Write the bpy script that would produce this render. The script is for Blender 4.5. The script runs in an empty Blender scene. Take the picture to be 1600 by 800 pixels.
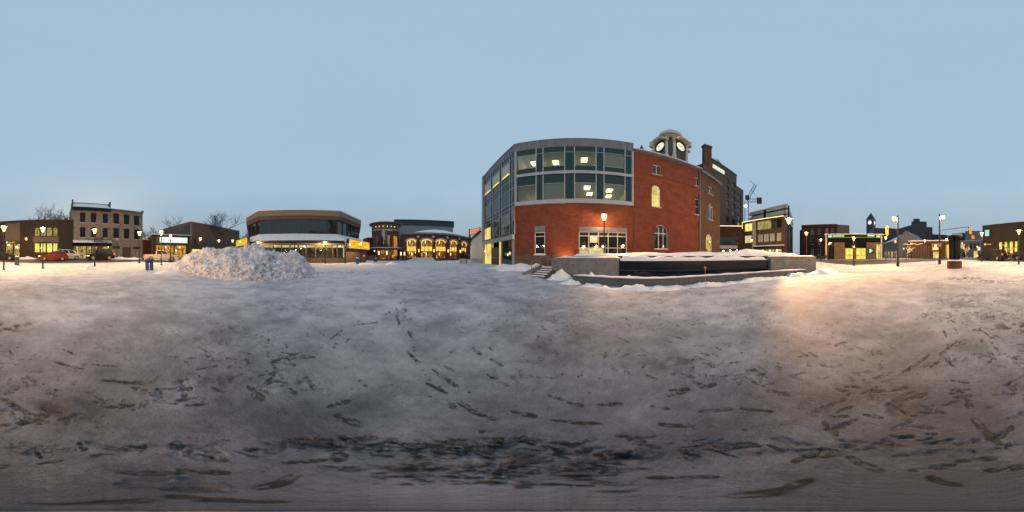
import bpy, bmesh, math, random
import numpy as np
from mathutils import Vector, Matrix
random.seed(7)
rng = np.random.default_rng(11)
sc = bpy.context.scene
C = sc.collection
H = 1.6                      # eye height of the photograph, metres
R = math.radians
def az(px): return R((px - 800) * 0.225)
def el(y): return R((400 - y) * 0.225)
def P(px, d): a = az(px); return (d * math.sin(a), d * math.cos(a))

SKY_N = .012; SKY_C = 1.0
SKY_RAMP = [(0, (.22, .3, .375)), (.06, (.235, .32, .4)), (.2, (.3, .415, .52)), (.42, (.365, .51, .64)), (1, (.36, .515, .655))]

# ------------------------------------------------------------------ terrain
_T = [(0, 1.0, 10.5, 30), (148, 1.0, 11, 30), (230, .95, 12, 31), (330, .75, 9, 28), (400, .6, 9, 28), (550, .5, 10, 28), (600, .2, 10, 28), (720, .2, 10, 28),
      (755, .45, 9, 22), (800, .55, 9, 17), (850, .6, 10.5, 16), (900, .6, 12, 15), (1000, .6, 11, 14), (1100, .6, 11.5, 15),
      (1200, .6, 14, 18), (1275, .7, 15.5, 24), (1300, .9, 14, 34), (1334, .9, 17, 36), (1400, .95, 15, 34), (1470, .95, 13, 32), (1534, 1.0, 11, 31), (1600, 1.0, 10.5, 30)]
_tp = np.array([t[0] for t in _T]); _tv = np.array([t[1:] for t in _T])
def g(x, y):
    x = np.asarray(x, float); y = np.asarray(y, float)
    r = np.hypot(x, y); px = (np.degrees(np.arctan2(x, y)) / .225 + 800) % 1600
    Rr = np.interp(px, _tp, _tv[:, 0]); r0 = np.interp(px, _tp, _tv[:, 1]); r1 = np.interp(px, _tp, _tv[:, 2])
    t = np.clip((r - r0) / (r1 - r0), 0, 1)
    return Rr * t * t * (3 - 2 * t)
def gz(x, y): return float(g(x, y))
def dist_ground(px, y):
    t = math.tan(-el(y)); lo, hi = .05, 90
    for _ in range(50):
        m = (lo + hi) / 2; q = P(px, m)
        if (H - gz(*q)) / m > t: lo = m
        else: hi = m
    return lo
def GP(px, y): return P(px, dist_ground(px, y))
def dist_top(px, y, hgt):
    t = math.tan(el(y)); lo, hi = 6, 140
    for _ in range(50):
        m = (lo + hi) / 2; q = P(px, m)
        if (gz(*q) + hgt - H) / m > t: lo = m
        else: hi = m
    return lo

# ------------------------------------------------------------------ numpy noise
_perm = rng.random((256, 256))
def vnoise(x, y, seed=0):
    x = np.asarray(x, float) + seed * 17.3; y = np.asarray(y, float) + seed * 9.1
    xi = np.floor(x).astype(int); yi = np.floor(y).astype(int); fx = x - xi; fy = y - yi
    fx = fx * fx * (3 - 2 * fx); fy = fy * fy * (3 - 2 * fy)
    a = _perm[xi & 255, yi & 255]; b = _perm[(xi + 1) & 255, yi & 255]; c = _perm[xi & 255, (yi + 1) & 255]; d = _perm[(xi + 1) & 255, (yi + 1) & 255]
    return (a * (1 - fx) + b * fx) * (1 - fy) + (c * (1 - fx) + d * fx) * fy
def fbm(x, y, o=4, seed=0):
    s = 0; a = .5; t = 0
    for k in range(o):
        s = s + a * vnoise(x * 2 ** k, y * 2 ** k, seed + k); t += a; a *= .5
    return s / t

# ------------------------------------------------------------------ objects
ORG = {}
def tag(o, label=None, cat=None, group=None, kind=None):
    if label: o['label'] = label
    if cat: o['category'] = cat
    if group: o['group'] = group
    if kind: o['kind'] = kind
    return o
def root(name, loc, label, cat, group=None, local=False):
    o = bpy.data.objects.new(name, None); C.objects.link(o); o.empty_display_size = .3
    o.location = (0, 0, 0) if local else loc
    ORG[o] = Vector((0, 0, 0)) if local else Vector(loc)
    return tag(o, label, cat, group)
def copy_tree(o, parent=None):
    c = o.copy(); C.objects.link(c)
    if parent: c.parent = parent
    for ch in o.children: copy_tree(ch, c)
    return c

class MB:
    def __init__(s): s.v = []; s.f = []; s.m = []
    def poly(s, pts, mi=0):
        k = len(s.v); s.v += [tuple(p) for p in pts]; s.f.append(tuple(range(k, k + len(pts)))); s.m.append(mi)
    def box8(s, p, mi=0):     # p: 4 bottom (ccw) + 4 top
        k = len(s.v); s.v += [tuple(q) for q in p]
        for q in ((3, 2, 1, 0), (4, 5, 6, 7), (0, 1, 5, 4), (1, 2, 6, 5), (2, 3, 7, 6), (3, 0, 4, 7)):
            s.f.append(tuple(k + i for i in q)); s.m.append(mi)
    def box(s, x0, x1, y0, y1, z0, z1, mi=0):
        s.box8([(x0, y0, z0), (x1, y0, z0), (x1, y1, z0), (x0, y1, z0), (x0, y0, z1), (x1, y0, z1), (x1, y1, z1), (x0, y1, z1)], mi)
    def prism(s, pl, z0, z1, mi=0, top=True, bottom=True, skip=()):
        n = len(pl); k = len(s.v); z0 = z0 if hasattr(z0, '__len__') else [z0] * n; z1 = z1 if hasattr(z1, '__len__') else [z1] * n
        s.v += [(p[0], p[1], z) for p, z in zip(pl, z0)] + [(p[0], p[1], z) for p, z in zip(pl, z1)]
        for i in range(n):
            if i in skip: continue
            j = (i + 1) % n; s.f.append((k + i, k + j, k + n + j, k + n + i)); s.m.append(mi)
        if top: s.f.append(tuple(k + n + i for i in range(n))); s.m.append(mi)
        if bottom: s.f.append(tuple(k + n - 1 - i for i in range(n))); s.m.append(mi)
    def lathe(s, prof, c=(0, 0, 0), n=12, mi=0, cap=True, sx=1, sy=1):
        k = len(s.v); m = len(prof)
        for r, z in prof:
            for i in range(n):
                a = 2 * math.pi * i / n; s.v.append((c[0] + r * sx * math.cos(a), c[1] + r * sy * math.sin(a), c[2] + z))
        for j in range(m - 1):
            for i in range(n):
                i2 = (i + 1) % n; s.f.append((k + j * n + i, k + j * n + i2, k + (j + 1) * n + i2, k + (j + 1) * n + i)); s.m.append(mi)
        if cap:
            s.f.append(tuple(k + n - 1 - i for i in range(n))); s.m.append(mi)
            s.f.append(tuple(k + (m - 1) * n + i for i in range(n))); s.m.append(mi)
    def tube(s, path, rad, n=6, mi=0, cap=True):
        path = [Vector(p) for p in path]; k = len(s.v); m = len(path)
        rad = rad if hasattr(rad, '__len__') else [rad] * m
        for j, p in enumerate(path):
            d = (path[min(j + 1, m - 1)] - path[max(j - 1, 0)]).normalized()
            a = d.orthogonal().normalized() if abs(d.z) < .95 else Vector((1, 0, 0)); a = (a - d * a.dot(d)).normalized()
            if abs(d.z) < .95:
                a = d.cross(Vector((0, 0, 1))).normalized()
            b = d.cross(a)
            for i in range(n):
                t = 2 * math.pi * i / n; q = p + (a * math.cos(t) + b * math.sin(t)) * rad[j]; s.v.append(tuple(q))
        for j in range(m - 1):
            for i in range(n):
                i2 = (i + 1) % n; s.f.append((k + j * n + i, k + j * n + i2, k + (j + 1) * n + i2, k + (j + 1) * n + i)); s.m.append(mi)
        if cap:
            s.f.append(tuple(k + n - 1 - i for i in range(n))); s.m.append(mi)
            s.f.append(tuple(k + (m - 1) * n + i for i in range(n))); s.m.append(mi)
    def disc(s, c, nrm, r, n=24, mi=0):
        nrm = Vector(nrm).normalized(); a = nrm.orthogonal().normalized(); a = Vector((0, 0, 1)).cross(nrm).normalized() if abs(nrm.z) < .9 else a; b = nrm.cross(a)
        s.poly([Vector(c) + a * r * math.cos(2 * math.pi * i / n) + b * r * math.sin(2 * math.pi * i / n) for i in range(n)], mi)
    def build(s, name, mats, parent=None, smooth=False, fixn=True):
        me = bpy.data.meshes.new(name)
        o0 = ORG.get(parent, Vector((0, 0, 0))) if parent else Vector((0, 0, 0))
        vs = [(v[0] - o0.x, v[1] - o0.y, v[2] - o0.z) for v in s.v]
        me.from_pydata(vs, [], s.f)
        mats = mats if isinstance(mats, (list, tuple)) else [mats]
        for m in mats: me.materials.append(m)
        if len(mats) > 1: me.polygons.foreach_set('material_index', s.m)
        if fixn:
            bm = bmesh.new(); bm.from_mesh(me); bmesh.ops.recalc_face_normals(bm, faces=bm.faces); bm.to_mesh(me); bm.free()
        uv = me.uv_layers.new(name='UVMap'); data = []
        for p in me.polygons:
            nn = p.normal
            if abs(nn.z) > .7:
                for vi in p.vertices: co = me.vertices[vi].co; data += [co.x, co.y]
            else:
                t = Vector((-nn.y, nn.x, 0)).normalized()
                for vi in p.vertices: co = me.vertices[vi].co; data += [co.x * t.x + co.y * t.y, co.z]
        uv.data.foreach_set('uv', data)
        if smooth: me.polygons.foreach_set('use_smooth', [True] * len(me.polygons))
        o = bpy.data.objects.new(name, me); C.objects.link(o)
        if parent: o.parent = parent; ORG[o] = o0
        else: ORG[o] = Vector((0, 0, 0))
        return o

def each(mb, name, mats, parent):
    """one object per separate piece of the builder"""
    par = list(range(len(mb.v)))
    def fd(i):
        while par[i] != i: par[i] = par[par[i]]; i = par[i]
        return i
    for f in mb.f:
        for i in f[1:]: par[fd(i)] = fd(f[0])
    gr = {}
    for f, m in zip(mb.f, mb.m): gr.setdefault(fd(f[0]), []).append((f, m))
    out = []
    for fs in gr.values():
        ids = sorted({i for f, _ in fs for i in f}); mp = {i: k for k, i in enumerate(ids)}; q = MB(); q.v = [mb.v[i] for i in ids]; q.f = [tuple(mp[i] for i in f) for f, _ in fs]; q.m = [m for _, m in fs]; out.append(q.build(name, mats, parent))
    return out

class Facade:
    def __init__(s, A, B):
        s.A = Vector(A); s.B = Vector(B); s.L = (s.B - s.A).length; s.t = (s.B - s.A).normalized()
        s.n = Vector((-s.t.y, s.t.x))
        if s.n.dot((s.A + s.B) / 2) > 0: s.n = -s.n
    def pt(s, u, z, n=0):
        q = s.A + s.t * u + s.n * n; return (q.x, q.y, z)
    def u(s, px):
        a = az(px); d = Vector((math.sin(a), math.cos(a))); den = d.x * s.t.y - d.y * s.t.x
        return (d.y * s.A.x - d.x * s.A.y) / den if abs(den) > 1e-9 else 0
    def d(s, px):
        q = s.pt(s.u(px), 0); return math.hypot(q[0], q[1])
    def z(s, px, y): return H + s.d(px) * math.tan(el(y))
    def box(s, mb, u0, u1, z0, z1, n0, n1, mi=0):
        mb.box8([s.pt(u0, z0, n1), s.pt(u1, z0, n1), s.pt(u1, z0, n0), s.pt(u0, z0, n0), s.pt(u0, z1, n1), s.pt(u1, z1, n1), s.pt(u1, z1, n0), s.pt(u0, z1, n0)], mi)
    def quad(s, mb, u0, u1, z0, z1, n=0, mi=0):
        mb.poly([s.pt(u0, z0, n), s.pt(u1, z0, n), s.pt(u1, z1, n), s.pt(u0, z1, n)], mi)
    def hole(s, x0, y0, x1, y1, rise=0):    # pixel rectangle measured on the photograph -> metres on this wall
        u0, u1 = s.u(x0), s.u(x1); xm = (x0 + x1) / 2
        return (u0, u1, s.z(xm, y1), s.z(xm, y0), rise)

def arch_pts(u0, u1, z1, rise, k=10):
    w = (u1 - u0) / 2; um = (u0 + u1) / 2; zs = z1 - rise
    return [(um - w * math.cos(math.pi * i / k), zs + rise * math.sin(math.pi * i / k)) for i in range(k + 1)]
def wall_holes(mb, F, u0, u1, z0, z1, holes, rev=.16, mi=0):
    us = sorted(set([u0, u1] + [h[0] for h in holes] + [h[1] for h in holes])); zs = sorted(set([z0, z1] + [h[2] for h in holes] + [h[3] for h in holes]))
    us = [u for u in us if u0 - 1e-6 <= u <= u1 + 1e-6]; zs = [z for z in zs if z0 - 1e-6 <= z <= z1 + 1e-6]
    for a, b in zip(us, us[1:]):
        for c, d in zip(zs, zs[1:]):
            um, zm = (a + b) / 2, (c + d) / 2
            if any(h[0] < um < h[1] and h[2] < zm < h[3] for h in holes): continue
            F.quad(mb, a, b, c, d, 0, mi)
    for h in holes:
        a, b, c, d, r = h[:5]; c = max(c, z0)
        mb.poly([F.pt(a, c, 0), F.pt(a, d - r, 0), F.pt(a, d - r, -rev), F.pt(a, c, -rev)], mi)
        mb.poly([F.pt(b, c, 0), F.pt(b, d - r, 0), F.pt(b, d - r, -rev), F.pt(b, c, -rev)], mi)
        mb.poly([F.pt(a, c, 0), F.pt(b, c, 0), F.pt(b, c, -rev), F.pt(a, c, -rev)], mi)
        if r <= 0: mb.poly([F.pt(a, d, 0), F.pt(b, d, 0), F.pt(b, d, -rev), F.pt(a, d, -rev)], mi)
        else:
            ap = arch_pts(a, b, d, r)
            for (p, q), (p2, q2) in zip(ap, ap[1:]):
                if p2 - p > 1e-5: mb.poly([F.pt(p, q, 0), F.pt(p2, q2, 0), F.pt(p2, d + 1e-4, 0), F.pt(p, d + 1e-4, 0)], mi)
                mb.poly([F.pt(p, q, 0), F.pt(p2, q2, 0), F.pt(p2, q2, -rev), F.pt(p, q, -rev)], mi)
def window(F, h, parent, fmat, pmat, nx=1, ny=1, rec=.1, fw=.06, sill=None, hood=None, name='window', pane='pane', zsplit=None):
    a, b, c, d, r = h[:5]; mb = MB(); t = .05
    F.box(mb, a, a + fw, c, d - r, -rec, -rec + t); F.box(mb, b - fw, b, c, d - r, -rec, -rec + t); F.box(mb, a + fw, b - fw, c, c + fw, -rec, -rec + t)
    if r <= 0: F.box(mb, a + fw, b - fw, d - fw, d, -rec, -rec + t)
    else:
        o = arch_pts(a, b, d, r); i_ = arch_pts(a + fw, b - fw, d - fw, r - fw * .5)
        for k in range(len(o) - 1):
            mb.box8([F.pt(*o[k], -rec + t), F.pt(*o[k + 1], -rec + t), F.pt(*i_[k + 1], -rec + t), F.pt(*i_[k], -rec + t), F.pt(*o[k], -rec), F.pt(*o[k + 1], -rec), F.pt(*i_[k + 1], -rec), F.pt(*i_[k], -rec)])
        F.box(mb, a + fw, b - fw, d - r - fw / 2, d - r + fw / 2, -rec, -rec + t)
    for k in range(1, nx):
        um = a + (b - a) * k / nx; F.box(mb, um - fw * .4, um + fw * .4, c + fw, (d if r <= 0 else d - r * .25) - fw, -rec, -rec + t * .8)
    for z in (zsplit if zsplit else [c + (d - r - c) * k / ny for k in range(1, ny)]):
        F.box(mb, a + fw, b - fw, z - fw * .4, z + fw * .4, -rec, -rec + t * .9)
    fo = mb.build(name, fmat, parent)
    pb = MB()
    if r <= 0: F.quad(pb, a + .005, b - .005, c + .005, d - .005, -rec + .012)
    else: pb.poly([F.pt(a + .005, c + .005, -rec + .012), F.pt(b - .005, c + .005, -rec + .012)] + [F.pt(p, q, -rec + .012) for p, q in reversed(arch_pts(a + .005, b - .005, d - .005, r))])
    pb.build(pane, pmat, fo)
    if sill:
        sb = MB(); F.box(sb, a - .08, b + .08, c - .12, c - .002, -.02, .08); sb.build('sill', sill, fo)
    if hood:
        hb = MB()
        if r > 0:
            o = arch_pts(a - .14, b + .14, d + .14, r + .05); i_ = arch_pts(a, b, d, r)
            for k in range(len(o) - 1):
                hb.box8([F.pt(*o[k], .06), F.pt(*o[k + 1], .06), F.pt(*i_[k + 1], .06), F.pt(*i_[k], .06), F.pt(*o[k], -.02), F.pt(*o[k + 1], -.02), F.pt(*i_[k + 1], -.02), F.pt(*i_[k], -.02)])
        else: F.box(hb, a - .1, b + .1, d + .002, d + .2, -.02, .05)
        hb.build('lintel', hood, fo)
    return fo

# ------------------------------------------------------------------ materials
def newmat(name):
    m = bpy.data.materials.new(name); m.use_nodes = True; n = m.node_tree; n.nodes.clear(); return m, n
def N(n, t, **k):
    x = n.nodes.new(t)
    for a, b in k.items():
        if a.startswith('i_'):
            key = a[2:]; key = int(key) if key.isdigit() else key.replace('_', ' '); x.inputs[key].default_value = b
        else: setattr(x, a, b)
    return x
def ramp(n, stops):
    r = n.nodes.new('ShaderNodeValToRGB'); e = r.color_ramp.elements
    while len(e) < len(stops): e.new(.5)
    for q, (p, c) in zip(e, stops): q.position = p; q.color = (*c, 1) if len(c) == 3 else c
    return r
def mat(name, col, rough=.7, metal=0, var=.25, scale=3, bump=0, spec=.4, streak=False):
    m, n = newmat(name); L = n.links.new
    o = N(n, 'ShaderNodeOutputMaterial'); b = N(n, 'ShaderNodeBsdfPrincipled'); L(b.outputs[0], o.inputs[0])
    b.inputs['Roughness'].default_value = rough; b.inputs['Metallic'].default_value = metal; b.inputs['Specular IOR Level'].default_value = spec
    tc = N(n, 'ShaderNodeTexCoord'); mp = N(n, 'ShaderNodeMapping'); L(tc.outputs['Object'], mp.inputs[0])
    mp.inputs['Scale'].default_value = (scale, scale, scale * (.12 if streak else 1))
    nz = N(n, 'ShaderNodeTexNoise', i_Scale=1.0, i_Detail=5.0, i_Roughness=.65); L(mp.outputs[0], nz.inputs['Vector'])
    r = ramp(n, [(.25, tuple(c * (1 - var) for c in col)), (.75, tuple(min(1, c * (1 + var)) for c in col))]); L(nz.outputs['Fac'], r.inputs[0]); L(r.outputs[0], b.inputs['Base Color'])
    if bump:
        bp = N(n, 'ShaderNodeBump', i_Strength=bump, i_Distance=.03); L(nz.outputs['Fac'], bp.inputs['Height']); L(bp.outputs[0], b.inputs['Normal'])
    return m
def brickmat(name, c1, c2, mortar, bw=.24, bh=.08, var=.5):
    m, n = newmat(name); L = n.links.new
    o = N(n, 'ShaderNodeOutputMaterial'); b = N(n, 'ShaderNodeBsdfPrincipled', i_Roughness=.85); L(b.outputs[0], o.inputs[0]); b.inputs['Specular IOR Level'].default_value = .2
    tc = N(n, 'ShaderNodeTexCoord')
    br = N(n, 'ShaderNodeTexBrick', i_Scale=1.0); L(tc.outputs['UV'], br.inputs['Vector'])
    br.inputs['Color1'].default_value = (*c1, 1); br.inputs['Color2'].default_value = (*c2, 1); br.inputs['Mortar'].default_value = (*mortar, 1)
    br.inputs['Brick Width'].default_value = bw; br.inputs['Row Height'].default_value = bh; br.inputs['Mortar Size'].default_value = bh * .1; br.inputs['Bias'].default_value = 0
    nz = N(n, 'ShaderNodeTexNoise', i_Scale=.9, i_Detail=6.0, i_Roughness=.7); L(tc.outputs['UV'], nz.inputs['Vector'])
    rp = ramp(n, [(.3, (1 - var, 1 - var, 1 - var)), (.7, (1.0, 1.0, 1.0))]); L(nz.outputs['Fac'], rp.inputs[0])
    mx = N(n, 'ShaderNodeMixRGB', blend_type='MULTIPLY', i_Fac=1.0); L(br.outputs['Color'], mx.inputs[1]); L(rp.outputs[0], mx.inputs[2]); L(mx.outputs[0], b.inputs['Base Color'])
    bp = N(n, 'ShaderNodeBump', i_Strength=.3, i_Distance=.01, invert=True); L(br.outputs['Fac'], bp.inputs['Height']); L(bp.outputs[0], b.inputs['Normal'])
    return m
def glass_dark(name, col=(.012, .02, .025), rough=.04, spec=.8):
    m, n = newmat(name); L = n.links.new
    o = N(n, 'ShaderNodeOutputMaterial'); b = N(n, 'ShaderNodeBsdfPrincipled', i_Roughness=rough); L(b.outputs[0], o.inputs[0])
    b.inputs['Base Color'].default_value = (*col, 1); b.inputs['Specular IOR Level'].default_value = spec
    tc = N(n, 'ShaderNodeTexCoord'); nz = N(n, 'ShaderNodeTexNoise', i_Scale=.7, i_Detail=2.0); L(tc.outputs['Object'], nz.inputs['Vector'])
    bp = N(n, 'ShaderNodeBump', i_Strength=.08, i_Distance=.05); L(nz.outputs['Fac'], bp.inputs['Height']); L(bp.outputs[0], b.inputs['Normal'])
    return m
def lit(name, hi, lo, strength, sx=1.2, sz=.8, bias=.5, gloss=.06):
    """a lit window: warm interior broken up by furniture and walls (blocks and noise), under a slightly glossy pane"""
    m, n = newmat(name); L = n.links.new
    o = N(n, 'ShaderNodeOutputMaterial'); e = N(n, 'ShaderNodeEmission', i_Strength=strength); gl = N(n, 'ShaderNodeBsdfGlossy', i_Roughness=.05)
    mx = N(n, 'ShaderNodeMixShader', i_Fac=gloss); L(e.outputs[0], mx.inputs[1]); L(gl.outputs[0], mx.inputs[2]); L(mx.outputs[0], o.inputs[0])
    tc = N(n, 'ShaderNodeTexCoord'); mp = N(n, 'ShaderNodeMapping'); L(tc.outputs['UV'], mp.inputs[0]); mp.inputs['Scale'].default_value = (sx, sz, 1)
    v = N(n, 'ShaderNodeTexVoronoi', distance='CHEBYCHEV', i_Scale=1.6); L(mp.outputs[0], v.inputs['Vector'])
    nz = N(n, 'ShaderNodeTexNoise', i_Scale=2.6, i_Detail=4.0, i_Roughness=.7); L(mp.outputs[0], nz.inputs['Vector'])
    sep = N(n, 'ShaderNodeSeparateColor'); L(v.outputs['Color'], sep.inputs[0])
    a = N(n, 'ShaderNodeMath', operation='MULTIPLY_ADD', i_1=.45); L(sep.outputs[0], a.inputs[0]); L(nz.outputs['Fac'], a.inputs[2])
    r = ramp(n, [(bias - .25, lo), (bias, tuple((p + q) / 2 for p, q in zip(hi, lo))), (bias + .3, hi)]); L(a.outputs[0], r.inputs[0]); L(r.outputs[0], e.inputs[0])
    return m
def emit(name, col, s):
    m, n = newmat(name); L = n.links.new
    o = N(n, 'ShaderNodeOutputMaterial'); e = N(n, 'ShaderNodeEmission', i_Strength=s); e.inputs[0].default_value = (*col, 1)
    tc = N(n, 'ShaderNodeTexCoord'); nz = N(n, 'ShaderNodeTexNoise', i_Scale=1.5, i_Detail=2.0); L(tc.outputs['Object'], nz.inputs['Vector'])
    r = ramp(n, [(.2, tuple(c * .85 for c in col)), (.8, col)]); L(nz.outputs['Fac'], r.inputs[0]); L(r.outputs[0], e.inputs[0])
    L(e.outputs[0], o.inputs[0]); return m
def snowmat(name, col=(.78, .8, .84), dirt=(.45, .45, .46), scale=3, amt=.5, bump=.6):
    m, n = newmat(name); L = n.links.new
    o = N(n, 'ShaderNodeOutputMaterial'); b = N(n, 'ShaderNodeBsdfPrincipled', i_Roughness=.75); L(b.outputs[0], o.inputs[0]); b.inputs['Specular IOR Level'].default_value = .25
    tc = N(n, 'ShaderNodeTexCoord'); nz = N(n, 'ShaderNodeTexNoise', i_Scale=scale, i_Detail=8.0, i_Roughness=.7); L(tc.outputs['Object'], nz.inputs['Vector'])
    r = ramp(n, [(.5 - amt * .3, dirt), (.5 + .12, col)]); L(nz.outputs['Fac'], r.inputs[0]); L(r.outputs[0], b.inputs['Base Color'])
    n2 = N(n, 'ShaderNodeTexNoise', i_Scale=scale * 5, i_Detail=6.0, i_Roughness=.7); L(tc.outputs['Object'], n2.inputs['Vector'])
    bp = N(n, 'ShaderNodeBump', i_Strength=bump, i_Distance=.06); L(n2.outputs['Fac'], bp.inputs['Height']); L(bp.outputs[0], b.inputs['Normal'])
    return m
def clearglass(name, tint=(.55, .7, .62), gl=.12):
    m, n = newmat(name); L = n.links.new
    o = N(n, 'ShaderNodeOutputMaterial'); t = N(n, 'ShaderNodeBsdfTransparent'); t.inputs[0].default_value = (*tint, 1); gs = N(n, 'ShaderNodeBsdfGlossy', i_Roughness=.03)
    fr = N(n, 'ShaderNodeFresnel', i_IOR=1.5); ad = N(n, 'ShaderNodeMath', operation='ADD', i_1=gl); L(fr.outputs[0], ad.inputs[0])
    mx = N(n, 'ShaderNodeMixShader'); L(ad.outputs[0], mx.inputs[0]); L(t.outputs[0], mx.inputs[1]); L(gs.outputs[0], mx.inputs[2]); L(mx.outputs[0], o.inputs[0])
    return m
def lampglass(name, col, s):
    m, n = newmat(name); L = n.links.new
    o = N(n, 'ShaderNodeOutputMaterial'); t = N(n, 'ShaderNodeBsdfTransparent'); e = N(n, 'ShaderNodeEmission', i_Strength=s); e.inputs[0].default_value = (*col, 1)
    mx = N(n, 'ShaderNodeMixShader', i_Fac=.5); L(t.outputs[0], mx.inputs[1]); L(e.outputs[0], mx.inputs[2]); L(mx.outputs[0], o.inputs[0]); return m

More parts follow.
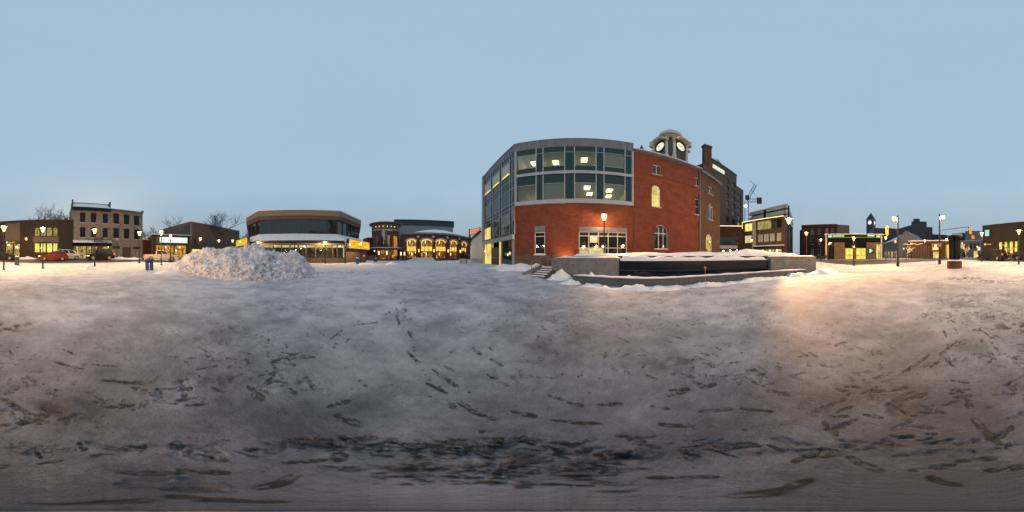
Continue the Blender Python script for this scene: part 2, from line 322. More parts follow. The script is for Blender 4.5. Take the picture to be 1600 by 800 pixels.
M = dict(
    red=brickmat('red brick', (.23, .062, .034), (.16, .043, .027), (.17, .085, .065), .26, .09, var=.42),
    stone=brickmat('rubble stone', (.2, .145, .1), (.12, .088, .062), (.13, .105, .085), .55, .24, .45),
    brown=brickmat('brown stone', (.15, .09, .06), (.10, .06, .04), (.1, .075, .06), .5, .25, .45),
    dkbrick=brickmat('dark brick', (.075, .035, .028), (.055, .028, .022), (.06, .038, .032), var=.4),
    theatre=brickmat('theatre brick', (.15, .052, .038), (.11, .04, .03), (.1, .05, .04), var=.4),
    cream=brickmat('cream brick', (.26, .25, .225), (.2, .195, .18), (.2, .195, .18), var=.5),
    tower=brickmat('tower brick', (.15, .115, .1), (.12, .09, .08), (.115, .095, .085), .5, .25, .3),
    ribbed=mat('ribbed dark panel', (.026, .021, .016), .75, 0, .35, 4, .2, streak=True),
    pale=mat('pale ribbed panel', (.09, .082, .074), .7, 0, .2, 4, .1, streak=True),
    zinc=mat('zinc panel', (.15, .165, .19), .45, .4, .25, 2.5, streak=True),
    alu=mat('aluminium', (.33, .37, .41), .4, .5, .12, 4),
    white=mat('white paint', (.7, .71, .7), .6, 0, .1, 4),
    siding=mat('pale siding', (.5, .51, .47), .7, 0, .12, 3, .1, streak=True),
    teal=glass_dark('teal spandrel', (.012, .034, .038), .12, .35),
    dglass=glass_dark('dark glass'),
    wglass=glass_dark('unlit window glass', (.006, .009, .011), .06, .28),
    black=mat('black metal', (.012, .012, .014), .45, .2, .3, 6),
    darkgrey=mat('dark grey cladding', (.05, .055, .062), .6, .1, .3, 2, streak=True),
    navy=mat('navy cladding', (.022, .035, .055), .55, .2, .3, 1.5, streak=True),
    conc=mat('concrete', (.175, .185, .185), .85, 0, .35, 2.2, .3),
    conc_d=mat('damp concrete', (.085, .1, .108), .75, 0, .3, 2.2, .3),
    pconc=mat('pale concrete', (.36, .34, .3), .8, 0, .2, 1.5, .2),
    granite=glass_dark('polished black granite', (.004, .009, .018), .035, .3),
    snow=snowmat('snow', (.82, .84, .86), (.7, .72, .74), 2.2, .4, .2),
    snowp=snowmat('ploughed snow', (.66, .72, .8), (.36, .39, .42), 2.4, .6, .6),
    beige=mat('beige render', (.175, .158, .128), .75, 0, .15, 2, .1),
    rust=mat('brown band', (.105, .066, .05), .7, 0, .2, 3),
    wood=mat('dark door', (.05, .03, .02), .5, 0, .3, 4),
    cream_p=mat('cream paint', (.5, .48, .4), .6, 0, .15, 3),
    roofd=mat('dark roof', (.03, .034, .04), .7, 0, .3, 2),
    grey_sid=mat('grey siding', (.2, .22, .22), .7, 0, .2, 2, .1),
    asphalt=mat('wet asphalt', (.07, .068, .07), .55, 0, .5, .8, .2),
    kerb=mat('kerb', (.3, .29, .28), .8, 0, .3, 2),
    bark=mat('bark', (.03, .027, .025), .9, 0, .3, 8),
    barklit=mat('lamp-side bark', (.09, .07, .045), .9, 0, .3, 8),  # string-light glow painted into a lighter, warmer copy of the bark
    evergreen=mat('evergreen', (.015, .022, .018), .8, 0, .5, 12),
    xmas=mat('green tree', (.03, .12, .05), .8, 0, .5, 9),
    bluebin=mat('blue plastic', (.02, .075, .2), .5, 0, .25, 5),
    greenbin=mat('dark green metal', (.03, .06, .05), .5, 0, .25, 5),
    clear=clearglass('office glass', (.62, .72, .62), .06),
    shopglass=clearglass('shop glass', (.85, .88, .84), .03),
    room=mat('room wall', (.8, .79, .66), .9, 0, .12, .8),
    roomd=mat('room carpet', (.12, .12, .11), .9, 0, .2, 1),
    ceil_l=emit('ceiling light', (1, .82, .4), 6),
    blind=mat('blind', (.4, .44, .38), .9, 0, .06, 2),
    w_yellow=lit('lit yellow', (1, .8, .14), (.4, .28, .03), 1.25),
    w_dim=lit('lit dim', (.55, .45, .12), (.02, .02, .01), .8),
    w_cream=lit('lit cream', (.9, .75, .35), (.4, .32, .12), 1.0, 1, 1, .55),
    w_orange=lit('lit orange', (1, .5, .08), (.16, .05, .01), 1.0, 2.2, 1.2, .8),
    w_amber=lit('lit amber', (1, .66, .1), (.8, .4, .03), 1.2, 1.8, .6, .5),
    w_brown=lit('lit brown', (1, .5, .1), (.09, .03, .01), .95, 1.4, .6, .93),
    w_shop=lit('lit shop', (1, .7, .2), (.03, .02, .008), .9, 1.5, 1.0, .75),
    w_lobby=lit('lit lobby', (1, .82, .22), (.32, .24, .05), 1.0, 1.2, .5, .55),
    w_faint=lit('faint window', (.1, .12, .1), (.012, .016, .018), .8, 1.5, 1, .8, .2),
    sign_w=emit('white sign light', (.85, 1, .9), 1.1), sign_t=emit('teal sign light', (.55, .95, .85), .9),
    sign_g=emit('green sign light', (.08, .6, .12), .55), sign_g2=emit('pale green sign light', (.6, 1, .6), 1.0),
    sign_y=lit('yellow sign', (1, .72, .04), (.95, .26, .02), .95, .5, 1.5, .62, .02), sign_o=emit('orange sign light', (1, .2, .05), .9), sign_s=emit('salmon sign light', (1, .42, .25), .85),
    sconce=emit('sconce', (1, .72, .3), 2.2), clock=emit('clock face', (1, .96, .68), 1.05), clockp=emit('pink clock face', (.95, .85, 1), 1.2),
    string=emit('string lights', (1, .68, .22), 2.6), flood=emit('site floodlight', (.8, 1, .7), 8), tail=emit('tail lamp', (1, .08, .02), 2.0), headl=emit('head lamp', (1, .8, .45), 2.2),
    sig=mat('signal housing', (.55, .22, .02), .5, 0, .1, 4), orange=mat('orange reflector', (.7, .16, .02), .4, 0, .1, 4), redp=mat('red paint', (.5, .02, .02), .4, 0, .15, 4), strip=emit('pale strip light', (.92, .95, .68), .95), letters=emit('letter lights', (.75, 1, .8), .8),
    banner=lit('pale banner', (.5, .42, .4), (.35, .12, .1), .55, .8, 3, .5, .02), awning=mat('black awning', (.007, .0075, .008), .8, 0, .3, 3, spec=.06), dposter=mat('dark poster', (.018, .02, .02), .8, 0, .6, 5, spec=.06),
    tire=mat('tyre rubber', (.015, .015, .016), .8, 0, .2, 8), rim=mat('rim', (.35, .36, .37), .35, .7, .15, 8), tint=glass_dark('car glass', (.015, .018, .022), .05, .6),
    c_red=mat('red car paint', (.13, .006, .006), .3, .1, .1, 5), c_silver=mat('silver car paint', (.36, .37, .38), .35, .4, .1, 5), c_black=mat('black car paint', (.007, .007, .01), .3, .0, .1, 5, spec=.2), c_white=mat('white car paint', (.34, .31, .28), .35, .0, .1, 5), c_blue=mat('blue grey car paint', (.008, .014, .02), .3, .0, .1, 5, spec=.2),
)

# ------------------------------------------------------------------ ground: one sheet, packed snow trodden down in the square
def build_ground():
    na = 1440
    phis = np.concatenate([np.linspace(89.2, 3.2, 350)])
    rr = H / np.tan(np.radians(phis)); r2 = np.geomspace(rr[-1] * 1.03, 900, 60); rr = np.concatenate([rr, r2]); nr = len(rr)
    aa = np.linspace(0, 2 * np.pi, na, endpoint=False)
    A, Rr = np.meshgrid(aa, rr); X = Rr * np.sin(A); Y = Rr * np.cos(A)
    Z = g(X, Y)
    marks = np.zeros(X.shape); brown = np.zeros(X.shape); disp = np.zeros(X.shape)
    near = Rr < 26
    # low lumps and ruts of the packed snow
    fade = np.clip((22 - Rr) / 12, 0, 1)
    disp += fade * (.05 * (fbm(X * .7, Y * .7, 4, 1) - .5) + .022 * (fbm(X * 3.1, Y * 3.1, 4, 2) - .5))
    fine = fbm(X * 14, Y * 14, 3, 3); mid = fbm(X * 2.2, Y * 2.2, 5, 4); big = fbm(X * .35, Y * .35, 4, 5)
    flat = [X.ravel(), Y.ravel()]; mk = marks.ravel(); br = brown.ravel(); dp = disp.ravel(); fn = fine.ravel(); md = mid.ravel()
    order_r = Rr.ravel()
    def sel(cx, cy, rad):
        # rows of the polar grid that can lie within rad of (cx, cy)
        rc = math.hypot(cx, cy); lo = np.searchsorted(rr, max(rc - rad, 0)); hi = np.searchsorted(rr, rc + rad)
        if hi <= lo: return None
        idx = np.arange(lo * na, hi * na)
        if rc > rad * 1.05:
            ac = math.atan2(cx, cy) % (2 * math.pi); da = math.asin(min(1, rad / rc)) + .02
            k0 = int((ac - da) / (2 * math.pi) * na) - 1; k1 = int((ac + da) / (2 * math.pi) * na) + 2
            cols = np.arange(k0, k1) % na
            idx = (np.arange(lo, hi)[:, None] * na + cols[None, :]).ravel()
        m = (flat[0][idx] - cx) ** 2 + (flat[1][idx] - cy) ** 2 < rad * rad
        return idx[m]
    def stamp(cx, cy, ang, L=.3, W=.105, dark=.8, skid=0, deep=.005, b=0, keep=0):
        rad = L * .62 + .06
        i = sel(cx, cy, rad)
        if i is None or not len(i): return
        dx = flat[0][i] - cx; dy = flat[1][i] - cy; s = (dx * math.cos(ang) + dy * math.sin(ang)) / L; t = (-dx * math.sin(ang) + dy * math.cos(ang)) / W
        s = s + (fn[i] - .5) * .14 + (md[i] - .5) * .12; t = t + (fn[i] - .5) * .4 + (md[i] - .5) * .3
        ph = rng.uniform(0, 50); pat = np.clip((vnoise(flat[0][i] * 11 + ph, flat[1][i] * 11, 12) - .22) * 3.2, keep, 1)
        if skid:
            tw = t / (.55 + .5 * vnoise(s * 3 + ph, np.zeros_like(s), 13)); d = np.maximum(np.abs(s) - .36, 0) * L / (W * .5); d = np.hypot(d * .7, tw * 2); m = np.clip((1.05 - d) * 2.2, 0, 1)
            tex = np.clip(.1 + 1.5 * vnoise(t * 6 + ph, s * L * 9, 8), 0, 1) * np.clip(.1 + 1.7 * vnoise(s * L * 15 + ph, t * 3.0, 9), 0, 1) * (.4 + .6 * pat)
        else:
            w = np.where(s > -.05, .5 * np.sqrt(np.clip(1 - ((s - .16) / .35) ** 2, 0, 1)), .38 * np.sqrt(np.clip(1 - ((s + .3) / .2) ** 2, 0, 1)))
            w = np.maximum(w, np.where(np.abs(s) < .3, .2, 0)); m = np.clip((w - np.abs(t)) * 9, 0, 1)
            bars = np.sin(s * L * 2 * np.pi / rng.uniform(.018, .03) + np.abs(t) * rng.uniform(1, 6) + 2 * fn[i]); tex = np.clip(.8 + .2 * bars if math.hypot(cx, cy) < 1.6 else .65 + .45 * bars, .2, 1) * np.clip(.2 + 1.4 * vnoise(flat[0][i] * 38 + ph, flat[1][i] * 38, 15), 0, 1) * (.2 + .8 * pat)
            e = np.clip(1 - np.abs(w - np.abs(t)) * 9, 0, 1) * (m > 0); tex = np.maximum(tex, e * .7 * pat)
        tex = tex * np.clip(2.0 * (.6 * vnoise(flat[0][i] * 34 + ph, flat[1][i] * 34, 16) + .4 * vnoise(flat[0][i] * 80 + ph, flat[1][i] * 80, 17)) - .35, .05, 1); v = np.clip(m * tex * dark * 2.4, 0, 1)
        mk[i] = np.maximum(mk[i], v); dp[i] -= m * deep
        rim = np.clip(1 - np.abs(np.abs(t) - .62) * 5, 0, 1) * np.clip(1.6 - 3 * np.abs(s), 0, 1) * (m <= 0) * np.clip(fn[i] * 2.4 - .7, 0, 1)
        dp[i] += rim * deep * .7
        if b: br[i] = np.maximum(br[i], m * b)
    def seg(x0, y0, x1, y1, kind='p', dark=.8, W=None):
        a = GP(x0, y0); b = GP(x1, y1); L = math.dist(a, b); cx, cy = (a[0] + b[0]) / 2, (a[1] + b[1]) / 2; ang = math.atan2(b[1] - a[1], b[0] - a[0])
        if kind == 'p': stamp(cx, cy, ang, max(.15, min(L, .32)), W or max(.06, .36 * min(L, .3)), dark, keep=.5)
        else: stamp(cx, cy, ang, L, W or min(.1, .055 + .06 * L), dark, 1, keep=.5)
    def blotch(px, y, ra, rb, amt=.7, bamt=0, ang=0, sc_=6, seed=20):
        cx, cy = GP(px, y); th = az(px); i = sel(cx, cy, max(ra, rb) * 1.4)
        if i is None or not len(i): return
        dx = flat[0][i] - cx; dy = flat[1][i] - cy; tr = dx * math.cos(th) - dy * math.sin(th); rd = dx * math.sin(th) + dy * math.cos(th)
        d = np.sqrt((tr / ra) ** 2 + (rd / rb) ** 2); nn = fbm(flat[0][i] * sc_, flat[1][i] * sc_, 4, seed); m = np.clip((1.15 - d) * 1.4, 0, 1) * np.clip((nn - .44) * 5, 0, 1)
        mk[i] = np.maximum(mk[i], m * amt); br[i] = np.maximum(br[i], m * bamt); dp[i] -= m * .008
    S = [(675, 575, 720, 607, 's'), (667, 598, 700, 615, 's'), (715, 627, 755, 650, 's'), (752, 648, 777, 656, 'p'), (760, 583, 775, 593, 'p'), (780, 596, 795, 603, 'p'),
         (510, 637, 548, 624, 'p'), (522, 645, 566, 666, 'p'), (288, 634, 322, 631, 'p'), (240, 610, 300, 606, 's'), (165, 637, 212, 633, 'p'), (165, 594, 232, 601, 's'), (0, 622, 30, 640, 'p'),
         (140, 570, 187, 573, 's'), (390, 603, 412, 626, 'p'), (195, 738, 276, 740, 's'), (290, 735, 340, 739, 'p'), (455, 722, 495, 720, 'p'), (515, 731, 550, 733, 'p'), (413, 762, 462, 742, 's'),
         (296, 777, 380, 783, 's'), (140, 786, 212, 782, 's'), (855, 617, 881, 626, 'p'), (886, 629, 911, 636, 'p'), (800, 641, 840, 652, 'p'), (862, 657, 945, 662, 's'), (1025, 662, 1125, 666, 's'), (965, 682, 1020, 682, 's'),
         (1013, 634, 1045, 640, 'p'), (1090, 643, 1145, 637, 's'), (1160, 637, 1210, 643, 's'), (1045, 610, 1081, 607, 'p'), (1090, 606, 1120, 600, 'p'), (1120, 590, 1140, 587, 'p'), (1165, 581, 1183, 579, 'p'), (1178, 588, 1200, 582, 'p'), (1190, 604, 1208, 598, 'p'),
         (1270, 643, 1310, 627, 's'), (1284, 671, 1331, 659, 's'), (1298, 651, 1322, 651, 'p'), (1320, 604, 1346, 605, 'p'), (1360, 613, 1382, 610, 'p'), (1384, 612, 1420, 604, 's'), (1415, 625, 1450, 612, 'p'), (1385, 629, 1430, 651, 's'), (1410, 663, 1460, 669, 's'), (1440, 645, 1461, 645, 'p'), (1350, 647, 1381, 653, 'p'),
         (1469, 635, 1502, 625, 'p'), (1485, 614, 1508, 612, 'p'), (1407, 584, 1455, 552, 's'), (1467, 556, 1495, 533, 's'), (1452, 574, 1467, 564, 'p'), (1474, 516, 1479, 528, 's'), (1482, 558, 1487, 572, 's'), (1522, 653, 1566, 696, 's'), (1510, 622, 1520, 640, 'p'),
         (1236, 724, 1280, 705, 'p'), (1330, 714, 1376, 736, 's'), (1460, 747, 1486, 757, 's'), (1008, 746, 1122, 746, 'p'), (1150, 776, 1262, 749, 's'), (1420, 735, 1495, 725, 'p'), (1510, 720, 1545, 717, 'p'), (1560, 734, 1600, 730, 'p'),
         (637, 548, 655, 570, 's'), (638, 517, 644, 528, 's'), (620, 493, 625, 507, 's'), (631, 481, 635, 487, 'p'), (520, 527, 536, 514, 's'), (540, 535, 548, 528, 'p'), (550, 508, 592, 502, 's'), (598, 492, 610, 486, 's'), (475, 467, 496, 471, 's'), (735, 541, 752, 556, 'p'), (766, 560, 786, 572, 's'), (760, 584, 772, 592, 'p'),
         (97, 546, 128, 558, 's'), (82, 565, 130, 578, 's'), (305, 578, 340, 570, 's'), (420, 566, 470, 550, 's'), (440, 560, 500, 556, 's'), (160, 594, 222, 600, 's'), (1140, 568, 1155, 566, 'p'), (1162, 580, 1182, 577, 'p'), (972, 558, 984, 552, 'p'), (995, 556, 1014, 556, 'p'), (1074, 565, 1088, 562, 'p'), (1097, 568, 1112, 570, 'p'),
         (1245, 559, 1263, 556, 'p'), (1303, 541, 1324, 534, 'p'), (1334, 482, 1342, 480, 'p'), (1485, 500, 1493, 505, 'p'), (1503, 505, 1512, 509, 'p'), (1530, 515, 1545, 525, 's')]
    for s in S: seg(*s, dark=1.25)
    for k in range(26):   # ring of dark prints round the camera spot
        px = rng.uniform(0, 1600); y = rng.uniform(688, 712); a = GP(px, y); stamp(a[0], a[1], rng.uniform(0, 6.28), .2, .075, rng.uniform(.3, .8))
    for k in range(17): blotch(440 + k * 24 + rng.uniform(-8, 8), 690 + k * .9 + rng.uniform(-4, 6), .09, .06, .9, .1, sc_=16, seed=k)
    for k in range(14): blotch(820 + k * 13 + rng.uniform(-8, 8), 718 + rng.uniform(-12, 14), .07, .06, .8, .5, sc_=18, seed=k + 3)
    for k in range(12): blotch(620 + k * 17 + rng.uniform(-8, 8), 728 + rng.uniform(-10, 14), .07, .05, .7, .6, sc_=18, seed=k + 9)
    for k in range(60): blotch(rng.uniform(0, 1600), 697 + rng.uniform(-5, 5), .06, .025, .6, 0, sc_=20, seed=k)
    # trodden places: many overlapping steps
    def field(x0, x1, y0, y1, n, dk=.6, skid=.25, ang=None):
        for _ in range(n):
            a = GP(rng.uniform(x0, x1), rng.uniform(y0, y1)); stamp(a[0], a[1], rng.uniform(0, 6.28) if ang is None else ang + rng.normal(0, .3), (lambda q: q)(rng.uniform(.15, .23)), rng.uniform(.06, .08), dk * rng.uniform(.4, 1.2), rng.random() < skid * .4)
    field(280, 490, 535, 615, 46, .95, .6); field(340, 430, 500, 545, 16, .5, .6); field(20, 150, 615, 668, 14, .85, .4); field(0, 60, 545, 610, 14, .6, .4); field(160, 330, 590, 640, 14, .7, .5)
    field(1440, 1600, 440, 500, 260, .8, .4); field(1470, 1600, 495, 570, 50, .95, .4); field(1480, 1600, 570, 620, 7, .8, .5); field(1300, 1460, 600, 665, 9, .9, .4)
    field(800, 1220, 450, 510, 330, .62, .35); field(800, 1220, 505, 600, 70, .7, .2); field(1000, 1230, 560, 620, 6, .5, .2); field(1230, 1430, 520, 600, 26, .6, .2); field(1230, 1460, 440, 530, 110, .45, .3)
    field(604, 650, 425, 500, 60, .6, .4); field(650, 800, 430, 520, 90, .5, .5); field(500, 620, 470, 560, 18, .55, .5); field(380, 520, 440, 540, 40, .45, .6); field(0, 400, 430, 560, 46, .4, .4)
    field(1560, 1600, 530, 700, 6, .7, .4); field(0, 1600, 720, 770, 3, .4, .1)
    for px, y, ra, rb, am, bm in [(12, 511, .55, .3, .75, .8), (40, 506, .3, .15, .5, .6), (1505, 435, 1.6, .9, .6, .75), (1545, 440, 1.6, .8, .45, .5), (1585, 510, .5, .35, .7, .6), (1598, 512, .6, .3, .75, .7), (1500, 470, 1.2, 1.6, .35, .1), (1550, 495, 1.0, .7, .5, .2), (1045, 566, .45, .3, .5, .15), (350, 515, .6, .4, .35, .3), (90, 640, .3, .2, .7, .3), (1390, 635, .35, .25, .6, .15), (300, 532, .5, .2, .3, .3), (860, 530, 1.0, .8, .3, .05), (690, 470, 1.4, .8, .3, .05), (455, 480, 1.3, .6, .3, .05), (560, 426, 3.5, 1.6, .45, .05), (700, 421, 3, 1.4, .3, 0), (330, 596, .4, .2, .5, .1)]:
        blotch(px, y, ra, rb, am, bm)
    def trail(pts, dark=.8, step=.6, jit=.04, skid=.06, L=.21, wob=.085):
        q = [np.array(GP(*p)) for p in pts]; side = 1; carry = 0
        for a, b in zip(q, q[1:]):
            d = b - a; ln = np.hypot(*d); u = d / ln; nrm = np.array([-u[1], u[0]]); t = carry
            while t < ln:
                c = a + u * t + nrm * (side * wob + rng.normal(0, jit)); ang = math.atan2(u[1], u[0]) + side * .12 + rng.normal(0, .12)
                if rng.random() > .12: stamp(c[0], c[1], ang, L * rng.uniform(.85, 1.15), L * .36, dark * rng.uniform(.55, 1.2), rng.random() < skid)
                side = -side; t += step * rng.uniform(.85, 1.15)
            carry = t - ln
    for p, dk in [([(640, 432), (622, 478), (640, 530), (690, 592), (770, 655)], .9), ([(628, 440), (632, 500), (650, 560), (720, 630)], .6), ([(1455, 432), (1472, 480), (1490, 535), (1430, 572), (1395, 592), (1320, 612), (1270, 650)], .9), ([(1590, 430), (1560, 480), (1520, 540), (1450, 615), (1380, 640)], .9), ([(1500, 430), (1530, 500), (1560, 560), (1580, 640)], .8),
                  ([(815, 445), (900, 490), (1000, 515), (1150, 530), (1300, 535)], .6), ([(810, 465), (880, 520), (980, 562), (1100, 600), (1210, 590)], .75), ([(850, 452), (950, 478), (1100, 492), (1250, 480), (1380, 450)], .5), ([(880, 446), (1000, 468), (1150, 470), (1230, 455)], .45), ([(280, 525), (380, 560), (470, 585), (520, 640)], .9), ([(500, 540), (430, 570), (330, 600), (230, 600), (140, 640)], .95), ([(0, 560), (60, 590), (130, 620), (165, 660)], .8), ([(820, 640), (890, 632), (1000, 625), (1120, 595), (1190, 580)], .85), ([(760, 545), (790, 590), (830, 650)], .85), ([(550, 500), (520, 530), (490, 590)], .7), ([(735, 440), (760, 490), (745, 550)], .55), ([(1330, 470), (1260, 560), (1230, 600)], .5), ([(1100, 560), (1150, 600), (1290, 640), (1330, 670)], .8), ([(1600, 600), (1500, 625), (1420, 650), (1350, 690)], .85), ([(0, 480), (100, 500), (250, 505), (400, 480)], .35)]: trail(p, dk)
    # band of dark blotches and small marks round the camera spot
    for k in range(150):
        px = rng.choice([rng.uniform(440, 1000), rng.uniform(440, 800), rng.uniform(0, 1600)]); y = 699 + 8 * math.sin(px / 130) + 6 * math.sin(px / 47) + rng.normal(0, 6); blotch(px, y, rng.uniform(.03, .09), rng.uniform(.015, .035), rng.uniform(.6, 1), .1, sc_=rng.uniform(18, 40), seed=k)
    for k in range(80):
        px = rng.choice([rng.uniform(440, 1000), rng.uniform(0, 1600)]); y = 699 + 8 * math.sin(px / 130) + 6 * math.sin(px / 47) + rng.normal(0, 7); a = GP(px, y); stamp(a[0], a[1], az(px) * -1 + rng.normal(0, .9), rng.uniform(.05, .13), rng.uniform(.025, .06), rng.uniform(.5, 1.1), rng.random() < .4, .008)
    for k in range(110):
        blotch(rng.uniform(600, 1000), 730 + rng.normal(0, 13), rng.uniform(.03, .07), rng.uniform(.01, .03), rng.uniform(.5, 1), .5, sc_=rng.uniform(20, 45), seed=k + 7)
    for k in range(30):
        px = rng.uniform(600, 990); y = 730 + rng.normal(0, 13); a = GP(px, y); stamp(a[0], a[1], -az(px) + rng.normal(0, .8), rng.uniform(.04, .1), rng.uniform(.02, .04), rng.uniform(.4, 1), 0, .006, .5)
    # gravel-sized clods and chips of ice
    for _ in range(520):
        a = GP(rng.uniform(0, 1600), rng.choice([rng.uniform(430, 520), rng.uniform(520, 620), rng.uniform(520, 720)])); rad = rng.uniform(.008, .02) * (1 if rng.random() < .85 else 1.8); rad *= min(1, .35 + math.hypot(*a) / 4); i = sel(a[0], a[1], rad * 2)
        if i is None or not len(i): continue
        d = np.hypot(flat[0][i] - a[0], flat[1][i] - a[1]) / rad + (fn[i] - .5) * 1.6
        if rng.random() < .75: mk[i] = np.maximum(mk[i], np.clip(1.3 - d, 0, 1) * .9)
        else: dp[i] += np.clip(1 - d * d, 0, 1) * rad * .5
    # tyre tracks of the plough, between the square and the theatre
    marks = mk.reshape(X.shape); brown = br.reshape(X.shape); disp = dp.reshape(X.shape)
    for off, wd in ((-1.6, .22), (.1, .22), (1.9, .3), (3.4, .25), (-3.2, .3)):
        xx = X - (-3.9 + off) - .09 * (Y - 10) + .6 * np.sin(Y * .11); m = (Y > 7) & (Y < 48); t = np.clip(1 - np.abs(xx) / wd, 0, 1) * m * np.clip((mid - .42) * 4, 0, 1)
        marks = np.maximum(marks, t * .3); disp = disp - t * .01
    Z = Z + disp
    # icy trodden patches by noise, plus light falloff towards the camera painted in
    wear = np.clip((4.6 - Rr) / 3.8, 0, 1) * .52 + .27 * np.clip((15 - Rr) / 8, 0, 1)
    ice = np.clip(wear * 1.05 + (big - .5) * .5 + (mid - .5) * .6, 0, 1)
    col = np.stack([marks, ice, brown, np.ones_like(marks)], -1).reshape(-1, 4).astype(np.float32)
    nv = nr * na + 1
    co = np.empty((nv, 3), np.float32); co[:-1, 0] = X.ravel(); co[:-1, 1] = Y.ravel(); co[:-1, 2] = Z.ravel(); co[-1] = (0, 0, float(Z[0].mean()))
    j, i = np.meshgrid(np.arange(nr - 1), np.arange(na), indexing='ij'); i2 = (i + 1) % na
    quads = np.stack([j * na + i, j * na + i2, (j + 1) * na + i2, (j + 1) * na + i], -1).reshape(-1, 4)[:, ::-1]
    k = np.arange(na); tris = np.stack([np.full(na, nv - 1), k, (k + 1) % na], -1)[:, ::-1]
    me = bpy.data.meshes.new('ground'); me.vertices.add(nv); me.vertices.foreach_set('co', co.ravel())
    nl = quads.size + tris.size; me.loops.add(nl); me.loops.foreach_set('vertex_index', np.concatenate([quads.ravel(), tris.ravel()]).astype(np.int32))
    npoly = len(quads) + len(tris); me.polygons.add(npoly)
    starts = np.concatenate([np.arange(len(quads)) * 4, len(quads) * 4 + np.arange(len(tris)) * 3]).astype(np.int32); me.polygons.foreach_set('loop_start', starts)
    me.update(calc_edges=True); me.validate()
    me.polygons.foreach_set('use_smooth', [True] * npoly)
    at = me.color_attributes.new('wear', 'FLOAT_COLOR', 'POINT'); at.data.foreach_set('color', np.vstack([col, [[0, .5, 0, 1]]]).astype(np.float32).ravel())
    o = bpy.data.objects.new('ground', me); C.objects.link(o); tag(o, kind='structure')
    m, n = newmat('trodden snow'); L = n.links.new
    ou = N(n, 'ShaderNodeOutputMaterial'); b = N(n, 'ShaderNodeBsdfPrincipled'); L(b.outputs[0], ou.inputs[0]); b.inputs['Specular IOR Level'].default_value = .3
    a = N(n, 'ShaderNodeAttribute', attribute_name='wear'); sp = N(n, 'ShaderNodeSeparateColor'); L(a.outputs['Color'], sp.inputs[0])
    tc = N(n, 'ShaderNodeTexCoord'); nz = N(n, 'ShaderNodeTexNoise', i_Scale=9.0, i_Detail=8.0, i_Roughness=.75); L(tc.outputs['Object'], nz.inputs['Vector'])
    n3 = N(n, 'ShaderNodeTexNoise', i_Scale=1.1, i_Detail=6.0, i_Roughness=.7); L(tc.outputs['Object'], n3.inputs['Vector'])
    sm = N(n, 'ShaderNodeMath', operation='MULTIPLY_ADD', i_1=.5, i_2=-.25); L(nz.outputs['Fac'], sm.inputs[0])
    s2 = N(n, 'ShaderNodeMath', operation='ADD'); L(sm.outputs[0], s2.inputs[0]); L(sp.outputs[1], s2.inputs[1])
    s3 = N(n, 'ShaderNodeMath', operation='MULTIPLY_ADD', i_1=.7, i_2=-.35); L(n3.outputs['Fac'], s3.inputs[0]); s4 = N(n, 'ShaderNodeMath', operation='ADD'); L(s2.outputs[0], s4.inputs[0]); L(s3.outputs[0], s4.inputs[1])
    n5 = N(n, 'ShaderNodeTexNoise', i_Scale=48.0, i_Detail=8.0, i_Roughness=.8); L(tc.outputs['Object'], n5.inputs['Vector'])
    s5 = N(n, 'ShaderNodeMath', operation='MULTIPLY_ADD', i_1=.6, i_2=-.3); L(n5.outputs['Fac'], s5.inputs[0]); s6 = N(n, 'ShaderNodeMath', operation='ADD'); L(s4.outputs[0], s6.inputs[0]); L(s5.outputs[0], s6.inputs[1])
    r0 = ramp(n, SNOW_RAMP); L(s6.outputs[0], r0.inputs[0])
    vo = N(n, 'ShaderNodeTexVoronoi', i_Scale=15.0); L(tc.outputs['Object'], vo.inputs['Vector']); vsep = N(n, 'ShaderNodeSeparateColor'); L(vo.outputs['Color'], vsep.inputs[0])
    vth = N(n, 'ShaderNodeMath', operation='MULTIPLY', i_1=.22); L(vsep.outputs[0], vth.inputs[0]); vth2 = N(n, 'ShaderNodeMath', operation='SUBTRACT', i_1=.1); L(vth.outputs[0], vth2.inputs[0])
    gr = N(n, 'ShaderNodeMath', operation='LESS_THAN'); L(vo.outputs['Distance'], gr.inputs[0]); L(vth2.outputs[0], gr.inputs[1])
    gm = N(n, 'ShaderNodeMath', operation='MULTIPLY', i_1=.85); L(gr.outputs[0], gm.inputs[0])
    r = N(n, 'ShaderNodeMixRGB', blend_type='MIX'); r.inputs[2].default_value = (.05, .045, .04, 1); L(gm.outputs[0], r.inputs[0]); L(r0.outputs[0], r.inputs[1])
    mb_ = N(n, 'ShaderNodeMixRGB', blend_type='MIX'); mb_.inputs[2].default_value = (.055, .04, .02, 1); L(sp.outputs[2], mb_.inputs[0]); L(r.outputs[0], mb_.inputs[1])
    mp = N(n, 'ShaderNodeMath', operation='MULTIPLY_ADD', i_1=.9); L(nz.outputs['Fac'], mp.inputs[0]); mp.inputs[2].default_value = .45
    mm = N(n, 'ShaderNodeMath', operation='MULTIPLY', use_clamp=True); L(mp.outputs[0], mm.inputs[0]); L(sp.outputs[0], mm.inputs[1])
    md_ = N(n, 'ShaderNodeMixRGB', blend_type='MIX'); md_.inputs[2].default_value = (.018, .02, .02, 1); L(mm.outputs[0], md_.inputs[0]); L(mb_.outputs[0], md_.inputs[1]); L(md_.outputs[0], b.inputs['Base Color'])
    rr_ = ramp(n, [(0, (.85,) * 3), (1, (.5,) * 3)]); L(s4.outputs[0], rr_.inputs[0]); L(rr_.outputs[0], b.inputs['Roughness'])
    n2 = N(n, 'ShaderNodeTexNoise', i_Scale=26.0, i_Detail=6.0, i_Roughness=.75); L(tc.outputs['Object'], n2.inputs['Vector'])
    bp = N(n, 'ShaderNodeBump', i_Strength=.8, i_Distance=.022); L(n2.outputs['Fac'], bp.inputs['Height'])
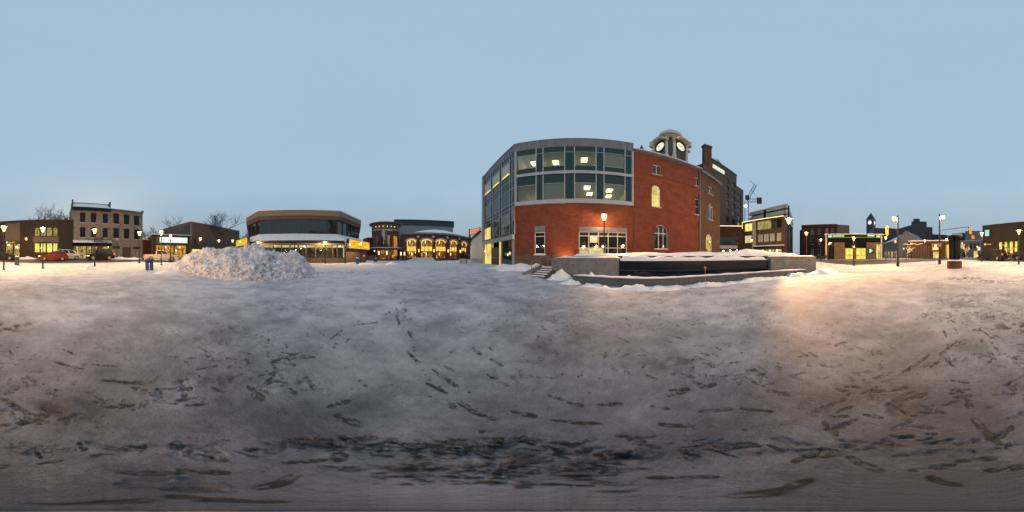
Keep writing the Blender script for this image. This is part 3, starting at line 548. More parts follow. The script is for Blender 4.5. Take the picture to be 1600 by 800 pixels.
    bp2 = N(n, 'ShaderNodeBump', i_Strength=.6, i_Distance=.05); L(nz.outputs['Fac'], bp2.inputs['Height']); L(bp.outputs[0], bp2.inputs['Normal']); L(bp2.outputs[0], b.inputs['Normal'])
    me.materials.append(m)
SNOW_RAMP = [(.0, (.55, .575, .62)), (.35, (.335, .36, .405)), (.7, (.17, .19, .225)), (1.0, (.075, .086, .108))]
build_ground()

def strip(name, px_n, d0, d1, s0, s1, m, lift=.03, step=.6, label=None):
    """a strip of road lying on the terrain; px_n = column its normal points at"""
    a = az(px_n); n = Vector((math.sin(a), math.cos(a))); t = Vector((n.y, -n.x)); mb = MB(); ns = int((s1 - s0) / step); nd = max(2, int((d1 - d0) / step))
    v = []
    for i in range(ns + 1):
        for j in range(nd + 1):
            q = t * (s0 + (s1 - s0) * i / ns) + n * (d0 + (d1 - d0) * j / nd); v.append((q.x, q.y, gz(q.x, q.y) + lift))
    mb.v = v; k = nd + 1
    for i in range(ns):
        for j in range(nd): mb.f.append((i * k + j, i * k + j + 1, (i + 1) * k + j + 1, (i + 1) * k + j)); mb.m.append(0)
    return tag(mb.build(name, m, smooth=True), kind='structure')
strip('road', 90, 22.0, 28.6, -60, 34, M['asphalt'], .05)
strip('road', 1335, 24.0, 30.5, -60, 60, M['asphalt'], .055)
strip('pavement', 90, 28.6, 33.0, -60, 34, M['snow'], .13)
strip('kerb', 90, 28.45, 28.6, -60, 34, M['kerb'], .14)

# ------------------------------------------------------------------ heaps of snow
def heap(name, label, cx, cy, ra, rb, h, rot=0, amp=.35, seed=0, m=None, fr=2.2, group=None, n=36):
    mb = MB(); vs = []
    k = n
    xs = np.linspace(-1.15, 1.15, k + 1); U, V = np.meshgrid(xs, xs)
    ca, sa = math.cos(rot), math.sin(rot); X = cx + U * ra * ca - V * rb * sa; Y = cy + U * ra * sa + V * rb * ca
    nn = fbm(X * fr, Y * fr, 4, seed); d = np.sqrt(U * U + V * V) + (nn - .5) * .5
    Zh = np.clip(1 - d, 0, 1) ** .8; Z = h * Zh * (1 + amp * 2 * (fbm(X * fr * 1.7, Y * fr * 1.7, 4, seed + 5) - .5)) - .03
    Z = Z + g(X, Y)
    mb.v = list(zip(X.ravel(), Y.ravel(), Z.ravel())); dd = d.ravel(); Zr = Zh.ravel(); w = k + 1
    for i in range(k):
        for j in range(k):
            q = (i * w + j, i * w + j + 1, (i + 1) * w + j + 1, (i + 1) * w + j)
            if any(Zr[x] > 0 for x in q): mb.f.append(q); mb.m.append(0)
    o = mb.build(name, m or M['snow'], smooth=True, fixn=True)
    return tag(o, label, 'snow heap', group)
def snow_pile():
    out = [(262, 417), (272, 409), (284, 403), (296, 397), (308, 394), (322, 390), (340, 392), (358, 388), (372, 390), (386, 383), (398, 378), (410, 382), (422, 393), (436, 397), (448, 396), (460, 392.5), (470, 399), (480, 410), (490, 421), (505, 428)]
    base = [(262, 419), (284, 424), (300, 430), (330, 433), (360, 437), (400, 438), (440, 437.5), (470, 434), (490, 431), (505, 430)]
    na, nd = 420, 150; a = np.linspace(262, 505, na + 1)
    yo = np.interp(a, [p[0] for p in out], [p[1] for p in out]); yb = np.interp(a, [p[0] for p in base], [p[1] for p in base])
    rb = np.array([dist_ground(x, y) for x, y in zip(a, yb)])
    vs = []; crest_r = rb + np.interp(a, [262, 300, 340, 400, 460, 490, 505], [.3, 2.2, 3.0, 3.2, 2.6, 1.2, .2])
    ch = H + crest_r * np.tan(np.radians((400 - yo) * .225)); 
    th = np.radians((a - 800) * .225)
    X = np.zeros((na + 1, nd + 1)); Y = X.copy(); Z = X.copy()
    for j in range(nd + 1):
        s = j / nd; r = rb - .3 + (crest_r - rb + .3) * s * 1.9
        X[:, j] = r * np.sin(th); Y[:, j] = r * np.cos(th); gg = g(X[:, j], Y[:, j])
        q = s * 1.9; prof = np.where(q < 1, np.clip(q, 0, 1) ** 1.02, np.clip(1 - (q - 1) / .9, 0, 1) ** .9)
        hh = np.maximum(ch - gg, .05); Z[:, j] = gg + hh * prof - .04
    env = np.clip((Z - g(X, Y)) / .45, 0, 1); J = np.arange(nd + 1) / nd * 1.9
    u = (th * 13)[:, None] + np.zeros_like(X); v = np.cumsum(np.concatenate([np.zeros((na + 1, 1)), np.sqrt(np.diff(X, axis=1) ** 2 + np.diff(Y, axis=1) ** 2 + np.diff(Z, axis=1) ** 2)], 1), 1)
    wu, wv = u + .35 * fbm(u * 1.5, v * 1.5, 3, 60), v + .35 * fbm(u * 1.5, v * 1.5, 3, 61)
    bil = lambda f, sd: 1 - np.abs(2 * vnoise(wu * f, wv * f, sd) - 1)
    k = env * (.5 * (fbm(u * .55, v * .55, 3, 31) - .5) + .3 * (bil(.9, 32) - .5) + (.12 + .3 * vnoise(u * .6, v * .6, 39)) * (bil(2.3, 33) - .5) + .1 * (bil(5.5, 34) - .5) + .05 * (bil(11, 37) - .5) + .03 * (vnoise(wu * 15, wv * 15, 35) - .5)) * .9
    fwd = np.where(J < 1, -.62, .5)[None, :] * k; Z += .78 * k; X += fwd * np.sin(th)[:, None]; Y += fwd * np.cos(th)[:, None]
    mb = MB(); mb.v = list(zip(X.ravel(), Y.ravel(), Z.ravel())); w = nd + 1
    for i in range(na):
        for j in range(nd): mb.f.append((i * w + j, i * w + j + 1, (i + 1) * w + j + 1, (i + 1) * w + j)); mb.m.append(0)
    o = mb.build('snow_pile', M['snowp'], smooth=True); tag(o, 'huge lumpy pile of ploughed snow standing in the square', 'snow pile')
    # loose chunks rolled to its foot, one mass with the pile
    cb = MB()
    for _ in range(900):
        x = rng.uniform(280, 512); i = int(np.clip((x - 262) / (505 - 262) * na, 0, na)); j = int(abs(rng.normal(0, .3)) * nd * .5) if rng.random() < .7 else int(rng.uniform(0, nd * .55)); j = min(j, nd)
        p = (X[i, j] + rng.normal(0, .06), Y[i, j] + rng.normal(0, .06), Z[i, j] + .01); s = rng.uniform(.03, .11) * (1 if rng.random() < .8 else rng.uniform(1.5, 2.6))
        rot = Matrix.Rotation(rng.uniform(0, 6.28), 3, Vector((rng.normal(), rng.normal(), rng.normal())).normalized())
        c8 = [Vector((a_, b_, c_)) * s * rng.uniform(.55, 1.1) for a_, b_, c_ in ((-1, -1, -.7), (1, -1, -.7), (1, 1, -.7), (-1, 1, -.7), (-1, -1, .7), (1, -1, .7), (1, 1, .7), (-1, 1, .7))]
        cb.box8([Vector(p) + rot @ q for q in c8])
    c = cb.build('snow_chunk', M['snowp'], o); tag(c, kind='stuff')
snow_pile()

# ------------------------------------------------------------------ corner office building (glass upper storeys over red brick)
def plane(px0, D, ua, ub):
    a = az(px0); n = Vector((math.sin(a), math.cos(a))); t = Vector((n.y, -n.x)); c = n * D; return Facade(tuple(c + t * ua), tuple(c + t * ub))
def ang_u(px, px0, D): return D * math.tan(az(px) - az(px0))
D0 = 15.5
FO = plane(900, D0, ang_u(805, 900, D0), ang_u(989, 900, D0))
FL = Facade((-4.5, 25.4), tuple(FO.A))
ZB = .35; zt = FO.z(900, 217); zg1 = FO.z(900, 228.8); ztr = FO.z(900, 237.4); zw1 = FO.z(900, 258.5); zb1 = FO.z(900, 266.7); zb0 = FO.z(900, 271.3); zs = FO.z(900, 285.7); zw0 = FO.z(900, 310.7); zgl = FO.z(900, 317.3)
def office():
    o = root('office_building', (2, 22, 0), 'corner office building with glass upper storeys on red brick', 'building')
    F = FO
    # brick storey with openings
    hs = [F.hole(835.5, 353, 851.5, 397), F.hole(904.5, 355, 979.5, 397)]
    hs = [(a, b, max(c, .95), d, r) for a, b, c, d, r in hs]
    mb = MB(); wall_holes(mb, F, 0, F.L, 1.75, zgl - .02, [(a, b, max(c, 1.75), d, r) for a, b, c, d, r in hs], .2)
    mb.build('wall', M['red'], o)
    sb = MB(); wall_holes(sb, F, 0, F.L, ZB, 1.75, [(a, b, c, 1.75, 0) for a, b, c, d, r in hs if c < 1.75], .2)
    F.box(sb, 0, hs[0][0] - .05, 1.69, 1.76, 0, .04); sb.build('stone_base', M['stone'], o)
    for (a, b, c, d, r), nx, lab in ((hs[0], 1, 'n'), (hs[1], 5, 'w')):
        lb = MB(); lz = d - (.62 if lab == 'n' else .45); F.box(lb, a, b, lz + .002, d, -.12, .03); lb.build('lintel', M['zinc'], o)
        window(F, (a, b, c, lz, 0), o, M['white'], M['dglass'], nx, 1, .1, .07, M['white'] if lab == 'n' else None, zsplit=[lz - .42] + ([c + .6] if lab == 'w' else []))
    # poster, low display shelf and door rail behind the shop glazing, as seen on the photo
    pb = MB(); a, b, c, d, r = hs[1]; w = (b - a) / 5
    F.box(pb, a + w * 1.12, a + w * 1.88, c + 1.1, c + 1.75, -.086, -.08); pb.build('notice', M['room'], o)
    F_b = MB(); F.box(F_b, a + .08, a + w * 2.7, c + .06, c + .55, -.087, -.083); F_b.build('display_panel', M['w_cream'], o)
    # curtain wall of the two upper storeys
    xs = [806.7, 837.8, 848.7, 882.4, 897.6, 931.3, 943.6, 976.4, 987.3]; us = [F.u(x) for x in xs]
    us[0] = .12; us[-1] = F.L - .12
    fr = MB()
    for u in us: F.box(fr, u - .045, u + .045, zgl, zg1, -.05, .07)
    for z, t in ((ztr, .05), (zw1, .04), (zs, .05), (zw0, .04)):
        for k in range(8):
            if k % 2 and z not in (ztr,): continue
            F.box(fr, us[k] + .046, us[k + 1] - .046, z - t / 2, z + t / 2, -.04, .05)
    F.box(fr, 0, F.L, zb0 + .01, zb1 - .01, .072, .13); F.box(fr, 0, F.L, zgl - .0, zw0 - .03, .072, .14)
    F.box(fr, 0, .1, zgl, zg1, -.05, .1); F.box(fr, F.L - .1, F.L + .05, zgl, zg1, -.05, .1); fr.build('mullions', M['alu'], o)
    sp = MB()
    for k in range(8):
        if k % 2: F.quad(sp, us[k], us[k + 1], zgl, zg1, 0)
        else:
            F.quad(sp, us[k], us[k + 1], ztr, zg1, 0); F.quad(sp, us[k], us[k + 1], zb0, zw1, 0); F.quad(sp, us[k], us[k + 1], zs, zb0, 0); F.quad(sp, us[k], us[k + 1], zgl, zw0, 0)
    sp.build('spandrel', M['teal'], o)
    bl = MB()
    for k in (0, 2, 4, 6):
        for (c, d, row) in ((zw1, ztr, 0), (zw0, zs, 1)):
            w = MB(); F.quad(w, us[k], us[k + 1], c, d, 0); w.build('window', M['clear'], o)
            if (k, row) in ((6, 0), (2, 1)): F.quad(bl, us[k] + .05, us[k + 1] - .05, c + .03, d, -.12)
    each(bl, 'blind', M['blind'], o)
    # parapet of upright zinc sheets
    pp = MB(); F.box(pp, 0, F.L, zg1 + .002, zt, -.3, .05); FL.box(pp, 0, FL.L, zg1 + .002, zt, -.3, .05)
    k = int(F.L / .62)
    for i in range(k + 1): F.box(pp, F.L * i / k - .02, F.L * i / k + .02, zg1 + .02, zt - .05, .051, .085)
    for i in range(17): FL.box(pp, FL.L * i / 17 - .02, FL.L * i / 17 + .02, zg1 + .02, zt - .05, .051, .085)
    F.box(pp, -.05, F.L + .05, zt + .002, zt + .07, -.35, .1); FL.box(pp, -.05, FL.L, zt + .002, zt + .07, -.35, .1); pp.build('parapet', M['zinc'], o)
    # rooms behind the glass: floors, ceilings, partitions
    rm = MB()
    back = 5.5
    for c, d in ((zw0 - .5, zs + .35), (zw1 - .5, ztr + .35)):
        F.quad(rm, .3, F.L - .1, c, d, -back)
        rm.poly([F.pt(.3, c, -.15), F.pt(F.L - .1, c, -.15), F.pt(F.L - .1, c, -back), F.pt(.3, c, -back)], 1)
        rm.poly([F.pt(.3, d, -.15), F.pt(F.L - .1, d, -.15), F.pt(F.L - .1, d, -back), F.pt(.3, d, -back)])
        for u in (.3, us[2] - .2, us[4] - .3, us[6] - .2, F.L - .1): rm.poly([F.pt(u, c, -.15), F.pt(u, c, -back), F.pt(u, d, -back), F.pt(u, d, -.15)])
        F.box(rm, us[2] + .5, us[2] + 2, c + .02, c + .8, -back + .05, -back + .5, 1); F.box(rm, us[4] + .2, us[4] + 1.2, c + .02, c + 1.7, -back + .05, -back + .5, 1)
    rm.build('interior', [M['room'], M['roomd']], o)
    for row, (d, spots) in enumerate(((ztr + .35, ((.45, 2.0), (.25, 3.6), (2.28, 2.2), (4.35, 1.7), (4.6, 3.8), (6.4, 4.2), (2.6, 4.3))), (zs + .35, ((4.5, 1.5), (4.7, 3.4), (6.35, 2.0), (6.5, 3.9), (2.4, 4.5), (.5, 4.3))))):  # deep rows are unseen panels added to brighten the rooms
        for k, n in spots:
            i = int(k); u = us[i] + (us[i + 1] - us[i]) * (k - i) if i < 8 else us[i]; cb = MB(); F.box(cb, u, u + .62, d - .06, d - .01, -n - 1.0, -n); cb.build('ceiling_light', M['ceil_l'], o)
    # canted glazed side with the entrance
    G = FL; gl = MB(); fr = MB(); ze = G.z(797, 368); zf = ze - .5
    cols = [(757.8, 767.5), (770.5, 781), (784.5, 797)]; cu = [(G.u(a), G.u(b)) for a, b in cols]; L = G.L
    dk = MB()
    G.quad(dk, 0, L, ze, zg1, -.01); dk.build('spandrel', M['teal'], o)
    for a, b in cu:
        for c, d in ((zw1, ztr), (zw0, zs), (ze + .15, zgl - .5)):
            w = MB(); G.quad(w, a, b, c, d, .012); w.build('window', M['w_faint'] if c < 6 else (M['blind'] if (c == zw1) else M['dglass']), o)
    for a, b in cu:
        w = MB(); G.box(w, a, b, zw1 + .02, zw1 + .32, .014, .018); w.build('lit_ceiling_strip', M['w_yellow'], o)  # glowing strip painted in for a yellow reflection at the window foot
    w = MB(); G.quad(w, cu[0][0], cu[0][1] - .1, ze + .2, ze + 1.9, .016); w.build('lit_stair_window', M['w_lobby'], o)
    for u in [0.06, L - .55, L - .05] + [x for ab in cu for x in ab]: G.box(fr, u - .04, u + .04, ze, zg1, 0, .08)
    for z in (ztr, zw1, zb0, zs, zw0, zgl - .45, zgl - .05): G.box(fr, 0, L, z - .035, z + .035, .0, .06)
    G.box(fr, 0, L - .1, zf, ze, -.02, .25); G.box(fr, L - .6, L - .1, ZB, zf, -.1, .06); G.box(fr, 0, .5, ZB, zt, .1, .3)
    fr.build('side_mullions', M['alu'], o)
    gf = MB(); G.quad(gf, .5, cu[1][0], ZB, zf, -.02); gf.build('lobby_window', M['w_lobby'], o)
    gf = MB(); G.quad(gf, cu[1][1] + .55, L - .6, ZB, zf, -.02); gf.build('lobby_window', M['dglass'], o)
    gf = MB(); G.quad(gf, cu[1][1] - .25, cu[1][1] + .55, ZB, zf, -.02); gf.build('lobby_window', M['w_lobby'], o)
    dr = MB(); G.box(dr, cu[1][0] - .15, cu[1][1] - .25, ZB, ZB + 2.35, -.02, .12); do = dr.build('entrance_door', M['wood'], o)
    fr2 = MB(); G.box(fr2, cu[1][0] - .35, cu[1][0] - .15, ZB, zf, -.02, .15); G.box(fr2, cu[1][1] + .5, cu[1][1] + .62, ZB, zf, -.02, .1); each(fr2, 'door_frame', M['alu'], do)
    hd = MB(); G.box(hd, cu[1][0], cu[1][1] - .4, ZB + 1.0, ZB + 1.06, .121, .16); hd.build('handle', M['alu'], do)
    it = MB()
    for u, z in ((L - 1.6, 1.6), (L - 1.15, 1.75), (.8, 2.2)): it.lathe([(.0, 0), (.06, .02), (.09, .12), (.05, .28), (0, .3)], G.pt(u, z, .02), 8)
    each(it, 'interior_lamp', M['sconce'], o)
    # body behind
    a, b = FO.A, FO.B; n = FO.n; bk = MB(); r1 = b - n * 12; r2 = Vector(FL.A) - n * 2 + Vector((3, 5)); l = Vector(FL.A)
    ins = lambda v: (v.x, v.y)
    bk.poly([(*ins(b - n * .3), zt - .4), (*ins(a - n * .3), zt - .4), (*ins(l - n * .3), zt - .4), (*ins(r2), zt - .4), (*ins(r1), zt - .4)]); bk.build('roof', M['snow'], o)
    wb = MB(); 
    for p, q in ((l, r2), (r2, r1), (r1, b)): wb.poly([(*ins(p), ZB), (*ins(q), ZB), (*ins(q), zt), (*ins(p), zt)])
    # solid core so that the canted side is closed behind its glass
    q0, q1 = FL.pt(0.05, 0, -.25), FL.pt(L - .3, 0, -.3)
    wb.poly([(q0[0], q0[1], zf), (q1[0], q1[1], zf), (q1[0], q1[1], zg1), (q0[0], q0[1], zg1)]); wb.build('rear_wall', M['darkgrey'], o)
    wl = MB(); G.box(wl, L - .08, L + .12, zgl - 1.7, zgl, .1, .3); wl.build('wall_lamp', M['beige'], o)
office()

def old_post():
    o = root('clock_cupola_building', (14, 12, 0), 'old red brick building with arched windows and lit clock cupola', 'building')
    u0, u1 = ang_u(989, 900, D0), ang_u(1095, 900, D0)
    F = plane(900, D0 + .12, u0 + .06, u1); zc = F.z(990, 238)
    hs = [F.hole(1019.5, 257, 1033.5, 272.5), F.hole(1018.5, 289, 1032.5, 323, .55), F.hole(1022.5, 351, 1044, 389, 1.0), F.hole(1086.5, 280, 1092.5, 293.5), F.hole(1086, 309, 1093, 336.5, .4)]
    hs[0] = (*hs[0][:4], .12); hs[3] = (hs[3][0], hs[3][1], hs[0][2], hs[0][3], .12); hs[4] = (hs[4][0], hs[4][1], hs[1][2], hs[1][3], .5)
    mb = MB(); wall_holes(mb, F, 0, F.L, ZB, zc, hs, .28); mb.build('wall', M['red'], o)
    for h, pm, nx, zz in ((hs[0], 'dglass', 2, 1), (hs[1], 'w_lobby', 1, 2), (hs[2], 'dglass', 3, 1), (hs[3], 'dglass', 2, 1), (hs[4], 'dglass', 1, 2)):
        window(F, h, o, M['white'] if pm == 'w_lobby' or h is hs[2] else M['cream_p'], M[pm], nx, zz, .2, .07, M['pconc'], M['red'] if h[4] > .3 else M['brown'])
    bd = MB()
    for z in (hs[1][2] - .3, hs[0][2] - .25): F.box(bd, 0, F.L, z - .09, z + .05, .0, .05)
    bd.build('string_course', M['red'], o)
    cn = MB(); F.box(cn, -.1, F.L + .1, zc, zc + .18, -.3, .14); F.box(cn, -.1, F.L + .1, zc + .18, zc + .42, -.3, .32); cn.build('cornice', M['zinc'], o)
    sn = MB(); sn.poly([F.pt(-.1, zc + .43, .34), F.pt(F.L + .1, zc + .43, .34), F.pt(F.L + .1, zc + .62, -.8), F.pt(-.1, zc + .62, -.8)]); F.box(sn, -.1, F.L + .1, zc + .422, zc + .5, -.3, .36); sn.build('roof_snow', M['snow'], o)
    rf = MB(); zr = zc + 3.2
    rf.poly([F.pt(0, zc + .4, -.1), F.pt(F.L, zc + .4, -.1), F.pt(F.L - 3.5, zr, -4.2), F.pt(2, zr, -4.2)]); rf.poly([F.pt(F.L, zc + .4, -.1), F.pt(F.L + 1, zc + .4, -12), F.pt(F.L - 3.5, zr, -9), F.pt(F.L - 3.5, zr, -4.2)])
    rf.poly([F.pt(0, zc + .4, -.1), F.pt(2, zr, -4.2), F.pt(2, zr, -9), F.pt(0, zc + .4, -12)]); rf.poly([F.pt(2, zr, -4.2), F.pt(F.L - 3.5, zr, -4.2), F.pt(F.L - 3.5, zr, -9), F.pt(2, zr, -9)]); ro = rf.build('roof', M['roofd'], o)
    # drainpipe at the corner with the stone wing
    dp = MB(); dp.tube([F.pt(F.L - .15, ZB, .1), F.pt(F.L - .15, zc, .1)], .09, 8); dp.build('drainpipe', M['zinc'], o)
    vt = MB(); c = F.pt(F.L - 2.2, zc + 1.0, -1.6); vt.lathe([(.2, -.8), (.2, .5), (.38, .7), (.38, 1.0), (.1, 1.1)], c, 10); c = F.pt(2.3, zc + 2.3, -3.2); vt.lathe([(.55, -.9), (.3, .4), (.22, 1.0), (.3, 1.1), (.05, 1.9)], c, 8); each(vt, 'roof_vent', M['roofd'], ro)
    # stone wing
    A = F.pt(F.L, 0, .02); B = P(1125, 26.4); S = Facade((A[0], A[1]), B); zcs = zc - .05
    h2 = [S.hole(1107, 292, 1114, 303.5), S.hole(1107, 319, 1114.5, 343, .4), S.hole(1103, 366, 1113, 396, .6)]
    mb = MB(); wall_holes(mb, S, 0, S.L, ZB, zcs, h2, .3); mb.build('stone_wall', M['brown'], o)
    for h, pm in zip(h2, ('dglass', 'w_faint', 'w_shop')): window(S, h, o, M['white'], M[pm], 2, 1, .2, .07, M['pconc'], M['stone'])
    cn = MB(); S.box(cn, 0, S.L + .2, zcs, zcs + .4, -.3, .3); cn.build('cornice', M['zinc'], o)
    # gable and chimney
    gb = MB(); gu = 1.2; gb.prism([S.pt(gu, 0, -.3)[:2], S.pt(gu + 3.2, 0, -.3)[:2], S.pt(gu + 3.2, 0, -3)[:2], S.pt(gu, 0, -3)[:2]], zcs - .2, zcs + 2.3); gb.build('gable', M['brown'], o)
    ch = MB(); q = P(1104.5, 23.6); F2 = Facade(P(1101, 23.7), P(1112, 24.4)); zt2 = F2.z(1104, 226); F2.box(ch, 0, F2.L, zcs - 1, zt2 - .5, -.7, 0); F2.box(ch, -.08, F2.L + .08, zt2 - .5, zt2, -.78, .08); F2.box(ch, F2.L * .5 - .1, F2.L * .5 + .1, zcs + .5, zt2 - .6, .0, .08); ch.build('chimney', M['brown'], o)
    bw = MB(); e = F.pt(0, 0, -13); f = S.pt(S.L, 0, -10)
    bw.poly([(*S.pt(S.L, 0)[:2], ZB), (*f[:2], ZB), (*f[:2], zcs), (*S.pt(S.L, 0)[:2], zcs)]); bw.poly([(*f[:2], ZB), (*e[:2], ZB), (*e[:2], zcs), (*f[:2], zcs)]); bw.poly([(*e[:2], ZB), (*F.pt(0, 0)[:2], ZB), (*F.pt(0, 0)[:2], zcs), (*e[:2], zcs)])
    bw.build('rear_wall', M['brown'], o)
    # cupola
    cx, cy = P(1047.5, 24); face = math.atan2(-cx, -cy)   # azimuth towards the square
    def oc(r, z, off=.5, k=8): return [(cx + r * math.sin(face + 2 * math.pi * (i + off) / k), cy + r * math.cos(face + 2 * math.pi * (i + off) / k), z) for i in range(k)]
    # unequal octagon: wide faces (clocks) on the diagonals, narrow ones between
    def oct8(rw, nar): 
        pts = []
        for i in range(4):
            a = face + math.pi / 4 + i * math.pi / 2; d = Vector((math.sin(a), math.cos(a))); t = Vector((d.y, -d.x)); w = rw - nar
            pts += [(cx + d.x * rw - t.x * w, cy + d.y * rw - t.y * w), (cx + d.x * rw + t.x * w, cy + d.y * rw + t.y * w)]
        c = Vector((cx, cy)); pts.sort(key=lambda p: math.atan2(p[1] - cy, p[0] - cx)); return pts
    z0, z1 = 16.2, 21.0
    cb = MB(); cb.prism(oct8(1.95, .75), z0, z1); cub = cb.build('cupola', M['darkgrey'], o)
    ps = MB(); pp = oct8(2.02, .72)
    for p in pp: ps.lathe([(.3, z0 + .3), (.3, z0 + 1.0), (.22, z0 + 1.1), (.2, z1 - .5), (.3, z1 - .4), (.3, z1 - .01)], (p[0], p[1], 0), 8)
    each(ps, 'pilaster', M['cream_p'], cub)
    ct = MB(); ct.prism(oct8(2.5, .9), z1 + .002, z1 + .22); q0, q1 = oct8(2.62, .94), oct8(1.75, .62)
    for i in range(8): j = (i + 1) % 8; ct.poly([(*q0[i], z1 + .225), (*q0[j], z1 + .225), (*q1[j], z1 + 1.05), (*q1[i], z1 + 1.05)])
    cc_ = ct.build('cupola_cornice', M['cream_p'], cub)
    for i in range(4):      # curved hood over each clock
        a = face + math.pi / 4 + i * math.pi / 2; d = Vector((math.sin(a), math.cos(a))); t = Vector((d.y, -d.x)); hb = MB(); n_ = 14; v = []
        for k in range(n_ + 1):
            b = math.pi * (k / n_) ; s_ = -math.cos(b) * 1.62; zz = z1 - 1.0 + math.sin(b) * 1.3
            for rad, nn in ((1, 2.75), (.8, 2.75), (.8, 1.9), (1, 1.9)):
                w = Vector((cx, cy)) + d * nn + t * s_ * rad; v.append((w.x, w.y, z1 - 1.0 + math.sin(b) * 1.3 * rad))
        hb.v = v
        for k in range(n_):
            for e in range(4): e2 = (e + 1) % 4; hb.f.append((k * 4 + e, k * 4 + e2, k * 4 + 4 + e2, k * 4 + 4 + e)); hb.m.append(0)
        hb.build('clock_hood', M['cream_p'], cub)
    dm = MB(); dm.lathe([(1.6, z1 + 1.0), (1.5, z1 + 1.45), (1.5, z1 + 1.6)], (cx, cy, 0), 24); dm.build('cupola_collar', M['darkgrey'], cub)
    d2 = MB(); d2.lathe([(1.85, z1 + 1.605), (1.88, z1 + 1.8), (1.7, z1 + 2.4), (1.3, z1 + 2.9), (.7, z1 + 3.25), (.14, z1 + 3.35), (.08, z1 + 3.9), (.02, z1 + 4.4)], (cx, cy, 0), 24); d2.build('dome', M['siding'], cub, smooth=True)
    for i in range(4):
        a = face + math.pi / 4 + i * math.pi / 2; d = Vector((math.sin(a), math.cos(a)))
        c = (cx + d.x * 2.0, cy + d.y * 2.0, 19.55); k = MB(); k.disc(c, (d.x, d.y, 0), .84); ck = k.build('clock_face', M['clock'], cub)
        rg = MB(); t = Vector((d.y, -d.x)); 
        for j in range(24):
            b0, b1 = 2 * math.pi * j / 24, 2 * math.pi * (j + 1) / 24
            def q(b, r_, nn): return (cx + d.x * nn + t.x * math.cos(b) * r_, cy + d.y * nn + t.y * math.cos(b) * r_, 19.55 + math.sin(b) * r_)
            rg.box8([q(b0, .98, 2.06), q(b1, .98, 2.06), q(b1, .84, 2.06), q(b0, .84, 2.06), q(b0, .98, 1.96), q(b1, .98, 1.96), q(b1, .84, 1.96), q(b0, .84, 1.96)])
        for b, l, w in ((math.pi / 2 - .9, .55, .05), (math.pi / 2 + .75, .75, .035)):
            e = Vector((math.cos(b), math.sin(b))); f = Vector((-e.y, e.x)) * w
            pts = [(-f), e * l - f * .5, e * l + f * .5, f]; rg.poly([(cx + d.x * 2.015 + t.x * p_.x, cy + d.y * 2.015 + t.y * p_.x, 19.55 + p_.y) for p_ in pts])
        rg.build('clock_rim', M['black'], ck)
    bs = MB()
    for i in range(4):
        a = face + i * math.pi / 2; d = Vector((math.sin(a), math.cos(a))); t = Vector((d.y, -d.x)); rr_ = (1.95 + 1.2) / math.sqrt(2) + .02
        bs.poly([(cx + d.x * rr_ + t.x * s * .5, cy + d.y * rr_ + t.y * s * .5, z) for s, z in ((-1, 17.4), (1, 17.4), (1, 20.4), (-1, 20.4))])
    each(bs, 'louvre', M['dglass'], cub)
old_post()

def block(name, label, cat, A, B, depth, z1, wall, z0=-.2, holes=(), fm='white', pm=(), nx=1, ny=1, sill=None, hood=None, snow=True, parapet=None, rec=.12, C_=None, roof=True, rev=.16, side=None):
    """a box-like building: front wall A-B with real openings, sides, back and a snow-covered roof"""
    F = Facade(A, B); o = root(name, (*F.pt(F.L / 2, 0, 0)[:2], 0), label, cat)
    mb = MB(); wall_holes(mb, F, 0, F.L, z0, z1, list(holes), rev); mb.build('wall', M[wall], o)
    q = [F.pt(F.L, 0, 0)[:2], (C_ if C_ else F.pt(F.L, 0, -depth)[:2]), F.pt(0, 0, -depth)[:2], F.pt(0, 0, 0)[:2]]
    sb = MB()
    for a, b in zip(q, q[1:]): sb.poly([(*a, z0), (*b, z0), (*b, z1), (*a, z1)])
    sb.poly([F.pt(.02, z0, -rev - .02), F.pt(F.L - .02, z0, -rev - .02), F.pt(F.L - .02, z1 - .02, -rev - .02), F.pt(.02, z1 - .02, -rev - .02)])
    sb.build('side_wall', M[side or wall], o)
    if roof:
        rb = MB(); rb.prism([F.pt(-.05, 0, .06)[:2], F.pt(F.L + .05, 0, .06)[:2], q[1], q[2]], z1 + .005, z1 + .13); rb.build('roof', M['snow'] if snow else M['roofd'], o)
    if parapet:
        pb = MB(); F.box(pb, -.05, F.L + .05, z1 - parapet, z1 - .01, .002, .1); pb.build('fascia', M[parapet and 'black'], o)
    for i, h in enumerate(holes):
        p = pm[i % len(pm)] if pm else 'dglass'
        if p: window(F, h, o, M[fm], M[p], nx, ny, rec, .05, M[sill] if sill else None, M[hood] if hood else None)
    return o, F

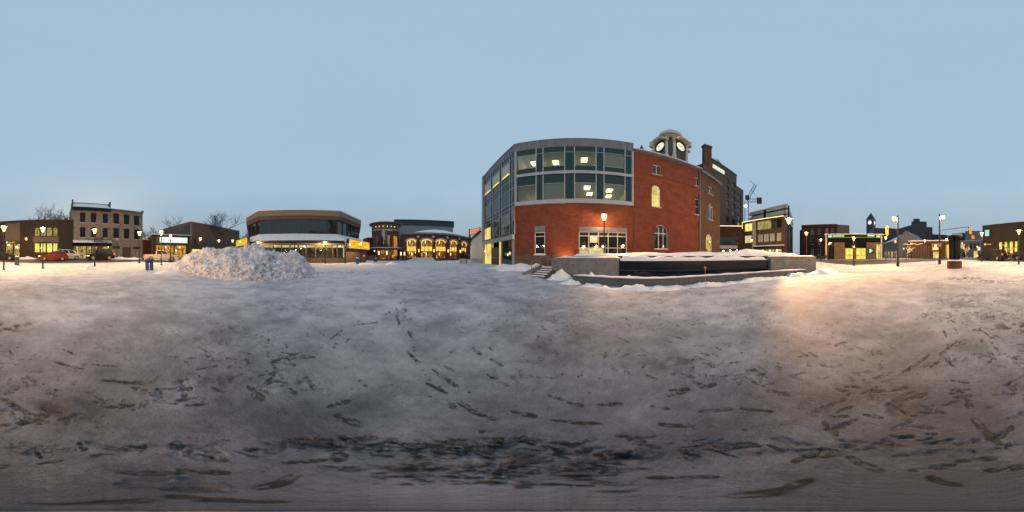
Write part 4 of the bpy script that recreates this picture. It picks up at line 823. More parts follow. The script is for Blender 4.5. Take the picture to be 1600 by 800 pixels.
# ------------------------------------------------------------------ street row facing the square on the left (one street line, 33 m off)
DR = 33.0
def RF(pxa, pxb): return plane(90, DR, ang_u(pxa if pxa < 800 else pxa - 1600, 90, DR), ang_u(pxb if pxb < 800 else pxb - 1600, 90, DR))
def street_row():
    F = RF(115, 1535)   # left end on the picture: column 1535; the wall runs on across the seam
    F = Facade(tuple(RF(1535, 115).A), tuple(RF(1535, 115).B)); U = lambda px: F.u(px if px < 800 else px - 1600)
    def hole(x0, y0, x1, y1, rise=0): zz0, zz1 = H + DR / math.cos(az((x0 + x1) / 2) - az(90)) * math.tan(el(y1)), H + DR / math.cos(az((x0 + x1) / 2) - az(90)) * math.tan(el(y0)); return (U(x0), U(x1), zz0, zz1, rise)
    zr = H + DR * math.tan(el(343.5))
    o = root('ribbed_brown_building', (*F.pt(F.L / 2, 0)[:2], 0), 'long low building clad in dark ribbed panels with arched yellow windows', 'building')
    up = [hole(a, 355, b, 369, .5) for a, b in ((54, 62), (63.5, 71.5), (73, 81.5), (83, 90))]; lo = [hole(a, 380, b, 394.5) for a, b in ((54, 62), (63.5, 71.5), (73, 81.5), (83, 90))]
    rt = [hole(a, 377.5, b, 396) for a, b in ((-39.5, -34.5), (-31, -26.5), (-23, -17.5), (-15, -10.5))]
    ent = [hole(9, 381, 20, 404.5), hole(21.5, 381, 31, 404.5)]
    al = [(a, b, up[0][2], up[0][3], r) for a, b, c, d, r in up]; ll = [(a, b, lo[0][2], lo[0][3], r) for a, b, c, d, r in lo]; rl = [(a, b, rt[1][2], rt[1][3], r) for a, b, c, d, r in rt]
    mb = MB(); wall_holes(mb, F, 0, F.L, -.2, zr, al + ll + rl + ent, .25); mb.build('wall', M['ribbed'], o)
    for h in al: window(F, h, o, M['black'], M['w_dim'], 2, 1, .2)
    for h in ll: window(F, h, o, M['black'], M['w_yellow'], 2, 1, .2)
    for h in rl: window(F, h, o, M['black'], M['w_yellow'], 1, 2, .2)
    for h in ent: window(F, h, o, M['black'], M['w_shop'], 2, 2, .2, name='entrance')
    pb = MB(); a, b, c, d, r = hole(8.5, 349, 31.5, 377); F.box(pb, a, b, c, d, .004, .12); pb.build('pale_panel', M['pale'], o)
    pb = MB(); a, b, c, d, r = hole(52, 369.8, 92, 378.5); F.box(pb, a, b, c, d, .004, .1); pb.build('pale_band', M['pale'], o)
    for x0, x1 in ((32.5, 51.5), (93, 114), (-9, 8)):
        fb = MB(); a, b, c, d, r = hole(x0, 348, x1, 403.5); k = int((b - a) / .35)
        for i in range(k): F.box(fb, a + (b - a) * i / k, a + (b - a) * (i + .45) / k, .9, zr - .3, .004, .09)
        fb.build('rib_panel', M['ribbed'], o)
    cp = MB(); F.box(cp, 0, F.L, zr, zr + .12, -.3, .12); cp.build('coping', M['rust'], o)
    sn = MB(); sn.poly([F.pt(0, zr + .125, .1), F.pt(F.L, zr + .125, .1), F.pt(F.L, zr + .3, -12), F.pt(0, zr + .3, -12)]); sn.build('roof', M['snow'], o)
    sw = MB(); sw.poly([F.pt(0, -.2, 0), F.pt(0, -.2, -12), F.pt(0, zr, -12), F.pt(0, zr, 0)]); F.quad(sw, 0.02, F.L, -.2, zr - .02, -.4); sw.build('side_wall', M['ribbed'], o)
    # signs on it
    def sgn(name, label, px, m, n0=.12, n1=.28, fr='black', parts=()):
        a, b, c, d, r = hole(*px); s = root(name, F.pt((a + b) / 2, c, n0), label, 'sign'); k = MB(); F.box(k, a - .08, b + .08, c - .08, d + .08, n0, n1); k.build('box', M[fr], s); k = MB(); F.box(k, a, b, c, d, n1 + .002, n1 + .02); k.build('lit_face', M[m], s)
        for (q, mm) in parts: k = MB(); aa, bb, cc, dd, _ = hole(*q); F.box(k, aa, bb, cc, dd, n1 + .022, n1 + .03); k.build('lettering', M[mm], s)
        return s
    sgn('wall_sign', 'square pale teal lit sign in dark frame high on brown wall', (-60, 359.5, -53.5, 369), 'sign_t', .0, .25)
    sgn('wall_sign', 'narrow black sign strip with green lettering beside tall lit windows', (-62, 380, -46, 383.6), 'black', .0, .2, 'black', [((-61.5, 380.3, -59, 383.2), 'sign_g2')] + [((-58 + k * 1.3, 381, -57.2 + k * 1.3, 382.6), 'sign_y') for k in range(6)])
    sgn('wall_sign', 'black sign strip with green lettering above the entrance doors', (9, 377.2, 31, 380.6), 'black', .13, .3, 'black', [((10.5, 377.5, 13, 380.4), 'sign_g2')] + [((14.5 + k * 1.6, 378.2, 15.5 + k * 1.6, 379.8), 'sign_y') for k in range(6)])
    # white three-storey brick house
    W = Facade(tuple(RF(113.5, 172).A), tuple(RF(113.5, 172).B)); hw = lambda x0, y0, x1, y1, r=0: W.hole(x0, y0, x1, y1, r)
    o = root('mansard_brick_house', (*W.pt(W.L / 2, 0)[:2], 0), 'cream brick three storey house with snowy mansard roof and black awning', 'building')
    ze = W.z(143, 327)
    def row(cols, y0, y1, f, r): hs = [f(a, y0, b, y1, r) for a, b in cols]; return [(h[0], h[1], hs[1][2], hs[1][3], r) for h in hs]
    c1 = ((125, 133.5), (142, 150.5), (160.5, 168.5)); r1 = row(c1, 333.5, 348, hw, .35); r2 = row(c1, 356, 371, hw, .35)
    sh = [hw(118.5, 384.5, 134.5, 405), hw(136, 384.5, 143, 405), hw(160, 384.5, 171, 404)]; sh = [(a, b, .6 if i < 2 else 1.3, sh[0][3], 0) for i, (a, b, c, d, r) in enumerate(sh)]
    mb = MB(); wall_holes(mb, W, 0, W.L, -.2, ze, r1 + r2 + sh, .2); mb.build('wall', M['cream'], o)
    for h in r1 + r2: window(W, h, o, M['black'], M['wglass'], 2, 2, .14, .08, M['pconc'], M['black'])
    for h in sh: window(W, h, o, M['black'], M['w_shop'], 3 if h[1] - h[0] > 2 else 1, 1, .14, .07, name='shop_window')
    cn = MB(); W.box(cn, -.15, W.L + .15, ze, ze + .35, -.3, .45)
    for k in range(16): u = W.L * (k + .5) / 16; W.box(cn, u - .09, u + .09, ze - .42, ze - .003, .003, .35)
    W.box(cn, -.1, W.L + .1, ze - .25, ze - .004, .002, .2); cn.build('bracketed_cornice', M['black'], o)
    zt_ = W.z(143, 316.2); mf = MB(); mf.poly([W.pt(0, ze + .352, .44), W.pt(W.L, ze + .352, .44), W.pt(W.L, zt_, -1.0), W.pt(0, zt_, -1.0)]); mf.build('roof', M['snow'], o)
    rd = MB(); W.box(rd, 0, W.L, zt_ + .002, zt_ + .14, -1.6, -.95)
    for u in (.0, W.L): W.box(rd, u - .11, u + .11, ze + .36, zt_ + .22, -3, .1); W.box(rd, u - .17, u + .17, zt_ + .222, zt_ + .4, -.4, .2)
    rd.build('roof_ridge', M['roofd'], o)
    sd = MB(); sd.poly([W.pt(0, -.2, 0), W.pt(0, -.2, -11), W.pt(0, ze, -11), W.pt(0, zt_ + .2, -5), W.pt(0, zt_ + .2, -1), W.pt(0, ze, 0)]); sd.poly([W.pt(W.L, -.2, 0), W.pt(W.L, -.2, -11), W.pt(W.L, zt_, -11), W.pt(W.L, zt_, -1), W.pt(W.L, ze, 0)]); W.quad(sd, .01, W.L, -.2, ze, -.4); sd.poly([W.pt(0, zt_, -1.2), W.pt(W.L, zt_, -1.2), W.pt(W.L, zt_, -11), W.pt(0, zt_, -11)]); sd.build('side_wall', M['cream'], o)
    aw = MB(); a, b, c, d, r = hw(113.8, 377, 172, 384); aw.box8([W.pt(a, c, 1.3), W.pt(b, c, 1.3), W.pt(b, c, 0), W.pt(a, c, 0), W.pt(a, d - .4, 1.3), W.pt(b, d - .4, 1.3), W.pt(b, d, .01), W.pt(a, d, .01)]); ao = aw.build('awning', M['awning'], o)
    sn = MB(); sn.box8([W.pt(a, d - .39, 1.32), W.pt(b, d - .39, 1.32), W.pt(b, d + .01, .012), W.pt(a, d + .01, .012), W.pt(a, d - .22, 1.3), W.pt(b, d - .22, 1.3), W.pt(b, d + .25, .014), W.pt(a, d + .25, .014)]); sn.build('awning_snow', M['snow'], ao)
    for px in (147, 150):
        k = MB(); a, b, c, d, r = hw(px - .9, 384.6, px + .9, 388.5); k.lathe([(.05, 0), (.14, .08), (.14, .35), (.05, .42)], W.pt((a + b) / 2, c, .35), 8); k.build('wall_lamp', M['sign_s'], o)
    pn = MB(); a, b, c, d, r = hw(151.5, 385, 159.5, 395); W.box(pn, a, b, c, d, .003, .05); pn.build('door_panel', M['rust'], o)
    # plain right half
    V = Facade(tuple(RF(172.3, 223).A), tuple(RF(172.3, 223).B)); vh = lambda x0, y0, x1, y1, r=0: V.hole(x0, y0, x1, y1, r)
    o = root('plain_brick_house', (*V.pt(V.L / 2, 0)[:2], 0), 'cream brick house with flat roof and blue framed windows, right of the mansard', 'building')
    zv = V.z(197, 330); c2 = ((177, 186), (193.5, 202), (209.5, 217.5)); r1 = row(c2, 336, 351, vh, .3); r2 = row(c2, 358, 373, vh, .3)
    sh = [vh(191, 386, 204.5, 402)]; sh = [(sh[0][0], sh[0][1], .5, sh[0][3], 0)]
    mb = MB(); wall_holes(mb, V, 0, V.L, -.2, zv, r1 + r2 + sh, .2); mb.build('wall', M['cream'], o)
    for h in r1 + r2: window(V, h, o, M['c_blue'], M['wglass'], 2, 2, .14, .1, M['pconc'], M['black'])
    window(V, sh[0], o, M['wood'], M['wood'], 2, 1, .14, .1, name='garage_door')
    bx = MB()
    for q in ((176, 384.5, 187, 388.5), (208, 385.5, 219, 389)): a, b, c, d, r = vh(*q); V.box(bx, a, b, c, d, .003, .15)
    each(bx, 'sign_board', M['black'], o)
    cn = MB(); V.box(cn, -.02, V.L + .1, zv, zv + .2, -.3, .35)
    for k in range(14): u = V.L * (k + .5) / 14; V.box(cn, u - .08, u + .08, zv - .3, zv - .003, .003, .25)
    V.box(cn, V.L - .3, V.L + .1, zv + .2, zv + .6, -.3, .3); cn.build('cornice', M['conc'], o)
    sd = MB(); sd.poly([V.pt(V.L, -.2, 0), V.pt(V.L, -.2, -11), V.pt(V.L, zv, -11), V.pt(V.L, zv, 0)]); V.quad(sd, .01, V.L, -.2, zv, -.4); sd.build('side_wall', M['cream'], o)
    sn = MB(); sn.poly([V.pt(0, zv + .205, .3), V.pt(V.L, zv + .205, .3), V.pt(V.L, zv + .4, -11), V.pt(0, zv + .4, -11)]); sn.build('roof', M['snow'], o)
street_row()

def left_blocks():
    # orange brick link, shop with the long lit sign, gabled hall
    A, B = P(222.5, 40), P(240, 42); F = Facade(A, B); z = F.z(231, 375)
    block('low_brick_building', 'low orange brick building set back beside the plain cream house', 'building', A, B, 8, z, 'red', .0)
    A, B = P(238, 37), P(297.5, 39.5); F = Facade(A, B); z = F.z(266, 367)
    hs = [F.hole(243, 383, 257, 403), F.hole(258, 383, 271.5, 403), F.hole(273, 383, 291, 403)]; hs = [(a, b, 1.2, hs[1][3], 0) for a, b, c, d, r in hs]
    o, F = block('lit_sign_shop', 'flat roofed shop with long white lit sign over orange windows', 'shop', A, B, 10, z, 'pale', .3, hs, 'black', ('w_orange',), 3, 1, parapet=.35)
    fb = MB(); 
    for a, b in ((239, 243), (291.5, 295.5)): F.box(fb, F.u(a), F.u(b), .4, z - .36, .003, .25)
    F.box(fb, F.u(243), F.u(291.4), hs[0][3] + .02, hs[0][3] + .25, .003, .3); fb.build('frame', M['black'], o)
    a, b, c, d, r = F.hole(249, 371, 292, 379.5); s = root('sign_box', F.pt((a + b) / 2, c, .1), 'long white lit sign box above the orange shop windows', 'sign')
    k = MB(); F.box(k, a - .1, b + .1, c - .1, d + .1, .01, .3); k.build('box', M['black'], s); k = MB(); F.box(k, a, b, c, d, .302, .32); k.build('lit_face', M['sign_w'], s)
    # gabled hall: nearest corner at column 297
    A, B = P(297.5, 41), P(374, 57); F = Facade(A, B); z = F.z(300, 346.5)
    hs = [F.hole(a, 371, a + 3, 381) for a in (303, 321, 327.5, 334, 341)] + [F.hole(299, 387, 318, 401)]
    hs = [(a, b, 4.0, 6.0, .25) for a, b, c, d, r in hs[:-1]] + [(hs[-1][0], hs[-1][1], 1.0, 3.4, 0)]
    o, F = block('gabled_hall', 'long dark hall with sloped end gable behind the snow pile', 'building', A, B, 14, z, 'tower', .3, hs, 'darkgrey', ('dglass',) * 5 + ('w_yellow',), 2, 1, roof=True)
    en = MB(); e0 = F.pt(0, 0, 0)[:2]; e1 = P(268, 48); en.poly([(*e0, .3), (*e1, .3), (*e1, H + 48 * math.tan(el(372))), (*e0, z)]); en.build('gable_wall', M['darkgrey'], o)
    cr = MB(); F.box(cr, -.1, .5, .3, z, .003, .12); F.box(cr, 0, F.L, z - .3, z - .005, .003, .14); cr.build('quoin', M['beige'], o)
    gs = MB(); a, b, c, d, r = F.hole(298, 383, 318, 387); F.box(gs, a, b, c, d, .003, .5); gs.build('green_awning', M['greenbin'], o)
    A, B = P(318, 47), P(372, 62); F = Facade(A, B); 
    sf = MB(); 
    # dark distant block between hall and the round corner shop
    block('distant_block', 'small dark block between the hall and the octagonal corner shop', 'building', P(374, 70), P(388, 66), 10, H + 68 * math.tan(el(372)), 'darkgrey', 0)
left_blocks()

# ------------------------------------------------------------------ octagonal corner shop
def corner_shop():
    D = 26.4; p = {389: 32.0, 407: 27.2, 527: 27.2, 560: 34.4}; q = [P(k, d) for k, d in p.items()]
    o = root('octagonal_corner_shop', (*P(467, 30), 0), 'two storey corner shop with dark glass upper floor with angled ends and snowy canopy roof', 'shop')
    fs = [Facade(q[0], q[1]), Facade(q[1], q[2]), Facade(q[2], q[3])]; F = fs[1]
    zt_, zb_, zc_, zw_, zk = F.z(467, 329), F.z(467, 337.5), F.z(467, 343), F.z(467, 365), F.z(467, 370)
    back = [P(560, 46), P(389, 44)]
    poly_ = q + back
    def off(d): 
        c = Vector(P(470, 36)); return [tuple(Vector(v) + (Vector(v) - c).normalized() * d) for v in poly_]
    m = MB(); m.prism(off(.55), zb_, zt_); m.build('parapet', M['beige'], o)
    m = MB(); m.prism(off(.35), zc_, zb_ - .004, bottom=True); m.build('brown_band', M['rust'], o)
    m = MB(); m.prism(off(.6), zt_ + .003, zt_ + .16); m.build('roof_snow', M['snow'], o)
    m = MB(); m.prism(off(.0), 3.6, zc_ - .004); m.build('upper_glazing', M['dglass'], o)
    m = MB()
    for f, n in zip(fs, (3, 8, 5)):
        for k in range(n + 1): u = f.L * k / n; f.box(m, u - .06, u + .06, zk, zc_ - .006, .01, .12)
        f.box(m, 0, f.L, zk - .2, zk + .1, .01, .14)
    m.build('glazing_bars', M['darkgrey'], o)
    # canopy roof: snow slope out to an eave
    eo = [P(376, 31.5), P(398, 25.2), P(538, 25.0), P(573, 32.5)]; zE = 3.95; qi = off(.02)[:4]
    m = MB()
    for i in range(3): m.poly([(*eo[i], zE), (*eo[i + 1], zE), (*qi[i + 1], zw_), (*qi[i], zw_)])
    m.build('canopy_snow', M['snow'], o)
    m = MB()
    for i in range(3): f = Facade(eo[i], eo[i + 1]); f.box(m, 0, f.L, zE - .3, zE - .01, -.2, .0)
    m.build('canopy_eave', M['black'], o)
    # ground floor wall line
    w = [P(395, 26.3), P(540, 26.3)]; G = Facade(*w); zs_ = F.z(467, 402.5); zh = zE - .3
    cuts = [395, 412, 427, 440, 453, 466, 478, 493, 508, 520, 527, 539]; us_ = [G.u(x) for x in cuts]
    hs = [(us_[i] + .06, us_[i + 1] - .06, zs_, zh - .32, 0) for i in range(len(cuts) - 1)]
    m = MB(); wall_holes(m, G, 0, G.L, 0, zh, hs, .2); m.build('shopfront', M['beige'], o)
    for h in hs: window(G, h, o, M['black'], M['shopglass'], 1, 1, .12, .05, name='shop_window')
    m = MB(); G.box(m, 0, G.L, .2, zs_ - .02, .003, .12); m.build('brick_plinth', M['stone'], o)
    m = MB()
    G.quad(m, .1, G.L - .1, .6, zh, -4); m.poly([G.pt(.1, zh - .05, -.25), G.pt(G.L - .1, zh - .05, -.25), G.pt(G.L - .1, zh - .05, -4), G.pt(.1, zh - .05, -4)]); m.poly([G.pt(.1, .8, -.25), G.pt(G.L - .1, .8, -.25), G.pt(G.L - .1, .8, -4), G.pt(.1, .8, -4)])
    for u in (.1, G.L - .1): m.poly([G.pt(u, .6, -.25), G.pt(u, .6, -4), G.pt(u, zh, -4), G.pt(u, zh, -.25)])
    m.build('interior', M['w_cream'], o)  # walls, floor and ceiling glow in place of shop lighting
    rgn = random.Random(3)
    m = MB()
    for k in range(10): u = rgn.uniform(1, G.L - 1); z0 = 1.4 + rgn.random() * .5; G.box(m, u, u + rgn.uniform(.3, .8), z0, z0 + rgn.uniform(.4, .9), -3.9, -3.2)
    each(m, 'shelf', M['dkbrick'], o)
    m = MB()
    for k in range(7): u = rgn.uniform(.8, G.L - .8); c = G.pt(u, zh - .7 - rgn.random() * .3, -rgn.uniform(.8, 3)); m.lathe([(.02, -.1), (.11, -.05), (.11, .1), (.02, .15)], c, 8)
    each(m, 'pendant_lamp', M['sconce'], o)
    for i, px in enumerate((434, 471.5, 486)):
        m = MB(); u = G.u(px); c = G.pt(u, 1.3, -.9)
        if i == 0: m.lathe([(.5, 0), (.55, .1), (.3, .8), (.12, 1.4), (.01, 1.75)], c, 10); m.build('christmas_tree', M['xmas'], o)
        else: m.lathe([(.12, 0), (.3, .3), (.36, .8), (.2, 1.2), (.05, 1.35)], c, 8); m.build('display_figure', M['rust'] if i == 1 else M['dkbrick'], o)
    m = MB(); a = G.u(498), G.u(504); G.box(m, a[0], a[1], 1.9, 3.0, -.16, -.13); m.build('poster', M['rust'], o)
    # right-hand wing with the long yellow sign, left-hand sign
    S = Facade(w[1], P(572, 33.5)); m = MB(); wall_holes(m, S, 0, S.L, 0, zh, [], .1); m.build('side_wall', M['stone'], o)
    T = Facade(P(374, 33), w[0]); m = MB(); wall_holes(m, T, 0, T.L, 0, zh, [], .1); m.build('side_wall', M['stone'], o)
    m = MB(); m.poly([(*v, zE - .02) for v in eo + [P(560, 46), P(389, 44)]]); m.build('canopy_soffit', M['beige'], o)
    m = MB(); m.prism([P(540, 27.5), P(572, 34), P(560, 46), P(389, 44), P(375, 33.5), P(395, 27.5)], 0, 3.0); m.build('core', M['darkgrey'], o)
    for (f, px0, px1, y0, y1, lab, nn) in ((S, 539, 572, 376.5, 389, 'long yellow and orange lit sign on the right side of the corner shop', 3), (T, 374.5, 393, 374, 384, 'short yellow lit sign on the left side of the corner shop', 1)):
        a, b = f.u(px0), f.u(px1); c, d = (f.z((px0 + px1) / 2, y1), f.z((px0 + px1) / 2, y0)); s = root('fascia_sign', f.pt((a + b) / 2, c, .6), lab, 'sign')
        k = MB(); f.box(k, a, b, c - .06, d + .06, .3, .75); k.build('box', M['black'], s)
        for i in range(nn): k = MB(); f.box(k, a + (b - a) * i / nn + .05, a + (b - a) * (i + 1) / nn - .05, c, d, .752, .78); k.build('lit_face', M['sign_y'], s)
    # chimney-like roof unit
    m = MB(); c = P(512, 31); m.lathe([(.45, zt_), (.45, zt_ + .5), (.3, zt_ + .55), (.3, zt_ + .8)], (c[0], c[1], 0), 10)
    for dx in (-.3, .0, .3): m.tube([(c[0] + dx, c[1], zt_ + .5), (c[0] + dx, c[1], zt_ + 1.5)], .03, 5)
    m.build('roof_vent', M['black'], o)
    for k, px in enumerate((460, 401, 539.5)):
        m = MB(); e = P(px, 25.1); m.tube([(*e, .2), (*e, zE - .2)], .08, 8); m.build('canopy_post', M['black'], o)
corner_shop()

# ------------------------------------------------------------------ theatre
def theatre():
    o = root('brick_theatre', (*P(660, 56), 0), 'brick theatre with round corner tower and five lit arches', 'theatre')
    cx, cy = P(602, 55.5); Rr = 4.6; zt_ = H + 51 * math.tan(el(349)); zb1 = H + 51 * math.tan(el(353)); zb0 = H + 51 * math.tan(el(358))
    m = MB(); m.lathe([(Rr, 0), (Rr, zb0)], (cx, cy, 0), 40); tw = m.build('tower', M['theatre'], o)
    m = MB(); m.lathe([(Rr + .08, zb0 + .003), (Rr + .08, zt_)], (cx, cy, 0), 40); m.build('tower_band', M['rust'], tw)
    m = MB(); m.lathe([(Rr + .12, zb0 - .25), (Rr + .12, zb0)], (cx, cy, 0), 40); m.build('stone_ring', M['pconc'], tw)
    m = MB(); m.lathe([(Rr + .1, zt_), (Rr + .9, zt_ + .1), (Rr + .9, zt_ + .45), (Rr + .3, zt_ + .5)], (cx, cy, 0), 40); m.build('tower_eave', M['darkgrey'], tw)
    m = MB(); m.lathe([(Rr + .85, zt_ + .46), (Rr - 1, zt_ + 1.0), (1.0, zt_ + 1.4), (.01, zt_ + 1.45)], (cx, cy, 0), 40, cap=False); m.build('tower_roof', M['snow'], tw, smooth=True)
    ft = math.atan2(-cx, -cy)
    for k in range(6):
        a = ft + (k - 2.5) * .27; c = (cx + (Rr + .2) * math.sin(a), cy + (Rr + .2) * math.cos(a), (zb0 + zb1) / 2 + .35); m = MB(); m.lathe([(.03, -.1), (.13, -.05), (.13, .1), (.03, .16)], c, 8); m.build('tower_lamp', M['sconce'], tw)
    def twin(a0, a1, z0, z1, mm, nm='window'):
        m = MB(); k = 6
        for i in range(k):
            b0 = ft + a0 + (a1 - a0) * i / k; b1 = ft + a0 + (a1 - a0) * (i + 1) / k; r_ = Rr + .03
            m.poly([(cx + r_ * math.sin(b), cy + r_ * math.cos(b), z) for b, z in ((b0, z0), (b1, z0), (b1, z1), (b0, z1))])
        fo = m.build(nm, M[mm], tw); return fo
    for a0, a1, z0, z1, mm in ((.85, 1.0, 4.5, 8, 'dglass'), (.5, .66, 4.5, 8, 'dglass'), (-.12, .3, 4.2, 10.6, 'dglass'), (-.32, -.16, 5, 8.2, 'w_brown'), (-1.0, -.6, 1.6, 8.0, 'w_orange'), (-.5, .2, 9.6, 10.6, 'blind')): twin(a0, a1, z0, z1, mm)
    # entrance canopy
    m = MB(); m.lathe([(Rr + 2.6, 3.55), (Rr + 2.6, 4.0), (Rr + 2.4, 4.05)], (cx + .5, cy, 0), 40); cp = m.build('entrance_canopy', M['darkgrey'], o)
    m = MB(); m.lathe([(Rr + 2.5, 4.055), (Rr + .5, 4.35), (.5, 4.4)], (cx + .5, cy, 0), 40); m.build('canopy_snow', M['snow'], cp)
    twin(-.9, .6, .6, 3.4, 'w_brown', 'entrance_glazing')
    for px, y, d in ((592, 395, 48.5), (604.5, 395, 48.5), (626.5, 396, 48), (632, 396, 48.5)):
        m = MB(); e = P(px, d); z = H + d * math.tan(el(y + 3)); m.lathe([(.16, 0), (.2, .1), (.2, .9), (.15, 1.0)], (*e, z), 10); m.build('pillar_lamp', M['sconce'], o)
        m = MB(); m.lathe([(.3, .0), (.3, z - .01)], (*e, 0), 10); m.build('lamp_pillar', M['stone'], o)
    # arched front: five bays on a gentle curve
    b = [(628, 51), (654.5, 50.3), (678, 50.7), (700, 52.6), (718.5, 57), (736, 65)]; ar = [(635.5, 650), (658, 675.5), (681, 697), (703, 715.5), (721, 730.5)]
    zE = H + 50.5 * math.tan(el(366)); zA = H + 50.5 * math.tan(el(373.5))
    for i in range(5):
        F = Facade(P(*b[i]), P(*b[i + 1])); u0, u1 = F.u(ar[i][0]), F.u(ar[i][1]); h = (u0, u1, .9, zA, (u1 - u0) * .28)
        m = MB(); wall_holes(m, F, 0, F.L, 0, zE, [h], .5); m.build('wall', M['theatre'], o)
        m = MB(); op = arch_pts(u0 - .45, u1 + .45, zA + .4, h[4] + .1); ip = arch_pts(u0, u1, zA, h[4])
        for k in range(len(op) - 1): m.box8([F.pt(*op[k], .07), F.pt(*op[k + 1], .07), F.pt(*ip[k + 1], .07), F.pt(*ip[k], .07), F.pt(*op[k], 0.003), F.pt(*op[k + 1], 0.003), F.pt(*ip[k + 1], 0.003), F.pt(*ip[k], 0.003)])
        m.build('arch_stone', M['pconc'], o)
        m = MB()
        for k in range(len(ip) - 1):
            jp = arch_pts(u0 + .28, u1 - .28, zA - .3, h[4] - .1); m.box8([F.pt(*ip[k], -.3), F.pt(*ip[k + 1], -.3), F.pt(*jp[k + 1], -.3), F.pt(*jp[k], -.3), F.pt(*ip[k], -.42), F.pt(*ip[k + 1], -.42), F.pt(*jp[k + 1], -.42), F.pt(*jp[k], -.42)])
        F.box(m, u0 + .002, u0 + .25, 4.6, zA - h[4], -.42, -.3); m.build('lit_arch_reveal', M['w_amber'], o)  # reveal glows by itself, standing in for foyer light on the arch
        # interior: back wall, doors, balcony, lamps; surfaces glow in place of room light
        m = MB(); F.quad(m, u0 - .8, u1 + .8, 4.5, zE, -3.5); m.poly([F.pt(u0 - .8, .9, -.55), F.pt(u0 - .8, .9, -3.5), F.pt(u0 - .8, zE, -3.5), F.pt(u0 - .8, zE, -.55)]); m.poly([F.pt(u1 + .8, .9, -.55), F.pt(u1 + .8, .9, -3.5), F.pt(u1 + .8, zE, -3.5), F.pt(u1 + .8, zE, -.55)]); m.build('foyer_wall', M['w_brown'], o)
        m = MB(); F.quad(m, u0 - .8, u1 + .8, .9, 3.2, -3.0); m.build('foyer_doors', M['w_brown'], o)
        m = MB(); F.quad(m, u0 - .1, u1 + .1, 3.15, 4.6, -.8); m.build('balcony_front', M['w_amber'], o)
        m = MB(); F.box(m, u0 + .002, u1 - .002, 3.0, 3.14, -.5, -.36)
        for k in range(1, 3): u = u0 + (u1 - u0) * k / 3; F.box(m, u - .05, u + .05, .9, zA - .35, -.5, -.4)
        F.box(m, u0 + .002, u1 - .002, 4.62, 4.72, -.5, -.4); m.build('window_bars', M['black'], o)
        for q, zz in ((.28 + .12 * i, 6.0), (.5, 2.2)):
            m = MB(); m.lathe([(.1, 0), (.16, .05), (.16, .9), (.1, .95)], F.pt(u0 + (u1 - u0) * q, zz - .4, -1.6), 8); m.build('pendant_lamp', M['sconce'], o)
        m = MB(); F.box(m, F.L - .14, F.L + .14, 2.8, 3.7, .05, .3); m.build('wall_lamp', M['sconce'], o)
        m = MB(); m.disc(F.pt(F.L - .3 if i == 4 else F.L - .2, zE - .75, .05), (F.n.x, F.n.y, 0), .45); m.build('roundel', M['pconc'], o)
    m = MB(); e = [P(x, d - .7) for x, d in b]; bk = [P(736, 84), P(680, 78), P(624, 72)]
    m.prism(e + bk, zE, zE + .5); m.build('eave', M['conc'], o)
    m = MB(); n = 24
    for i in range(n):
        x0, x1 = 630 + (735 - 630) * i / n, 630 + (735 - 630) * (i + 1) / n
        ff = lambda x: zE + .5 + 2.0 * math.sin(math.pi * np.clip((x - 626) / (738 - 626), 0, 1)) ** 1.2; dd = lambda x: np.interp(x, [q[0] for q in b], [q[1] for q in b])
        m.poly([(*P(x0, dd(x0) - .5), zE + .505), (*P(x1, dd(x1) - .5), zE + .505), (*P(x1, dd(x1) + 6), ff(x1)), (*P(x0, dd(x0) + 6), ff(x0))]); m.poly([(*P(x0, dd(x0) + 6), ff(x0)), (*P(x1, dd(x1) + 6), ff(x1)), (*P(x1, dd(x1) + 16), ff(x1) + .3), (*P(x0, dd(x0) + 16), ff(x0) + .3)])
    m.build('curved_roof', M['snow'], o, smooth=True)
    F = Facade(P(622, 66), P(708, 70)); m = MB(); F.box(m, 0, F.L, 0, F.z(660, 353), -20, 0); m.build('rear_wall', M['conc'], o)
    G = Facade(P(616, 68), P(709, 72)); m = MB(); G.box(m, 0, G.L, G.z(660, 354), G.z(620, 344.6), -18, .3); G.box(m, -.2, G.L + .2, G.z(620, 344.6) + .002, G.z(620, 344.6) + .4, -18, .6); fl = m.build('fly_tower', M['navy'], o)
    m = MB(); F2 = Facade(P(574.5, 54), P(588, 55)); F2.box(m, 0, F2.L, 0, F2.z(578, 371), -6, 0); m.build('side_block', M['theatre'], o)
    m = MB(); F2 = Facade(P(574, 46), P(594, 49)); F2.box(m, 0, F2.L, 0, F2.z(583, 399), -.4, 0); m.build('terrace_wall', M['stone'], o)
    # snowy broad steps
    s = root('theatre_steps', (*P(662, 44), 0), 'broad snow covered steps in front of the lit arches', 'steps'); m = MB(); sn = MB()
    gz0 = gz(*P(662, 40)); 
    for k in range(6):
        f = Facade(P(632 + k * 3.2, 42.2 + k * .9), P(692 - k * 1.5, 42.2 + k * .9)); z = .05 + gz0 * 0 + .17 * (k + 1); f.box(m, 0, f.L, -.1, z - .05, -.9, 0); f.box(sn, 0, f.L * (.8 if k else 1), z - .048, z + .04, -.9, .03)
    m.build('step', M['conc_d'], s); sn.build('snow_cover', M['snow'], s)
theatre()

